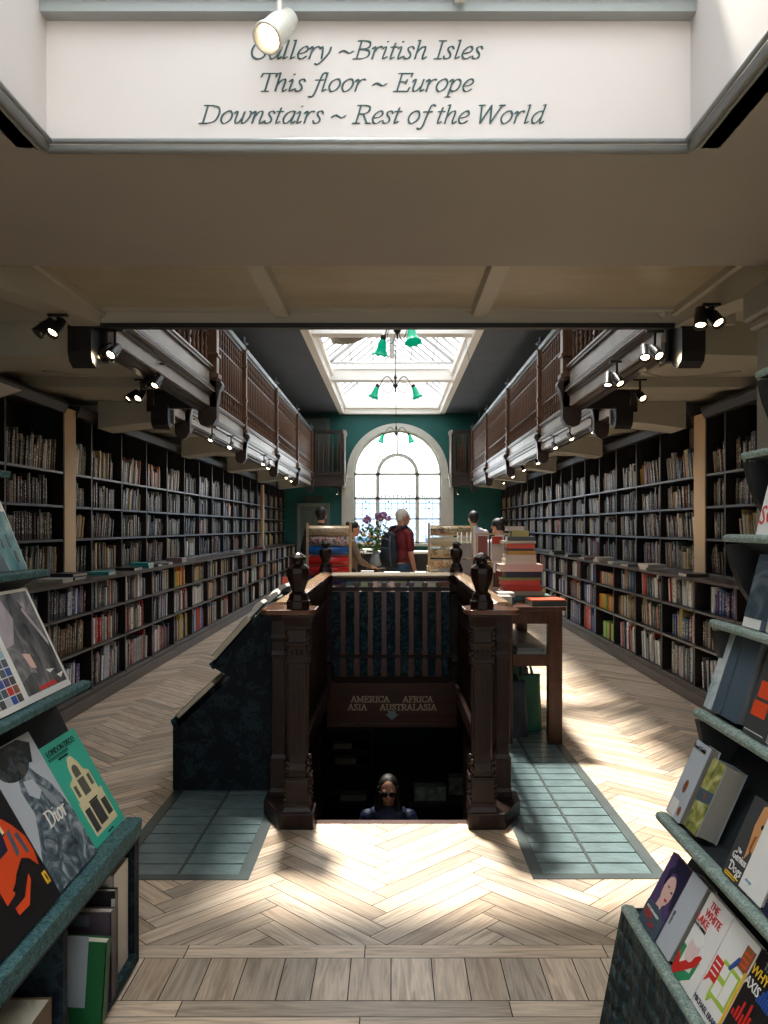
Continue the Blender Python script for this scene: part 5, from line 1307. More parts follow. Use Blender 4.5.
for j in range(5):
    z = .8405
    for i in range(rr.randint(3, 5)):
        T = rr.uniform(.03, .05); c = rr.choice(cols); x = .37 + j * .155
        simple_book(x - .07, x + .07, 10.66, 10.88, z, z + T, c, '%s book, %s up in pile %s of the mid hall table' % (cname(c), ORD[i], ['one', 'two', 'three', 'four', 'five'][j]), group='piles on the mid hall table'); z += T + .0005
# vase
VX, VY = (376 - 392) / 825 * 13.0, 13.0
t = thing('flower_stand', 'slim dark stand that carries the flower vase', 'stand', (VX, VY, 0))
m = MB(); m.lathe([(.16, .001), (.16, .03), (.03, .06), (.03, .84), (.15, .87), (.15, .90)], (VX, VY, 0), 16); m.build('stand_body', WOOD, t)
t = thing('flower_vase', 'vase of pink-purple round blooms with green leaves before the window', 'flowers', (VX, VY, .90))
m = MB(); m.lathe([(.06, .901), (.09, .94), (.10, 1.02), (.07, 1.10), (.05, 1.14), (.06, 1.17)], (VX, VY, 0), 16); m.build('vase', mat('vase_glaze', srgb(150, 160, 160), .2), t)
FL = mat('bloom_purple', srgb(184, 132, 176), .6, var=.4, vscale=40); LF = mat('leaf_green', srgb(70, 110, 50), .5, var=.5, vscale=20)
rr = random.Random(5); m = MB(); ms_ = MB()
for (px_, py_, r) in ((367, 519.5, .065), (378, 516, .055), (383, 515, .06), (388, 518, .05), (381, 519, .045), (372, 527, .03)):
    c = px2(px_, py_, VY + rr.uniform(-.08, .08)); b = MB()
    for k in range(60):
        v = Vector((rr.gauss(0, 1), rr.gauss(0, 1), rr.gauss(0, 1))).normalized() * r * rr.uniform(.7, 1)
        b.ball(c + v, r * .22, seg=6, rings=4)
    b.build('bloom', FL, t)
    ms_.tube([(VX, VY, 1.15), (VX * .6 + c.x * .4, VY, 1.35), c], .006, 5)
ms_.build('stem', LF, t)
m = MB()
for k in range(150):
    c = px2(rr.uniform(360, 388), rr.uniform(526, 553), VY + rr.uniform(-.15, .15)); a = rr.uniform(0, 2 * PI); L = rr.uniform(.05, .11)
    d = Vector((math.cos(a), rr.uniform(-.5, .5), math.sin(a) * .8 + .3)).normalized(); n = d.cross(Vector((rr.random(), 1, rr.random()))).normalized() * L * .25
    m.quad(c, c + d * L * .5 + n, c + d * L, c + d * L * .5 - n)
m.build('leaves', LF, t)
for k in range(10):
    m = MB(); c = px2(rr.uniform(362, 388), rr.uniform(527, 545), VY - .16); m.ball(c, .022, seg=8, rings=5); m.build('bud', mat('bud_cream', srgb(220, 180, 140), .6), t)

# books and pads lying on the counters along the walls
for s, items in ((-1, ((6.62, 'white', (200, 200, 196)), (6.9, 'navy', (44, 50, 70)), (7.68, 'turquoise', (60, 160, 160)), (8.5, 'black', (26, 28, 34)), (8.95, 'turquoise', (40, 150, 150)), (9.3, 'slate', (70, 76, 84)), (9.75, 'pale grey', (150, 150, 146)), (10.4, 'mauve', (120, 100, 100)), (14.5, 'white', (190, 190, 190)), (17, 'maroon', (120, 50, 40)))),
                 (1, ((7.4, 'brown', (70, 60, 56)), (8.6, 'white', (190, 186, 180)), (9.3, 'grey', (110, 112, 112)), (9.9, 'light', (170, 170, 168)), (10.6, 'cream', (190, 180, 164)), (11.4, 'mauve', (130, 90, 90)), (12.4, 'dark', (60, 60, 64)), (13.6, 'green', (60, 80, 74))))):
    for i, (y, nme, c) in enumerate(items):
        xx = s * 2.75
        for j in range(2 if i % 3 == 1 else 1):
            simple_book(xx - .10, xx + .10, y, y + .26, 1.1005 + j * .03, 1.1295 + j * .03, c, '%s book lying %son the counter, %s from the entrance end, %s' % (nme, 'on another ' if j else '', ORD[i], SIDE[s]), group='books lying on the wall counters', rz=R.uniform(-.12, .12))
#--PART4--
# ================================================================== PEOPLE
def remesh(o, vox, smooth=4):
    m = o.modifiers.new('join', 'REMESH'); m.mode = 'VOXEL'; m.voxel_size = vox; m.use_smooth_shade = True
    if smooth: s_ = o.modifiers.new('soft', 'SMOOTH'); s_.factor = .5; s_.iterations = smooth
    return o
def person(label, loc, heading, ht, arms, head=(0, 0), skin=SKIN, hair=None, hairkind='short', top=None, bottom=None, sleeve='short', vox=.009, extra=None, face=False, lean=0.0):
    """local frame: +y forward, +x the person's right; heading turns about z"""
    k = ht / 1.75
    t = thing('person', label, 'person', loc, None); t.rotation_euler = (0, 0, heading); t.scale = (k, k, k)
    def P(*a): return Vector(a)
    B = MB()
    hy = .03 + lean * .5; hz = 1.615
    HM = Matrix.Rotation(head[0], 4, 'Z') @ Matrix.Rotation(head[1], 4, 'X'); HC = Vector((0, hy, hz - .06))
    def h(x, y, z): return HC + HM @ Vector((x, y, z + .06))
    B.ball(h(0, -.01, .02), (.075, .092, .098), M=HM, seg=20, rings=14)        # skull
    B.ball(h(0, .022, -.045), (.058, .066, .072), M=HM, seg=16, rings=12)      # jaw and cheeks
    B.ball(h(0, .062, -.088), (.026, .026, .022), M=HM)                        # chin
    B.cone(h(0, .085, -.005), .009, h(0, .108, -.034), .013)                   # nose
    B.cone(h(-.02, .083, -.062), .009, h(.02, .083, -.062), .009)              # lips
    for s in (-1, 1): B.ball(h(s * .076, -.004, -.02), (.010, .020, .033), M=HM); B.ball(h(s * .03, .078, .022), (.022, .010, .008), M=HM)
    B.cone(P(0, -.015 + lean * .3, 1.40), .058, P(0, .0 + lean * .45, 1.54), .053)   # neck
    ch = P(0, .0 + lean * .2, 1.27)
    B.ball(ch, (.165, .108, .19), seg=20, rings=14); B.ball(P(0, 0, 1.08), (.135, .10, .16), seg=20, rings=14); B.ball(P(0, -.01, .94), (.165, .115, .13), seg=20, rings=14)
    T = MB(); T.ball(ch + P(0, -.003, .0), (.185, .128, .20), seg=20, rings=14); T.ball(P(0, 0, 1.06), (.165, .128, .2), seg=20, rings=14); T.ball(P(0, 0, .93), (.17, .128, .10), seg=20, rings=14)
    T.cone(P(-.11, lean * .2, 1.40), .068, P(.11, lean * .2, 1.40), .068); T.cone(P(0, -.015 + lean * .25, 1.40), .085, P(0, -.012 + lean * .35, 1.465), .066); T.cone(P(-.10, lean * .2, 1.425), .050, P(.10, lean * .2, 1.425), .050)
    for i, s in enumerate((-1, 1)):
        el, wr, fd, curl = arms[i]
        sh = P(s * .175, lean * .2, 1.385); el = Vector(el); wr = Vector(wr)
        B.cone(sh, .050, el, .038); B.cone(el, .038, wr, .026)
        T.cone(sh, .066, sh.lerp(el, .75) if sleeve == 'short' else el, .056 if sleeve == 'short' else .05)
        if sleeve == 'long': T.cone(el, .05, el.lerp(wr, .93), .036)
        fd = Vector(fd).normalized(); side = fd.cross(Vector((0, 0, 1)) if abs(fd.z) < .9 else Vector((0, 1, 0))).normalized(); pn = fd.cross(side).normalized()
        pc = wr + fd * .045
        for q in (-.022, -.008, .008, .022): B.cone(wr + side * q * .6, .014, wr + fd * .08 + side * q * 1.15, .0125)
        for q, L in ((-.030, .062), (-.010, .078), (.010, .074), (.030, .058)):
            b0 = wr + fd * .082 + side * q; d1 = (fd + pn * curl * .5).normalized(); d2 = (fd + pn * curl * 1.3).normalized()
            B.cone(b0, .0098, b0 + d1 * L * .5, .009); B.cone(b0 + d1 * L * .5, .009, b0 + d1 * L * .5 + d2 * L * .5, .0078)
        th = wr + fd * .02 + side * (-.026 * s); B.cone(th, .013, th + (fd * .6 + side * (-s) * .7 + pn * .4).normalized() * .035, .011); 
        th2 = th + (fd * .6 + side * (-s) * .7 + pn * .4).normalized() * .035; B.cone(th2, .011, th2 + (fd + pn * .4).normalized() * .03, .0085)
    Q = MB(); S = []
    for s in (-1, 1):
        hp = P(s * .085, 0, .90); kn = P(s * .095, .02, .49); an = P(s * .095, -.02, .09)
        B.cone(hp, .085, kn, .056); B.cone(kn, .056, an, .038); B.cone(an, .038, P(s * .10, .10, .035), .035)
        Q.cone(hp, .098, kn, .074); Q.cone(kn, .074, P(s * .095, -.01, .10), .062)
        sh = MB(); sh.ball(P(s * .10, .05, .045), (.048, .125, .042), seg=14, rings=8); sh.ball(P(s * .098, -.03, .06), (.042, .06, .055), seg=12, rings=8)
        sh.box(s * .10 - .04, s * .10 + .04, -.07, .155, .002, .025); S.append(sh)
    Q.ball(P(0, -.005, .93), (.178, .125, .12), seg=18, rings=12)
    remesh(B.build('body', skin, t, loc=(0, 0, 0)), vox)
    remesh(T.build('shirt', top, t, loc=(0, 0, 0)), vox * 1.3); remesh(Q.build('trousers', bottom, t, loc=(0, 0, 0)), vox * 1.3)
    for sh in S: remesh(sh.build('shoe', MATS.get('shoe_dark') or mat('shoe_dark', (.02, .017, .015), .5), t, loc=(0, 0, 0)), vox * 1.3)
    Hh = MB()
    Hh.ball(h(0, -.022, .036), (.083, .092, .092), M=HM, seg=18, rings=12)
    if hairkind == 'short': Hh.ball(h(0, -.05, -.015), (.070, .055, .07), M=HM, seg=16, rings=10)
    if hairkind == 'bun': Hh.ball(h(0, -.05, -.01), (.075, .06, .08), M=HM); Hh.ball(h(0, -.115, .06), (.042, .042, .042), M=HM)
    if hairkind == 'long':
        Hh.ball(h(0, -.05, -.03), (.085, .065, .11), M=HM, seg=16)
        for s in (-1, 1): Hh.cone(h(s * .066, .005, .02), .03, h(s * .083, .0, -.12), .034); Hh.cone(h(s * .083, .0, -.12), .036, h(s * .095, .03, -.27), .028); Hh.cone(h(s * .06, -.05, -.05), .045, h(s * .075, -.05, -.28), .04)
    cut = None
    remesh(Hh.build('hair', hair, t, loc=(0, 0, 0)), vox * .9, 2)
    for s in (-1, 1):
        e = MB(); e.ball(h(s * .030, .0805, .004), (.012, .006, .007), M=HM); e.build('eye', mat('eye_dark', (.02, .015, .012), .2), t, loc=(0, 0, 0))
    if extra: extra(t, h, HM)
    return t
HWHITE = mat('hair_white', srgb(206, 200, 190), .7, bump=.4, bscale=120, var=.1); HDARK = mat('hair_dark', srgb(26, 20, 18), .5, bump=.4, bscale=150, var=.3)
MAROON = mat('shirt_maroon', srgb(112, 24, 28), .75, bump=.25, bscale=14, var=.12); JEANS = mat('jeans', srgb(44, 72, 96), .8, bump=.2, bscale=60, var=.2); NAVY = mat('sweater_navy', srgb(16, 18, 30), .85, bump=.2, bscale=60)
BEIGE = mat('coat_beige', srgb(128, 108, 88), .85, bump=.3, bscale=14, var=.12); PALE = mat('shirt_pale', srgb(206, 202, 206), .8, bump=.2, bscale=14); DARKT = mat('trousers_dark', srgb(28, 28, 34), .8); BLUEJ = mat('jacket_blue', srgb(14, 30, 66), .55, bump=.3, bscale=16, var=.2)
def glasses(t, h, HM, lens=None, dark=False):
    m = MB()
    for s in (-1, 1):
        pts = [h(s * (.032 + .024 * math.cos(a)), .098, .004 + .019 * math.sin(a)) for a in [2 * PI * i / 12 for i in range(13)]]
        m.tube(pts, .0028, 5); m.tube([h(s * .056, .098, .008), h(s * .078, .02, .006), h(s * .078, -.01, -.004)], .003, 5)
    m.tube([h(-.009, .098, .008), h(.009, .098, .008)], .003, 5)
    m.build('spectacles', BLACK, t, loc=(0, 0, 0))
    if dark:
        l = MB()
        for s in (-1, 1): l.ball(h(s * .032, .098, .002), (.027, .005, .021), M=HM)
        l.build('dark_lens', mat('sunglass_lens', (.008, .008, .01), .08), t, loc=(0, 0, 0))
BPK = mat('backpack_fabric', srgb(22, 28, 40), .7, bump=.4, bscale=30, var=.25); BPG = mat('backpack_grey', srgb(62, 84, 92), .6, bump=.3, bscale=30)
def strap_extra(t, h, HM): glasses(t, h, HM)
man_loc = Vector((.115, 12.0, .001))
head_ = -math.radians(48)
person('man with short white hair and glasses in a maroon T-shirt and jeans wearing a backpack', man_loc, head_, 1.83,
       [((-.235, .03, 1.12), (-.20, .16, .95), (0, .5, -.8), .5), ((.235, -.01, 1.10), (.245, .06, .86), (.0, .25, -1), .55)], head=(-.35, .0), hair=HWHITE, top=MAROON, bottom=JEANS, extra=strap_extra, lean=.06, vox=.007)
# backpack: hangs on the man, a thing of its own
bp = thing('backpack', 'black and grey backpack worn by the white-haired man', 'backpack', man_loc); bp.rotation_euler = (0, 0, head_); bp.scale = (1.83 / 1.75,) * 3
m = MB(); m.ball((0, -.20, 1.17), (.150, .095, .235), seg=18, rings=14); m.ball((0, -.20, 1.05), (.16, .10, .15), seg=18, rings=12); m.ball((0, -.19, 1.33), (.12, .075, .09), seg=16, rings=10)
o = m.build('main_bag', BPK, bp, loc=(0, 0, 0)); remesh(o, .009, 3)
m = MB(); m.ball((0, -.265, 1.08), (.115, .062, .115), seg=16, rings=12); o = m.build('front_pocket', BPK, bp, loc=(0, 0, 0)); remesh(o, .009, 2)
m = MB(); m.tube([(.08, -.255, 1.36), (.10, -.285, 1.22), (.115, -.29, 1.08), (.12, -.27, .95)], [.010, .014, .014, .010], 8); m.build('grey_panel', BPG, bp, loc=(0, 0, 0))
m = MB(); m.tube([(-.09, -.30, 1.19), (0, -.325, 1.20), (.09, -.30, 1.19)], .004, 6); m.tube([(-.10, -.28, 1.30), (0, -.295, 1.33), (.10, -.28, 1.30)], .004, 6); m.build('zip', mat('zip_grey', srgb(130, 136, 140), .4), bp, loc=(0, 0, 0))
m = MB(); m.tube([(0, -.20, 1.40), (.02, -.20, 1.44), (-.02, -.20, 1.44), (0, -.2, 1.40)], .006, 6); m.build('grab_loop', BPK, bp, loc=(0, 0, 0))
for s in (-1, 1):
    m = MB(); pts = [(s * .07, -.14, 1.40), (s * .095, -.08, 1.47), (s * .105, .02, 1.485), (s * .11, .10, 1.42), (s * .115, .135, 1.30), (s * .12, .12, 1.18), (s * .15, .04, 1.08), (s * .15, -.10, 1.02)]
    m.tube(pts, [.02, .026, .028, .028, .026, .02, .012, .01], 8); m.build('strap', BPK, bp, loc=(0, 0, 0))
person('short-haired man in a dark navy sweater seen from behind near the end wall door', (-1.12, 13.0, .001), .08, 1.88,
       [((-.26, .04, 1.10), (-.20, .22, 1.0), (.3, 1, 0), .4), ((.26, .04, 1.10), (.20, .22, 1.0), (-.3, 1, 0), .4)], hair=HDARK, top=NAVY, bottom=DARKT, sleeve='long', vox=.010)
person('dark-haired woman in a beige coat in profile looking down at the tables', (-.64, 12.5, .001), -1.35, 1.65,
       [((-.22, .10, 1.12), (-.12, .30, 1.02), (.2, 1, -.1), .5), ((.22, .12, 1.12), (.12, .32, 1.0), (-.2, 1, -.1), .5)], head=(0, -.22), hair=HDARK, hairkind='bun', top=BEIGE, bottom=DARKT, sleeve='long', vox=.010, lean=.06)
person('dark-haired man in a pale shirt seen from behind against the green wall', (1.36, 13.7, .001), .1, 1.83,
       [((-.25, .04, 1.10), (-.2, .2, 1.0), (.3, 1, 0), .4), ((.25, .04, 1.10), (.2, .2, 1.0), (-.3, 1, 0), .4)], hair=HDARK, top=PALE, bottom=DARKT, vox=.010)
person('dark-haired person in a white top bending low behind the card display', (1.47, 11.0, .001), .4, 1.68,
       [((-.24, .08, 1.12), (-.15, .25, 1.0), (.2, 1, -.2), .4), ((.24, .08, 1.12), (.15, .25, 1.0), (-.2, 1, -.2), .4)], head=(.3, -.35), hair=HDARK, hairkind='bun', top=PALE, bottom=DARKT, vox=.010, lean=.14, extra=glasses)
person('long-haired woman with dark sunglasses and a blue jacket climbing the stairs', (-.03, 6.62, -2.08), PI, 1.66,
       [((-.27, .10, 1.16), (-.25, .30, 1.20), (.1, .9, .45), .6), ((.25, .04, 1.12), (.2, .2, .98), (0, 1, -.2), .5)], head=(0, -.12), hair=HDARK, hairkind='long', top=BLUEJ, bottom=DARKT, sleeve='long', vox=.007, extra=lambda t, h, HM: glasses(t, h, HM, dark=True))

# ================================================================== SPOT LAMPS
def spot(x, y, z, dx, dy, label, power=14, big=.95, matl=None, drop=.07, heads=1, lightmat=None, cl=None):
    t = thing('track_spotlight', label, 'spotlight', (x, y, z), 'track spotlights under the galleries')
    matl = matl or METAL
    m = MB(); m.box(x - .05, x + .05, y - .012, y + .012, z - .012, z); m.tube([(x, y, z - .01), (x, y, z - drop)], .008, 6); m.build('mount', matl, t)
    for hd in range(heads):
        d = Vector((dx + (-.5 if hd else 0), dy + (.35 if hd else 0), -1)).normalized()
        c = Vector((x + (-.06 if hd else 0), y, z - drop))
        q = d.to_track_quat('Z', 'Y').to_matrix().to_4x4()
        m = MB(); r = .033 * big; L = .11 * big
        m.lathe([(r * .5, -L * .45), (r * .75, -L * .4), (r * .8, -L * .1), (r * .95, -L * .05), (r * .98, L * .45), (r * 1.08, L * .5), (r * 1.08, L * .6), (r * .92, L * .6), (r * .85, L * .42), (.001, L * .38)], c, 18, q); m.build('lamp_can', matl, t)
        m = MB(); m.lathe([(r * .8, L * .43), (r * .78, L * .46), (.001, L * .48)], c, 16, q); m.build('lens', lightmat or LAMPON, t)
        if power and hd == 0:
            l = bpy.data.lights.new('spot_beam', 'SPOT'); l.energy = power; l.color = cl or (1, .78, .5); l.spot_size = 1.5; l.spot_blend = .6; l.shadow_soft_size = .03
            lo = bpy.data.objects.new('spot_beam', l); COL.objects.link(lo); lo.parent = t; lo.location = c + d * L * .9 - Vector((x, y, z)); lo.rotation_euler = d.to_track_quat('-Z', 'Y').to_euler()
    return t
SPL = [(58, 328, 2, 5), (115, 352, 2, 6), (158, 382, 2, 6), (141, 396, 2, 6), (212, 438, 1, 9), (231, 446, 1, 5), (190, 431, 1, 3), (264, 463, 1, 5), (269, 467, 1, 3), (287, 477, 1, 4), (292, 480, 1, 0)]
SPR = [(713, 318, 2, 5), (655, 353, 2, 6), (617, 380, 2, 6), (640, 396, 1, 9), (570, 437, 1, 9), (592, 430, 1, 5), (554, 446, 1, 3), (537, 462, 1, 5), (523, 469, 1, 5), (512, 476, 1, 4), (503, 482, 1, 0)]
for s, L in ((-1, SPL), (1, SPR)):
    for i, (px_, py_, hd, pw) in enumerate(L):
        zt = 2.62; zl = 2.55; Y = 825 * (zl - H) / (527 - py_); x = (px_ - 392) / 825 * Y
        if Y < 4.55: zt = 2.56 if False else 2.62
        spot(x, Y, zt + (.06 if Y > 4.7 else .0), s * .35, -1.1 if i % 2 else -.8, 'small dark %s spotlight under the gallery, %s from the entrance end, %s' % ('twin' if hd == 2 else 'single', ORD[i], SIDE[s]), power=pw * 1.0, heads=hd, drop=.06 + (.06 if Y > 4.7 else 0))
for s, x in ((-1, (337 - 392) / 825 * 21.6), (1, (458 - 392) / 825 * 21.6)):
    spot(x, 21.6, 2.58, 0, -.3, 'lit spotlight below the gallery end beside the arched window, ' + SIDE[s], power=8, drop=.12)
# white lamp before the sign
c = px2(266, 30, 2.12)
spot(c.x + .03, 2.16, 2.95, -.5, -.75, 'large white spotlight hanging in front of the painted sign', power=1.5, big=1.15, matl=LAMPWHITE, drop=.09)
m = MB(); m.box(px2(455, 0, 2.2).x, px2(466, 0, 2.2).x, 2.17, 2.21, 2.955, 3.05); tag(m.build('mount_clip', LAMPWHITE, loc=(.2, 2.2, 2.96)), 'small white fixing clip on the ledge above the sign', 'clip')
mb = MB()
for s in (-1, 1):
    cable = MB()
    p = [px2(*q, 5.6) for q in (((232, 368), (200, 385), (160, 388), (105, 392)) if s < 0 else ((580, 372), (610, 374), (650, 392), (700, 396)))]
    pts = [Vector((v.x, 5.6, max(2.50, min(2.63, v.z)))) for v in p]
    cable.tube([Vector((s * a, 5.55, z)) for a, z in ((1.66, 2.60), (1.85, 2.55), (2.1, 2.57), (2.35, 2.60))], .004, 5)
    tag(cable.build('hanging_cable', CREAM, loc=(s * 1.7, 5.55, 2.6)), 'thin slack cable under the near gallery ceiling, ' + SIDE[s], 'cable')

# ================================================================== CHANDELIERS
def chandelier(x, y, z, k, label, angs):
    t = thing('chandelier', label, 'chandelier', (x, y, z), 'green glass chandeliers under the roof lantern')
    m = MB(); m.tube([(x, y, z + .2), (x, y, 5.9)], .006, 6); m.build('hanging_rod', METAL, t)
    m = MB(); m.lathe([(.004, -.10), (.012, -.08), (.006, -.05), (.02, -.02), (.04, .0), (.045, .03), (.02, .05), (.012, .12), (.03, .15), (.01, .20), (.006, .24)], (x, y, z), 14); m.build('hub', METAL, t)
    for a in angs:
        d = Vector((math.cos(a), math.sin(a), 0)); c = Vector((x, y, z))
        m = MB(); pts = []
        for i in range(13):
            u = i / 12; pts.append(c + d * (.02 + u * .30 * k) + Vector((0, 0, .02 + .16 * math.sin(u * PI * 1.15) * k - .02 * u)))
        m.tube(pts, .008, 6)
        pts = [c + d * (.05 + .09 * k * (1 + math.cos(b))) + Vector((0, 0, -.02 + .09 * k * math.sin(b))) for b in [PI + 1.6 * PI * i / 12 for i in range(13)]]
        m.tube(pts, .005, 6)
        e = c + d * (.32 * k)
        m.lathe([(.012, .02), (.03, .0), (.034, -.03), (.03, -.05)], e + Vector((0, 0, .02)), 12); m.build('arm', METAL, t)
        q = Vector((d.x * .35, d.y * .35, -1)).normalized().to_track_quat('Z', 'Y').to_matrix().to_4x4()
        m = MB(); n = 24; pr = [(.030, .02), (.042, .05), (.050, .10), (.058, .15), (.075, .19), (.098, .215)]
        b0 = len(m.v); m.smooth = True
        for rr_, zz in pr + [(r_ - .004, z_) for r_, z_ in reversed(pr)]:
            for i in range(n):
                a_ = 2 * PI * i / n; fr = 1 + (.06 * math.cos(a_ * 8) if zz > .18 else 0); v = Vector((rr_ * fr * math.cos(a_), rr_ * fr * math.sin(a_), zz + (.008 * math.cos(a_ * 8) if zz > .2 else 0)))
                m.v.append(q @ v * (.8 + .2 * k) + e)
        for j in range(2 * len(pr) - 1):
            for i in range(n): i2 = (i + 1) % n; m.face((b0 + j * n + i, b0 + j * n + i2, b0 + (j + 1) * n + i2, b0 + (j + 1) * n + i))
        m.build('glass_shade', GREENSHADE, t)
        m = MB(); m.ball(q @ Vector((0, 0, .10)) + e, (.024, .024, .035)); m.build('bulb', mat('bulb_warm', (1, .9, .7), .3, emit=(1, .9, .7), es=1.5), t)
    return t
chandelier(.06, 9.5, 3.80, 1.0, 'nearest of the green-shaded chandeliers, half hidden by the front beam', (2.1, -1.1))
chandelier(.06, 14.5, 4.02, 1.0, 'middle green-shaded chandelier, hanging before the white lantern beam', (-3.0, -.14))
chandelier(.10, 20.2, 3.82, 1.0, 'farthest green-shaded chandelier, seen against the arched window', (-2.95, -.19))
mb = MB(); a = px2(459, 375, 14.0); mb.tube([Vector((1.25, 14.0, 4.72)), Vector((1.75, 16.5, 3.75))], .003, 4)
tag(mb.build('hanging_wire', METAL, loc=(1.25, 14, 4.7)), 'thin slanting wire from the roof lantern edge to the gallery rail', 'wire')

# ================================================================== FOREGROUND STANDS
def stand_profile(tiers, d, zb=0.0):
    """d = direction away from the aisle; list of (X, Z) lips from low to high"""
    P = [(tiers[0][0], zb)]
    for i, (X, Z) in enumerate(tiers):
        P += [(X + d * .002, Z - .002), (X + d * .012, Z + .0), (X + d * .095, Z - .002)]
        if i + 1 < len(tiers):
            X2, Z2 = tiers[i + 1]
            P += [(max(X + .085, X2 + .12) if d > 0 else min(X - .085, X2 - .12), Z2 - .075), (X2 + d * .03, Z2 - .016), (X2 + d * .002, Z2 - .014)]
    XT, ZT = tiers[-1]
    P += [(XT + d * .12, ZT + .28), (XT + d * .20, ZT + .28), (XT + d * .20, zb)]
    return P
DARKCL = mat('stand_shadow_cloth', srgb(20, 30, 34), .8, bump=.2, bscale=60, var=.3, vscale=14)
# --- stand on the side of the low cubby
LT = [(-.90, .50), (-1.083, .99), (-1.237, 1.389), (-1.37, 1.74)]
t = thing('book_stand', 'teal leaf-print covered stand with sloping tiers and an open cubby below', 'display stand', (-1.2, 2.0, 0))
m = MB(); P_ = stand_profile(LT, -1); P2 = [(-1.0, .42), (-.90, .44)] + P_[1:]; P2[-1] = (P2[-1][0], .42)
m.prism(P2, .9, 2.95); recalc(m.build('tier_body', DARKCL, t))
CLOTHT = cloth_mat('teal_leaf_print_cloth', srgb(62, 98, 102), srgb(34, 62, 68), srgb(84, 118, 118), srgb(132, 104, 92), 40)
for i, (X, Z) in enumerate(LT):
    m = MB(); hgt = .050 if i == 0 else .014; dd = .050 if i == 0 else .028
    m.prism([(X + .002, Z - hgt), (X + .005, Z + .006), (X + .001, Z + .010), (X - dd, Z + .012), (X - dd, Z - .002), (X - .006, Z - hgt)], .9, 2.956)
    recalc(m.build('tier_lip', CLOTHT, t, bevel=.001))
m = MB(); m.box(-1.5, -.905, 2.90, 2.95, .001, .45); m.build('end_panel', CLOTHD, t)
m = MB(); m.box(-1.5, -.905, 2.27, 2.30, .05, .43); m.build('divider', CLOTHD, t)
m = MB(); m.box(-1.5, -.895, .9, 2.90, .02, .05); m.build('bottom_board', CLOTH, t)
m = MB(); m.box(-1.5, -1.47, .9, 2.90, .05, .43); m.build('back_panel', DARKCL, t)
def cubby(name, cat, label, x0, x1, y0, y1, z0, z1, c, tilt=0, label2=None, pc=PAGES):
    o = thing(name, label, cat, (x1, y0, z0), 'big books in the cubby'); o.rotation_euler = (0, tilt, 0)
    W, D, Hh = x1 - x0, y1 - y0, z1 - z0
    m = MB(); m.box(-W, 0, 0, .003, 0, Hh); m.box(-W, 0, D - .003, D, 0, Hh); m.box(-.003, 0, 0, D, 0, Hh); m.build('cover', mat('cover_%d_%d_%d' % c, srgb(*c), .45), o, loc=(0, 0, 0))
    m = MB(); m.box(-W + .004, -.004, .003, D - .003, .004, Hh - .005); m.build('page_block', pc, o, loc=(0, 0, 0))
    if label2:
        m = MB()
        for (a, b, z_a, z_b, mm) in label2: m.box(-a, -b, -.0012, 0, z_a, z_b)
        m.build('cover_panel', mat('cubby_panel_%d' % c[0], srgb(*label2[0][4]), .45), o, loc=(0, 0, 0))
    return o
cubby('display_book', 'book', 'thick off-white slipcased volume at the far end of the cubby', -1.20, -.918, 2.72, 2.87, .051, .40, (190, 184, 172))
cubby('display_book', 'book', 'black book with white edge standing behind the green one in the cubby', -1.22, -.893, 2.66, 2.69, .051, .375, (14, 14, 16), label2=[(.012, .0, .20, .30, (170, 168, 164))])
cubby('display_book', 'book', 'dull purple book standing behind the green one in the cubby', -1.22, -.885, 2.60, 2.64, .051, .335, (72, 62, 70), label2=[(.30, .07, .24, .275, (96, 102, 112))])
cubby('display_book', 'book', 'large bright green book with a pale picture panel in the cubby', -1.22, -.872, 2.48, 2.52, .051, .30, (20, 84, 44), tilt=.06, label2=[(.30, .055, .05, .265, (140, 150, 156))])
cubby('display_book', 'book', 'slim black book with a white outline leaning before the green one', -1.18, -.935, 2.38, 2.41, .051, .20, (16, 16, 20), tilt=-.12, label2=[(.015, .004, .02, .155, (190, 190, 186))])
cubby('display_book', 'book', 'big plain brown boxed book in the near compartment of the cubby', -1.25, -.915, 2.02, 2.22, .051, .285, (96, 74, 50))
cubby('display_book', 'book', 'dark plastic-wrapped book low in the near compartment of the cubby', -1.2, -.93, 1.9, 1.96, .051, .20, (40, 44, 48))

# --- stand by the pillar
CLOTHLL = cloth_mat('pale_leaf_print_cloth', srgb(136, 152, 142), srgb(92, 116, 112), srgb(160, 172, 162), srgb(150, 118, 104), 44)
RT = [(.671, .443), (.771, .713), (.88, 1.013), (.926, 1.272), (.967, 1.519), (1.018, 1.757), (1.06, 1.993)]
t = thing('book_stand', 'tall grey leaf-print covered stand with seven sloping tiers of paperbacks', 'display stand', (1.0, 1.6, 0))
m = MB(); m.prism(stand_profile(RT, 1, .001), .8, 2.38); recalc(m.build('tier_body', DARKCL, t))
for i, (X, Z) in enumerate(RT):
    m = MB(); hgt = .012
    m.prism([(X - .003, Z - hgt), (X - .006, Z), (X - .002, Z + .008), (X + .010, Z + .0105), (X + .032, Z + .006), (X + .032, Z), (X + .012, Z + .004), (X + .006, Z - hgt)], .8, 2.40)
    recalc(m.build('tier_lip', CLOTHLL, t, bevel=.002))
    if i >= 2:   # curved side cheek at the far end of each high tier
        m = MB(); zd = Z - (Z - RT[i - 1][1]) * .82
        m.prism([(X - .002, Z - .02), (X + .012, Z - .08), (X + .035, Z - .14), (X + .075, zd), (X + .14, zd), (X + .14, Z - .02)], 2.36, 2.395); recalc(m.build('side_cheek', mat('cheek_black', srgb(16, 18, 20), .6), t))
m = MB(); n = 40; k0 = 0
def drape(u, z):  # u along the lip, z down
    f = (RT[0][1] - z) / .44
    return Vector((.668 - .035 * f - .012 * f * math.sin(u * 24) - (.03 * f if u > 1.5 else 0), .8 + u + .03 * f * (u / 1.6), z))
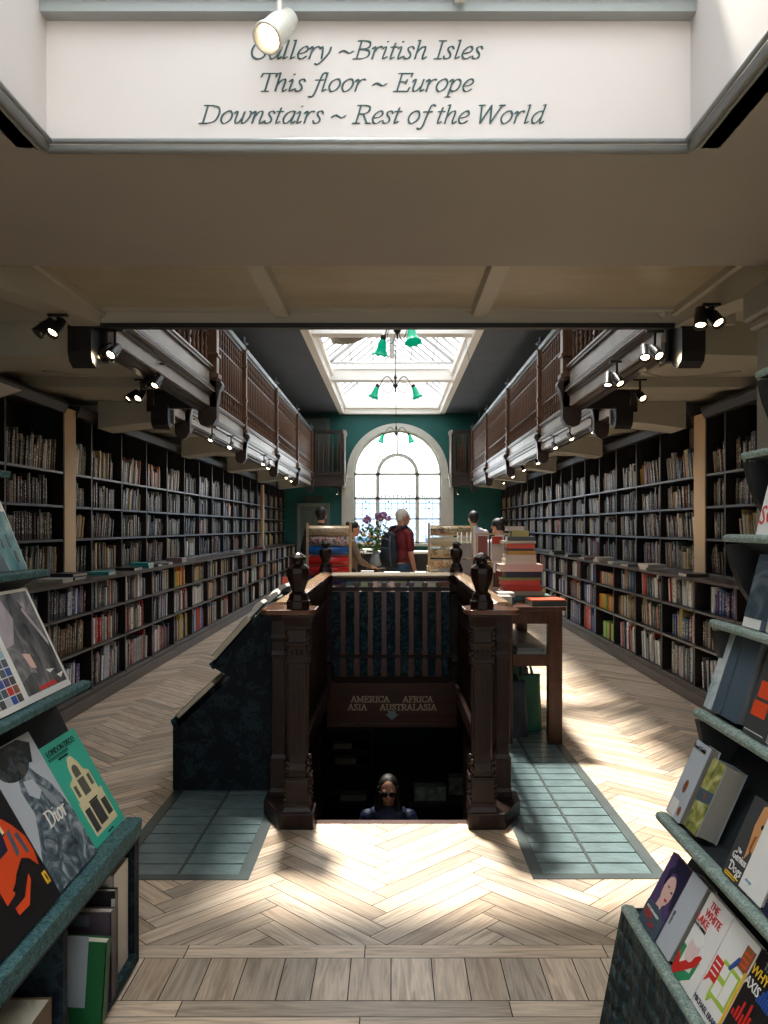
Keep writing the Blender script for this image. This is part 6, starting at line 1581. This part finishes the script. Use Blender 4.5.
for j in range(8):
    for i in range(n):
        a, b = 1.6 * i / n, 1.6 * (i + 1) / n; za, zb = .442 - .055 * j, .442 - .055 * (j + 1)
        m.quad(drape(a, za), drape(b, za), drape(b, zb), drape(a, zb))
for j in range(8):
    za, zb = .442 - .055 * j, .442 - .055 * (j + 1)
    m.quad(drape(1.6, za), drape(1.6, za) + Vector((.5, .02 * math.sin(j), 0)), drape(1.6, zb) + Vector((.55, 0, 0)), drape(1.6, zb))
m.smooth = True; m.sm = [True] * len(m.sm)
o = m.build('cloth_skirt', cloth_mat('skirt_cloth', srgb(34, 50, 54), srgb(70, 84, 80), srgb(24, 38, 44), srgb(120, 70, 60), 20), t); s_ = o.modifiers.new('thick', 'SOLIDIFY'); s_.thickness = .004
m = MB(); m.box(1.0, 1.3, 1.0, 2.3, .0005, .44)

# display books with covers
INK = {k: mat('ink_' + k, srgb(*c), .4) for k, c in dict(white=(232, 230, 224), black=(18, 18, 22), red=(206, 40, 34), orange=(222, 74, 30), teal=(60, 184, 158), cream=(226, 214, 172), dkgrey=(64, 66, 66), yellow=(236, 190, 50), green=(40, 140, 90), lime=(164, 196, 70), blue=(36, 76, 150), skin=(232, 190, 178), purple=(84, 66, 110), navy=(34, 34, 62), midgrey=(140, 148, 154), ltgrey=(186, 192, 198), slate=(70, 88, 100), brown=(140, 84, 50), tan=(206, 150, 96), pink=(226, 200, 196), windows=(96, 96, 84), amber=(232, 160, 60), sky=(150, 190, 200)).items()}
def face_book(d, y, base, ang, w, h, T, cover, label, art=(), texts=(), pages=PAGES, group='books on the tiered stands', pen=(), back=None):
    """d=-1: stand whose covers face +x (u runs away from the viewer); d=+1: faces -x. base=(X,Z) of the back lower edge"""
    o = thing('display_book', label, 'book', (base[0], y, base[1]), group)
    s_, c_ = math.sin(ang), math.cos(ang)
    if d < 0: u, v, n = Vector((0, 1, 0)), Vector((-s_, 0, c_)), Vector((c_, 0, s_))
    else: u, v, n = Vector((0, -1, 0)), Vector((s_, 0, c_)), Vector((-c_, 0, s_))
    M = Matrix((u, v, n)).transposed().to_4x4(); M.translation = Vector((base[0], y, base[1])); o.matrix_world = M
    b = min(.003, T * .2)
    m = MB(); m.box(0, w, 0, h, T - b, T); m.box(0, w, 0, h, 0, b); m.box(0, b, 0, h, b, T - b); m.build('cover', cover, o, loc=(0, 0, 0))
    m = MB(); m.box(b, w - .003, .002, h - .002, b, T - b); m.build('page_block', pages, o, loc=(0, 0, 0))
    by = {}
    for i, (mm, poly) in enumerate(art):
        a = by.setdefault(mm, MB()); z0 = T + .0002 + .00025 * i
        a.prism([(p * w, q * h) for p, q in poly], T, z0 + .0002, axis='z')
    for mm, a in by.items(): recalc(a.build('cover_picture', mm if not isinstance(mm, str) else INK[mm], o, loc=(0, 0, 0)))
    zt = T + .0002 + .00025 * len(art) + .0006
    for (s2, size, uu, vv, mm, *r) in texts:
        Mx = Matrix.Translation((uu * w, vv * h, zt))
        if r: Mx = Mx @ Matrix.Rotation(r[0], 4, 'Z')
        lines_text(o, s2, size, (0, 0, 0), INK[mm], M=Mx, sx=r[1] if len(r) > 1 else 1)
    for (s2, u0, u1, vv, mm, sh) in pen:
        mbp = MB(); pen_text(mbp, s2, (u0 * w, u1 * w, vv * h), shear=sh, to3=lambda a, b_, c2: Vector((a, b_, zt + c2)), nib=(.10, .025, .3)); mbp.build('title_lettering', INK[mm], o, loc=(0, 0, 0))
    return o
def rect(a, b, c, d_): return [(a, c), (b, c), (b, d_), (a, d_)]
def arch(a, b, c, d_, n=8):
    r = (b - a) / 2; return [(a, c)] + [(b, c)] + [((a + b) / 2 + r * math.cos(PI * i / n), d_ + r * .7 * math.sin(PI * i / n)) for i in range(n + 1)]
def ell(cx, cy, rx, ry, n=18, a0=0): return [(cx + rx * math.cos(2 * PI * i / n + a0), cy + ry * math.sin(2 * PI * i / n + a0)) for i in range(n)]
A0 = math.radians(30)
LB0 = (-.968, .504)
# turquoise book with a pale cinema facade
fac = [('cream', [(.20, .07), (.86, .07), (.86, .36), (.80, .40), (.80, .60), (.70, .63), (.66, .72), (.58, .80), (.48, .80), (.40, .72), (.37, .62), (.24, .58), (.24, .40), (.20, .36)]),
       ('windows', arch(.44, .60, .60, .66)), ('windows', rect(.43, .61, .42, .58)), ('windows', rect(.28, .35, .44, .55)), ('windows', rect(.69, .76, .46, .57)), ('dkgrey', rect(.42, .63, .12, .34)), ('dkgrey', rect(.24, .37, .10, .32)), ('dkgrey', rect(.69, .82, .14, .30)),
       ('cream', rect(.20, .86, .36, .40)), ('black', rect(.42, .66, .345, .36)), ('black', rect(.10, .62, .868, .874)), ('black', rect(.10, .62, .852, .856))]
face_book(-1, 2.635, LB0, A0, .30, .37, .022, INK['teal'], 'turquoise book with a cream cinema front on its cover, lowest tier', art=fac, texts=[('LONDON DECO', .030, .10, .89, 'black'), ('THIBAUD HEREM', .010, .28, .82, 'black'), ('FLYING PRESS', .008, .45, .025, 'black')])
# grey fashion portrait
def photo_mat(name, c1, c2, c3, sc=6, st=(1, 1, 1), dist=1.5):
    m, nt, b = new_mat(name); tc = nt.nodes.new('ShaderNodeTexCoord'); mp = nt.nodes.new('ShaderNodeMapping'); mp.inputs['Scale'].default_value = st
    n = nt.nodes.new('ShaderNodeTexNoise'); n.inputs['Scale'].default_value = sc; n.inputs['Detail'].default_value = 6; n.inputs['Distortion'].default_value = dist
    nt.links.new(tc.outputs['Object'], mp.inputs[0]); nt.links.new(mp.outputs[0], n.inputs['Vector'])
    r = nt.nodes.new('ShaderNodeValToRGB'); r.color_ramp.elements[0].position = .3; r.color_ramp.elements[0].color = (*c1, 1); r.color_ramp.elements[1].position = .7; r.color_ramp.elements[1].color = (*c3, 1)
    e = r.color_ramp.elements.new(.5); e.color = (*c2, 1)
    nt.links.new(n.outputs['Fac'], r.inputs[0]); nt.links.new(r.outputs[0], b.inputs['Base Color']); b.inputs['Roughness'].default_value = .25; return m
GOWN = photo_mat('gown_print', srgb(50, 60, 68), srgb(92, 108, 118), srgb(170, 180, 184), 12, (1, 1, 1), 3)
HATM = photo_mat('hat_print', srgb(30, 34, 38), srgb(46, 54, 58), srgb(84, 94, 98), 14)
dior = [(GOWN, [(.0, .0), (1, .0), (1, .34), (.94, .50), (.86, .62), (.72, .72), (.62, .82), (.40, .80), (.30, .66), (.32, .50), (.20, .38), (.06, .26), (0, .2)]), ('ltgrey', [(.42, .72), (.60, .70), (.64, .60), (.52, .56), (.40, .62)]),
        ('midgrey', [(.62, .66), (.74, .58), (.86, .40), (.80, .38), (.66, .54)]), (HATM, ell(.40, .86, .33, .12, 20)), (HATM, [(.26, .88), (.76, .80), (.90, .93), (.70, .99), (.30, .99)]), ('dkgrey', ell(.52, .80, .07, .05, 12))]
face_book(-1, 2.315, (LB0[0] + .012, LB0[1] + .004), A0, .30, .44, .026, INK['ltgrey'], 'grey fashion book with a figure in a wide dark hat, second on the lowest tier', art=dior, pen=[('Dior', .42, .86, .36, 'white', 0)])
GLY_extra = None
# orange sports car on a black cover
car = [('amber', [(0, .62), (.55, .70), (.50, 1), (0, 1)]), ('cream', [(0, .55), (.70, .62), (.62, .75), (0, .70)]), ('tan', [(.30, .70), (.36, .70), (.34, .92), (.28, .92)]), ('cream', [(.1, .86), (.5, .9), (.48, 1), (.1, 1)]),
       ('orange', [(0, .22), (.20, .24), (.42, .34), (.66, .40), (.80, .36), (.90, .28), (.96, .38), (.95, .50), (.82, .62), (.70, .70), (.60, .72), (.62, .60), (.40, .58), (.15, .62), (0, .62)]),
       ('navy', [(.05, .47), (.50, .50), (.56, .62), (.45, .72), (.2, .74), (.05, .68)]), ('slate', [(.60, .42), (.68, .44), (.72, .62), (.64, .60)]), ('slate', [(.80, .40), (.86, .40), (.84, .56), (.76, .56)]), ('black', [(.20, .27), (.62, .36), (.60, .30), (.30, .22)]), ('orange', [(.1, .12), (.34, .12), (.60, .24), (.62, .28), (.35, .18), (.1, .17)]),
       ('yellow', rect(.86, .94, .13, .22)), ('black', ell(.90, .175, .018, .03, 8))]
car = [(mm_, [(.36 + .64 * p, q * .84 if q < .99 else q) for p, q in poly]) for mm_, poly in car]
face_book(-1, 1.94, (LB0[0] + .02, LB0[1] + .006), A0, .36, .46, .03, INK['black'], 'black book with a shiny orange-red sports car on its cover, lowest tier', art=car)
face_book(-1, 1.60, (LB0[0] + .045, LB0[1] + .004), .75, .30, .17, .012, INK['black'], 'small black and white booklet lying low before the car book', art=[('white', rect(0, 1, 0, .1))])
# second tier
CITY = photo_mat('city_print', srgb(56, 62, 66), srgb(122, 120, 122), srgb(186, 172, 176), 7, (1.4, .7, 1), 2)
CITY2 = photo_mat('city_dark_print', srgb(44, 48, 52), srgb(86, 88, 90), srgb(140, 134, 136), 16, (1, .5, 1), 1)
CITY3 = photo_mat('city_sky_print', srgb(160, 150, 158), srgb(190, 178, 184), srgb(206, 196, 198), 6)
LB1 = (-1.132, .996)
city = [(CITY, rect(.05, .95, .06, .97)), (CITY2, [(.30, .97), (.62, .97), (.95, .42), (.95, .06), (.44, .06), (.40, .3)]), (CITY3, [(.05, .50), (.22, .52), (.42, .74), (.34, .92), (.05, .94)]), ('dkgrey', [(.24, .56), (.27, .57), (.50, .38), (.48, .36)]), (CITY3, [(.66, .80), (.70, .82), (.93, .46), (.90, .42)]), (CITY2, [(.05, .06), (.5, .06), (.48, .20), (.30, .24), (.05, .18)]),
        ('skin', [(.28, .42), (.42, .40), (.44, .26), (.34, .28)]), ('white', [(.60, .22), (.78, .20), (.66, .18)]), ('white', [(.78, .14), (.94, .15), (.84, .10)]), ('red', [(.3, .07), (.7, .07), (.68, .11), (.32, .10)])]
face_book(-1, 2.535, LB1, math.radians(25), .33, .37, .02, INK['white'], 'misty grey city view book with a white border on the second tier', art=city)
tl = []; rr = random.Random(9); keys = ['slate', 'blue', 'red', 'dkgrey', 'orange', 'navy', 'ltgrey', 'amber', 'purple', 'sky', 'brown', 'slate', 'dkgrey']
for i in range(8):
    for j in range(12):
        kx = rr.choice(keys if j < 8 else ['sky', 'slate', 'dkgrey', 'green']); tl.append((kx, rect(.06 + .11 * i, .06 + .11 * i + .095, .05 + .077 * j, .05 + .077 * j + .068)))
o = face_book(-1, 2.19, (LB1[0] + .006, LB1[1] + .003), math.radians(25), .34, .37, .02, INK['white'], 'book with a mosaic of tiny coloured pictures on the second tier', art=[])
by = {}
for kx, poly in tl: by.setdefault(kx, MB()).prism([(p * .34, q * .37) for p, q in poly], .02, .0206, axis='z')
big = MB(); mats_ = []
for kx, a in by.items():
    off = len(big.v); big.v += a.v; big.f += [tuple(off + q for q in f) for f in a.f]; big.m += [len(mats_)] * len(a.f); big.sm += a.sm; mats_.append(INK[kx])
recalc(big.build('cover_picture', mats_, o, loc=(0, 0, 0)))
face_book(-1, 1.84, (LB1[0] + .006, LB1[1] + .003), math.radians(25), .33, .36, .02, INK['slate'], 'slate blue book at the camera end of the second tier')
LB2 = (-1.285, 1.396)
SKYP = photo_mat('cloud_print', srgb(60, 120, 130), srgb(120, 170, 172), srgb(196, 206, 200), 5)
face_book(-1, 2.60, LB2, math.radians(22), .27, .27, .02, INK['white'], 'pale book with a blue-green photograph on the third tier', art=[(SKYP, rect(.0, .98, .0, .80)), ('slate', [(0, .0), (.5, .0), (.36, .62), (0, .80)]), ('dkgrey', rect(.62, .68, .52, .72)), ('dkgrey', rect(.74, .79, .30, .48)), ('dkgrey', rect(.80, .86, .10, .26)), ('dkgrey', rect(.56, .60, .30, .42))])
face_book(-1, 2.30, LB2, math.radians(22), .27, .26, .02, INK['pink'], 'pinkish book beside the blue-green one on the third tier')
face_book(-1, 2.55, (-1.415, 1.747), math.radians(18), .27, .27, .02, INK['ltgrey'], 'light grey book on the highest tier of the teal stand')
# header board above
m = MB(); m.prism([(-1.30, 2.03), (-1.60, 2.10), (-1.60, 1.93)], 1.2, 2.9); recalc(m.build('header_board', SOFFIT, [q for q in bpy.data.objects if q.name == 'book_stand'][0]))

# ---- right stand books: d=+1, u from far to near
def RB(i, y, w, h, T, cover, label, ang=25, dz=.006, **k):
    X, Z = RT[i]; return face_book(1, y, (X + .020 + T * math.cos(math.radians(ang)), Z + dz), math.radians(ang), w, h, T, cover, label, **k)
por = [(INK['purple'], rect(0, 1, 0, 1)), ('navy', [(.30, 1), (1, 1), (1, .45), (.90, .40), (.80, .62), (.62, .82), (.4, .8)]), ('skin', ell(.56, .58, .24, .20, 16, .3)), ('skin', [(.34, .30), (.60, .30), (.64, .46), (.40, .48)]), ('navy', ell(.52, .63, .05, .012, 8)), ('navy', ell(.72, .60, .05, .012, 8)), ('red', ell(.64, .47, .07, .018, 8)), ('slate', [(0, 0), (1, 0), (1, .26), (.5, .34), (0, .30)]), ('navy', [(.28, .60), (.36, .78), (.60, .84), (.42, .90), (.22, .8)])]
RB(0, 2.31, .135, .21, .014, INK['purple'], 'purple paperback with a woman\'s portrait at the far end of the lowest tier', art=por, texts=[('PATTI AND ROBERT', .010, .1, .22, 'white'), ('KIDS', .024, .12, .13, 'red'), ('JUST', .016, .5, .07, 'red')], ang=28)
RB(0, 2.16, .095, .21, .03, INK['ltgrey'], 'thick grey-white paperbacks beside the portrait cover', pages=PAGESG, ang=28, texts=[('NOTES', .012, .2, .3, 'dkgrey', PI / 2)])
wl = [('green', [(0, .0), (.42, 0), (.70, .12), (.74, .34), (0, .34)]), ('white', [(.14, .10), (.60, .16), (.62, .34), (.14, .34)]), ('pink', ell(.38, .36, .22, .17, 16)), ('white', ell(.38, .50, .21, .07, 14)), ('red', [(.0, .02), (.16, .0), (.70, .28), (.74, .40), (.66, .40), (.16, .14), (.02, .24), (.0, .22)]), ('pink', ell(.38, .33, .15, .10, 12))]
RB(0, 2.045, .135, .215, .016, INK['white'], 'white paperback with a red title above a bearded man', art=wl, texts=[('THE', .026, .22, .86, 'red'), ('WHITE', .028, .18, .755, 'red'), ('LAKE', .028, .0, .65, 'red'), ('JOHN HARRIES', .010, .0, .60, 'black')], ang=28)
er = [('lime', rect(.30, .92, .22, .62)), ('white', rect(.36, .60, .26, .40)), ('white', rect(.62, .87, .27, .58)), ('white', rect(.36, .58, .46, .58)), ('red', rect(.06, .36, .34, .58)), ('white', rect(.10, .32, .52, .535)), ('white', rect(.10, .32, .46, .475)), ('white', rect(.10, .32, .40, .415)), ('red', [(.06, .34), (.14, .34), (.04, .27)]), ('lime', [(.32, .22), (.46, .22), (.36, .15)]), ('brown', rect(.70, .98, .68, .92)), ('orange', rect(.74, .94, .84, .86)), ('orange', rect(.74, .94, .78, .80)), ('orange', rect(.74, .94, .72, .74)), ('blue', [(.52, .60), (.56, .58), (.74, .74), (.66, .76)]), ('yellow', rect(.975, 1, 0, .7))]
RB(0, 1.905, .135, .215, .016, INK['white'], 'white paperback with green, red and orange speech bubbles on its cover', art=er, texts=[('MICHAEL ERARD', .0175, .05, .06, 'navy')], ang=28)
wa = [('red', rect(.05 + .09 * i, .05 + .09 * i + .05, .30, .30 + hh)) for i, hh in enumerate((.06, .12, .20, .10, .24, .14, .10, .12, .16))] + [('blue', rect(.45 + .07 * i, .45 + .07 * i + .05, .60, .60 + hh)) for i, hh in enumerate((.06, .12, .16, .10, .14, .2))]
RB(0, 1.765, .14, .215, .02, INK['black'], 'black paperback with yellow and white title and red bars on the lowest tier', art=wa, texts=[('THE', .022, .30, .88, 'midgrey'), ('WHY', .030, .06, .76, 'yellow'), ('AXIS', .030, .04, .63, 'white')], ang=28)
RB(0, 1.61, .14, .215, .02, INK['green'], 'green and cream patterned paperback at the camera end of the lowest tier', art=[('cream', [(0, .1), (.2, .0), (1, .7), (1, .9)]), ('red', [(.2, .5), (.5, .3), (.6, .6)]), ('amber', [(.5, .1), (1, .1), (1, .4)]), ('cream', [(.1, .6), (.3, .5), (.8, 1), (.6, 1)])], ang=28)
# tier 2
RB(1, 2.385, .105, .225, .03, INK['ltgrey'], 'grey-white magazine with a bold black title at the far end of the second tier', art=[('brown', ell(.52, .42, .12, .09, 12)), ('white', rect(.10, .55, .02, .22)), ('brown', ell(.75, .12, .1, .06, 10))], texts=[('Food Guide', .018, .02, .90, 'black')], pages=PAGESG, ang=24)
RB(1, 2.235, .085, .20, .06, INK['midgrey'], 'pile of books with a yellow-green landscape cover on the second tier', art=[(photo_mat('field_print', srgb(50, 66, 50), srgb(150, 150, 80), srgb(214, 206, 150), 14), rect(0, 1, 0, 1)), ('slate', [(0, .38), (1, .44), (1, .60), (0, .56)]), ('brown', ell(.5, .5, .1, .05, 8))], pages=PAGESG, ang=24)
RB(1, 1.98, .13, .20, .012, INK['dkgrey'], 'dark book with an orange-brown dog and white title on the second tier', art=[('tan', [(.45, .95), (.62, 1), (.95, .96), (1, .5), (.80, .36), (.62, .44), (.50, .30), (.46, .5), (.40, .7)]), ('black', ell(.66, .74, .045, .03, 8)), ('brown', [(.55, .6), (.62, .62), (.6, .4), (.54, .44)]), ('yellow', rect(.10, .62, .05, .065)), ('yellow', rect(.10, .52, .022, .037))], texts=[('The', .014, .22, .33, 'white'), ('Genius', .026, .12, .235, 'white'), ('of', .012, .14, .175, 'white'), ('Dogs', .030, .18, .10, 'white')], ang=24)
RB(1, 1.885, .11, .21, .03, INK['white'], 'plain white book standing forward beside the dog cover', texts=[('essays', .012, .15, .1, 'sky')], ang=24)
RB(1, 1.765, .14, .21, .02, INK['navy'], 'black paperback with a red flower on the second tier', art=[('red', [(.25, .62), (.45, .58), (.5, .44), (.60, .56), (.82, .50), (.76, .68), (.5, .76)]), ('ltgrey', [(.40, .26), (.43, .26), (.52, .48), (.50, .48)]), ('ltgrey', [(.30, .20), (.42, .32), (.50, .22), (.42, .28)])], texts=[('NEVER BEFORE', .016, .05, .12, 'ltgrey')], ang=24)
RB(1, 1.61, .14, .21, .02, INK['brown'], 'brown paperback at the camera end of the second tier', ang=24)
# tier 3
RB(2, 2.385, .055, .24, .045, INK['ltgrey'], 'pile of large white and blue books at the far end of the third tier', art=[(photo_mat('ice_print', srgb(110, 140, 150), srgb(190, 204, 206), srgb(226, 226, 222), 9), rect(0, 1, 0, 1))], pages=mat('pages_dark', srgb(92, 94, 96), .7), ang=18)
RB(2, 2.325, .055, .235, .05, INK['slate'], 'thick dark grey boxed books on the third tier', pages=MATS['pages_dark'], ang=18)
RB(2, 2.26, .10, .225, .05, INK['slate'], 'broad slate grey box file of books on the third tier', pages=MATS['pages_dark'], ang=18)
RB(2, 2.12, .12, .215, .02, INK['dkgrey'], 'dark cover with bright orange-red square blots on the third tier', art=[('orange', rect(.16, .80, .46, .66)), ('orange', rect(.10, .74, .24, .42)), ('slate', [(.3, .7), (.6, .72), (.9, .96), (.5, .92)]), ('ltgrey', ell(.42, .80, .10, .06, 8)), ('white', rect(.05, .9, .05, .06))], ang=18)
RB(2, 1.985, .13, .215, .03, INK['midgrey'], 'grey book with a red band on the third tier', art=[('red', rect(0, 1, .22, .36)), ('white', rect(0, 1, .18, .20))], ang=18)
RB(2, 1.84, .14, .215, .02, INK['brown'], 'brown book third from the camera end of the third tier', ang=18)
# tier 4
RB(3, 2.23, .13, .20, .022, INK['slate'], 'dark blue-grey book with a white foot band on the fourth tier', art=[('white', rect(0, .80, 0, .13)), ('red', ell(.85, .95, .1, .04, 8)), (photo_mat('dusk_print', srgb(30, 44, 54), srgb(50, 70, 80), srgb(110, 124, 130), 6), rect(0, 1, .13, .88))], ang=14)
RB(3, 2.085, .13, .20, .022, INK['ltgrey'], 'pale grey book beside the blue-grey one on the fourth tier', ang=14)
RB(3, 1.93, .13, .20, .022, INK['navy'], 'navy book at the camera end of the fourth tier', ang=14)
# tier 5
RB(4, 2.24, .14, .21, .018, INK['white'], 'white book with big thin red letters on the fifth tier', art=[('brown', [(.3, 1), (1, 1), (1, .8), (.6, .86)])], texts=[('TO', .040, .35, .55, 'red'), ('SCI', .075, .02, .14, 'red')], ang=14)
RB(4, 2.085, .14, .21, .018, INK['cream'], 'cream book beside the red-lettered one on the fifth tier', ang=14)
RB(5, 2.16, .14, .20, .018, INK['black'], 'black book on the sixth tier of the tall stand', ang=12)
RB(6, 2.16, .14, .20, .018, INK['brown'], 'dark book on the topmost tier of the tall stand', ang=12)

# ================================================================== OUTSIDE
EXT = mat('outside_render', srgb(190, 198, 208), .8, var=.05)
t = thing('far_building', 'pale blue-grey building across the yard beyond the arched window', 'building', (0, 34, 0))
m = MB(); m.box(-9, 9, 34, 40, -1, 2.62); m.build('wall', EXT, t)
m = MB(); m.box(-9.1, 9.1, 33.9, 34, 2.55, 2.7); m.box(-9.1, 9.1, 33.92, 34, 1.3, 1.5); m.build('coping', mat('coping', srgb(190, 200, 206), .8), t)
m = MB()
for x in (-1.6, -.2, 1.4): m.box(x, x + .8, 33.9, 34, .2, 1.1)
m.build('window', mat('outside_window', srgb(60, 90, 110), .3), t)
sbox('ground_outside', mat('yard', srgb(150, 150, 146), .9), -12, 12, YF + .3, 42, -1.05, -1.0)

# ================================================================== LIGHT
w = bpy.data.worlds.new('world'); SC.world = w; w.use_nodes = True
bg = w.node_tree.nodes['Background']; bg.inputs[0].default_value = (.94, .96, 1, 1); bg.inputs[1].default_value = 5.8
sl = bpy.data.lights.new('sun', 'SUN'); so = bpy.data.objects.new('sun', sl); COL.objects.link(so); sl.energy = 25; sl.angle = math.radians(6); sl.color = (1, .93, .82)
so.rotation_euler = Vector((.13, -.48, -1)).to_track_quat('-Z', 'Y').to_euler(); so.location = (0, 5, 12)
def portal(nm, loc, rot, sx, sy):
    l = bpy.data.lights.new(nm, 'AREA'); l.shape = 'RECTANGLE'; l.size = sx; l.size_y = sy; l.cycles.is_portal = True
    o = bpy.data.objects.new(nm, l); COL.objects.link(o); o.location = loc; o.rotation_euler = rot
portal('portal_lantern', (0, 13.7, 6.35), (0, 0, 0), 2.9, 17.8)
portal('portal_window', (.15, YF + .32, 2.6), (-PI / 2, 0, 0), 2.4, 3.1)
portal('portal_well', ((WXL + WXR) / 2, .54, 3.33), (0, 0, 0), 1.75, 3.4)
portal('portal_shop', (0, -3.15, 1.55), (PI / 2, 0, 0), 2.2, 1.3)
SC.cycles.use_denoising = True
SC.cycles.max_bounces = 8; SC.cycles.diffuse_bounces = 4; SC.cycles.transparent_max_bounces = 12; SC.cycles.caustics_reflective = False; SC.cycles.caustics_refractive = False; SC.cycles.sample_clamp_indirect = 6
vs = SC.view_settings; vs.view_transform = 'Standard'; vs.look = 'None'; vs.gamma = 1; vs.use_curve_mapping = False; vs.exposure = 0.12
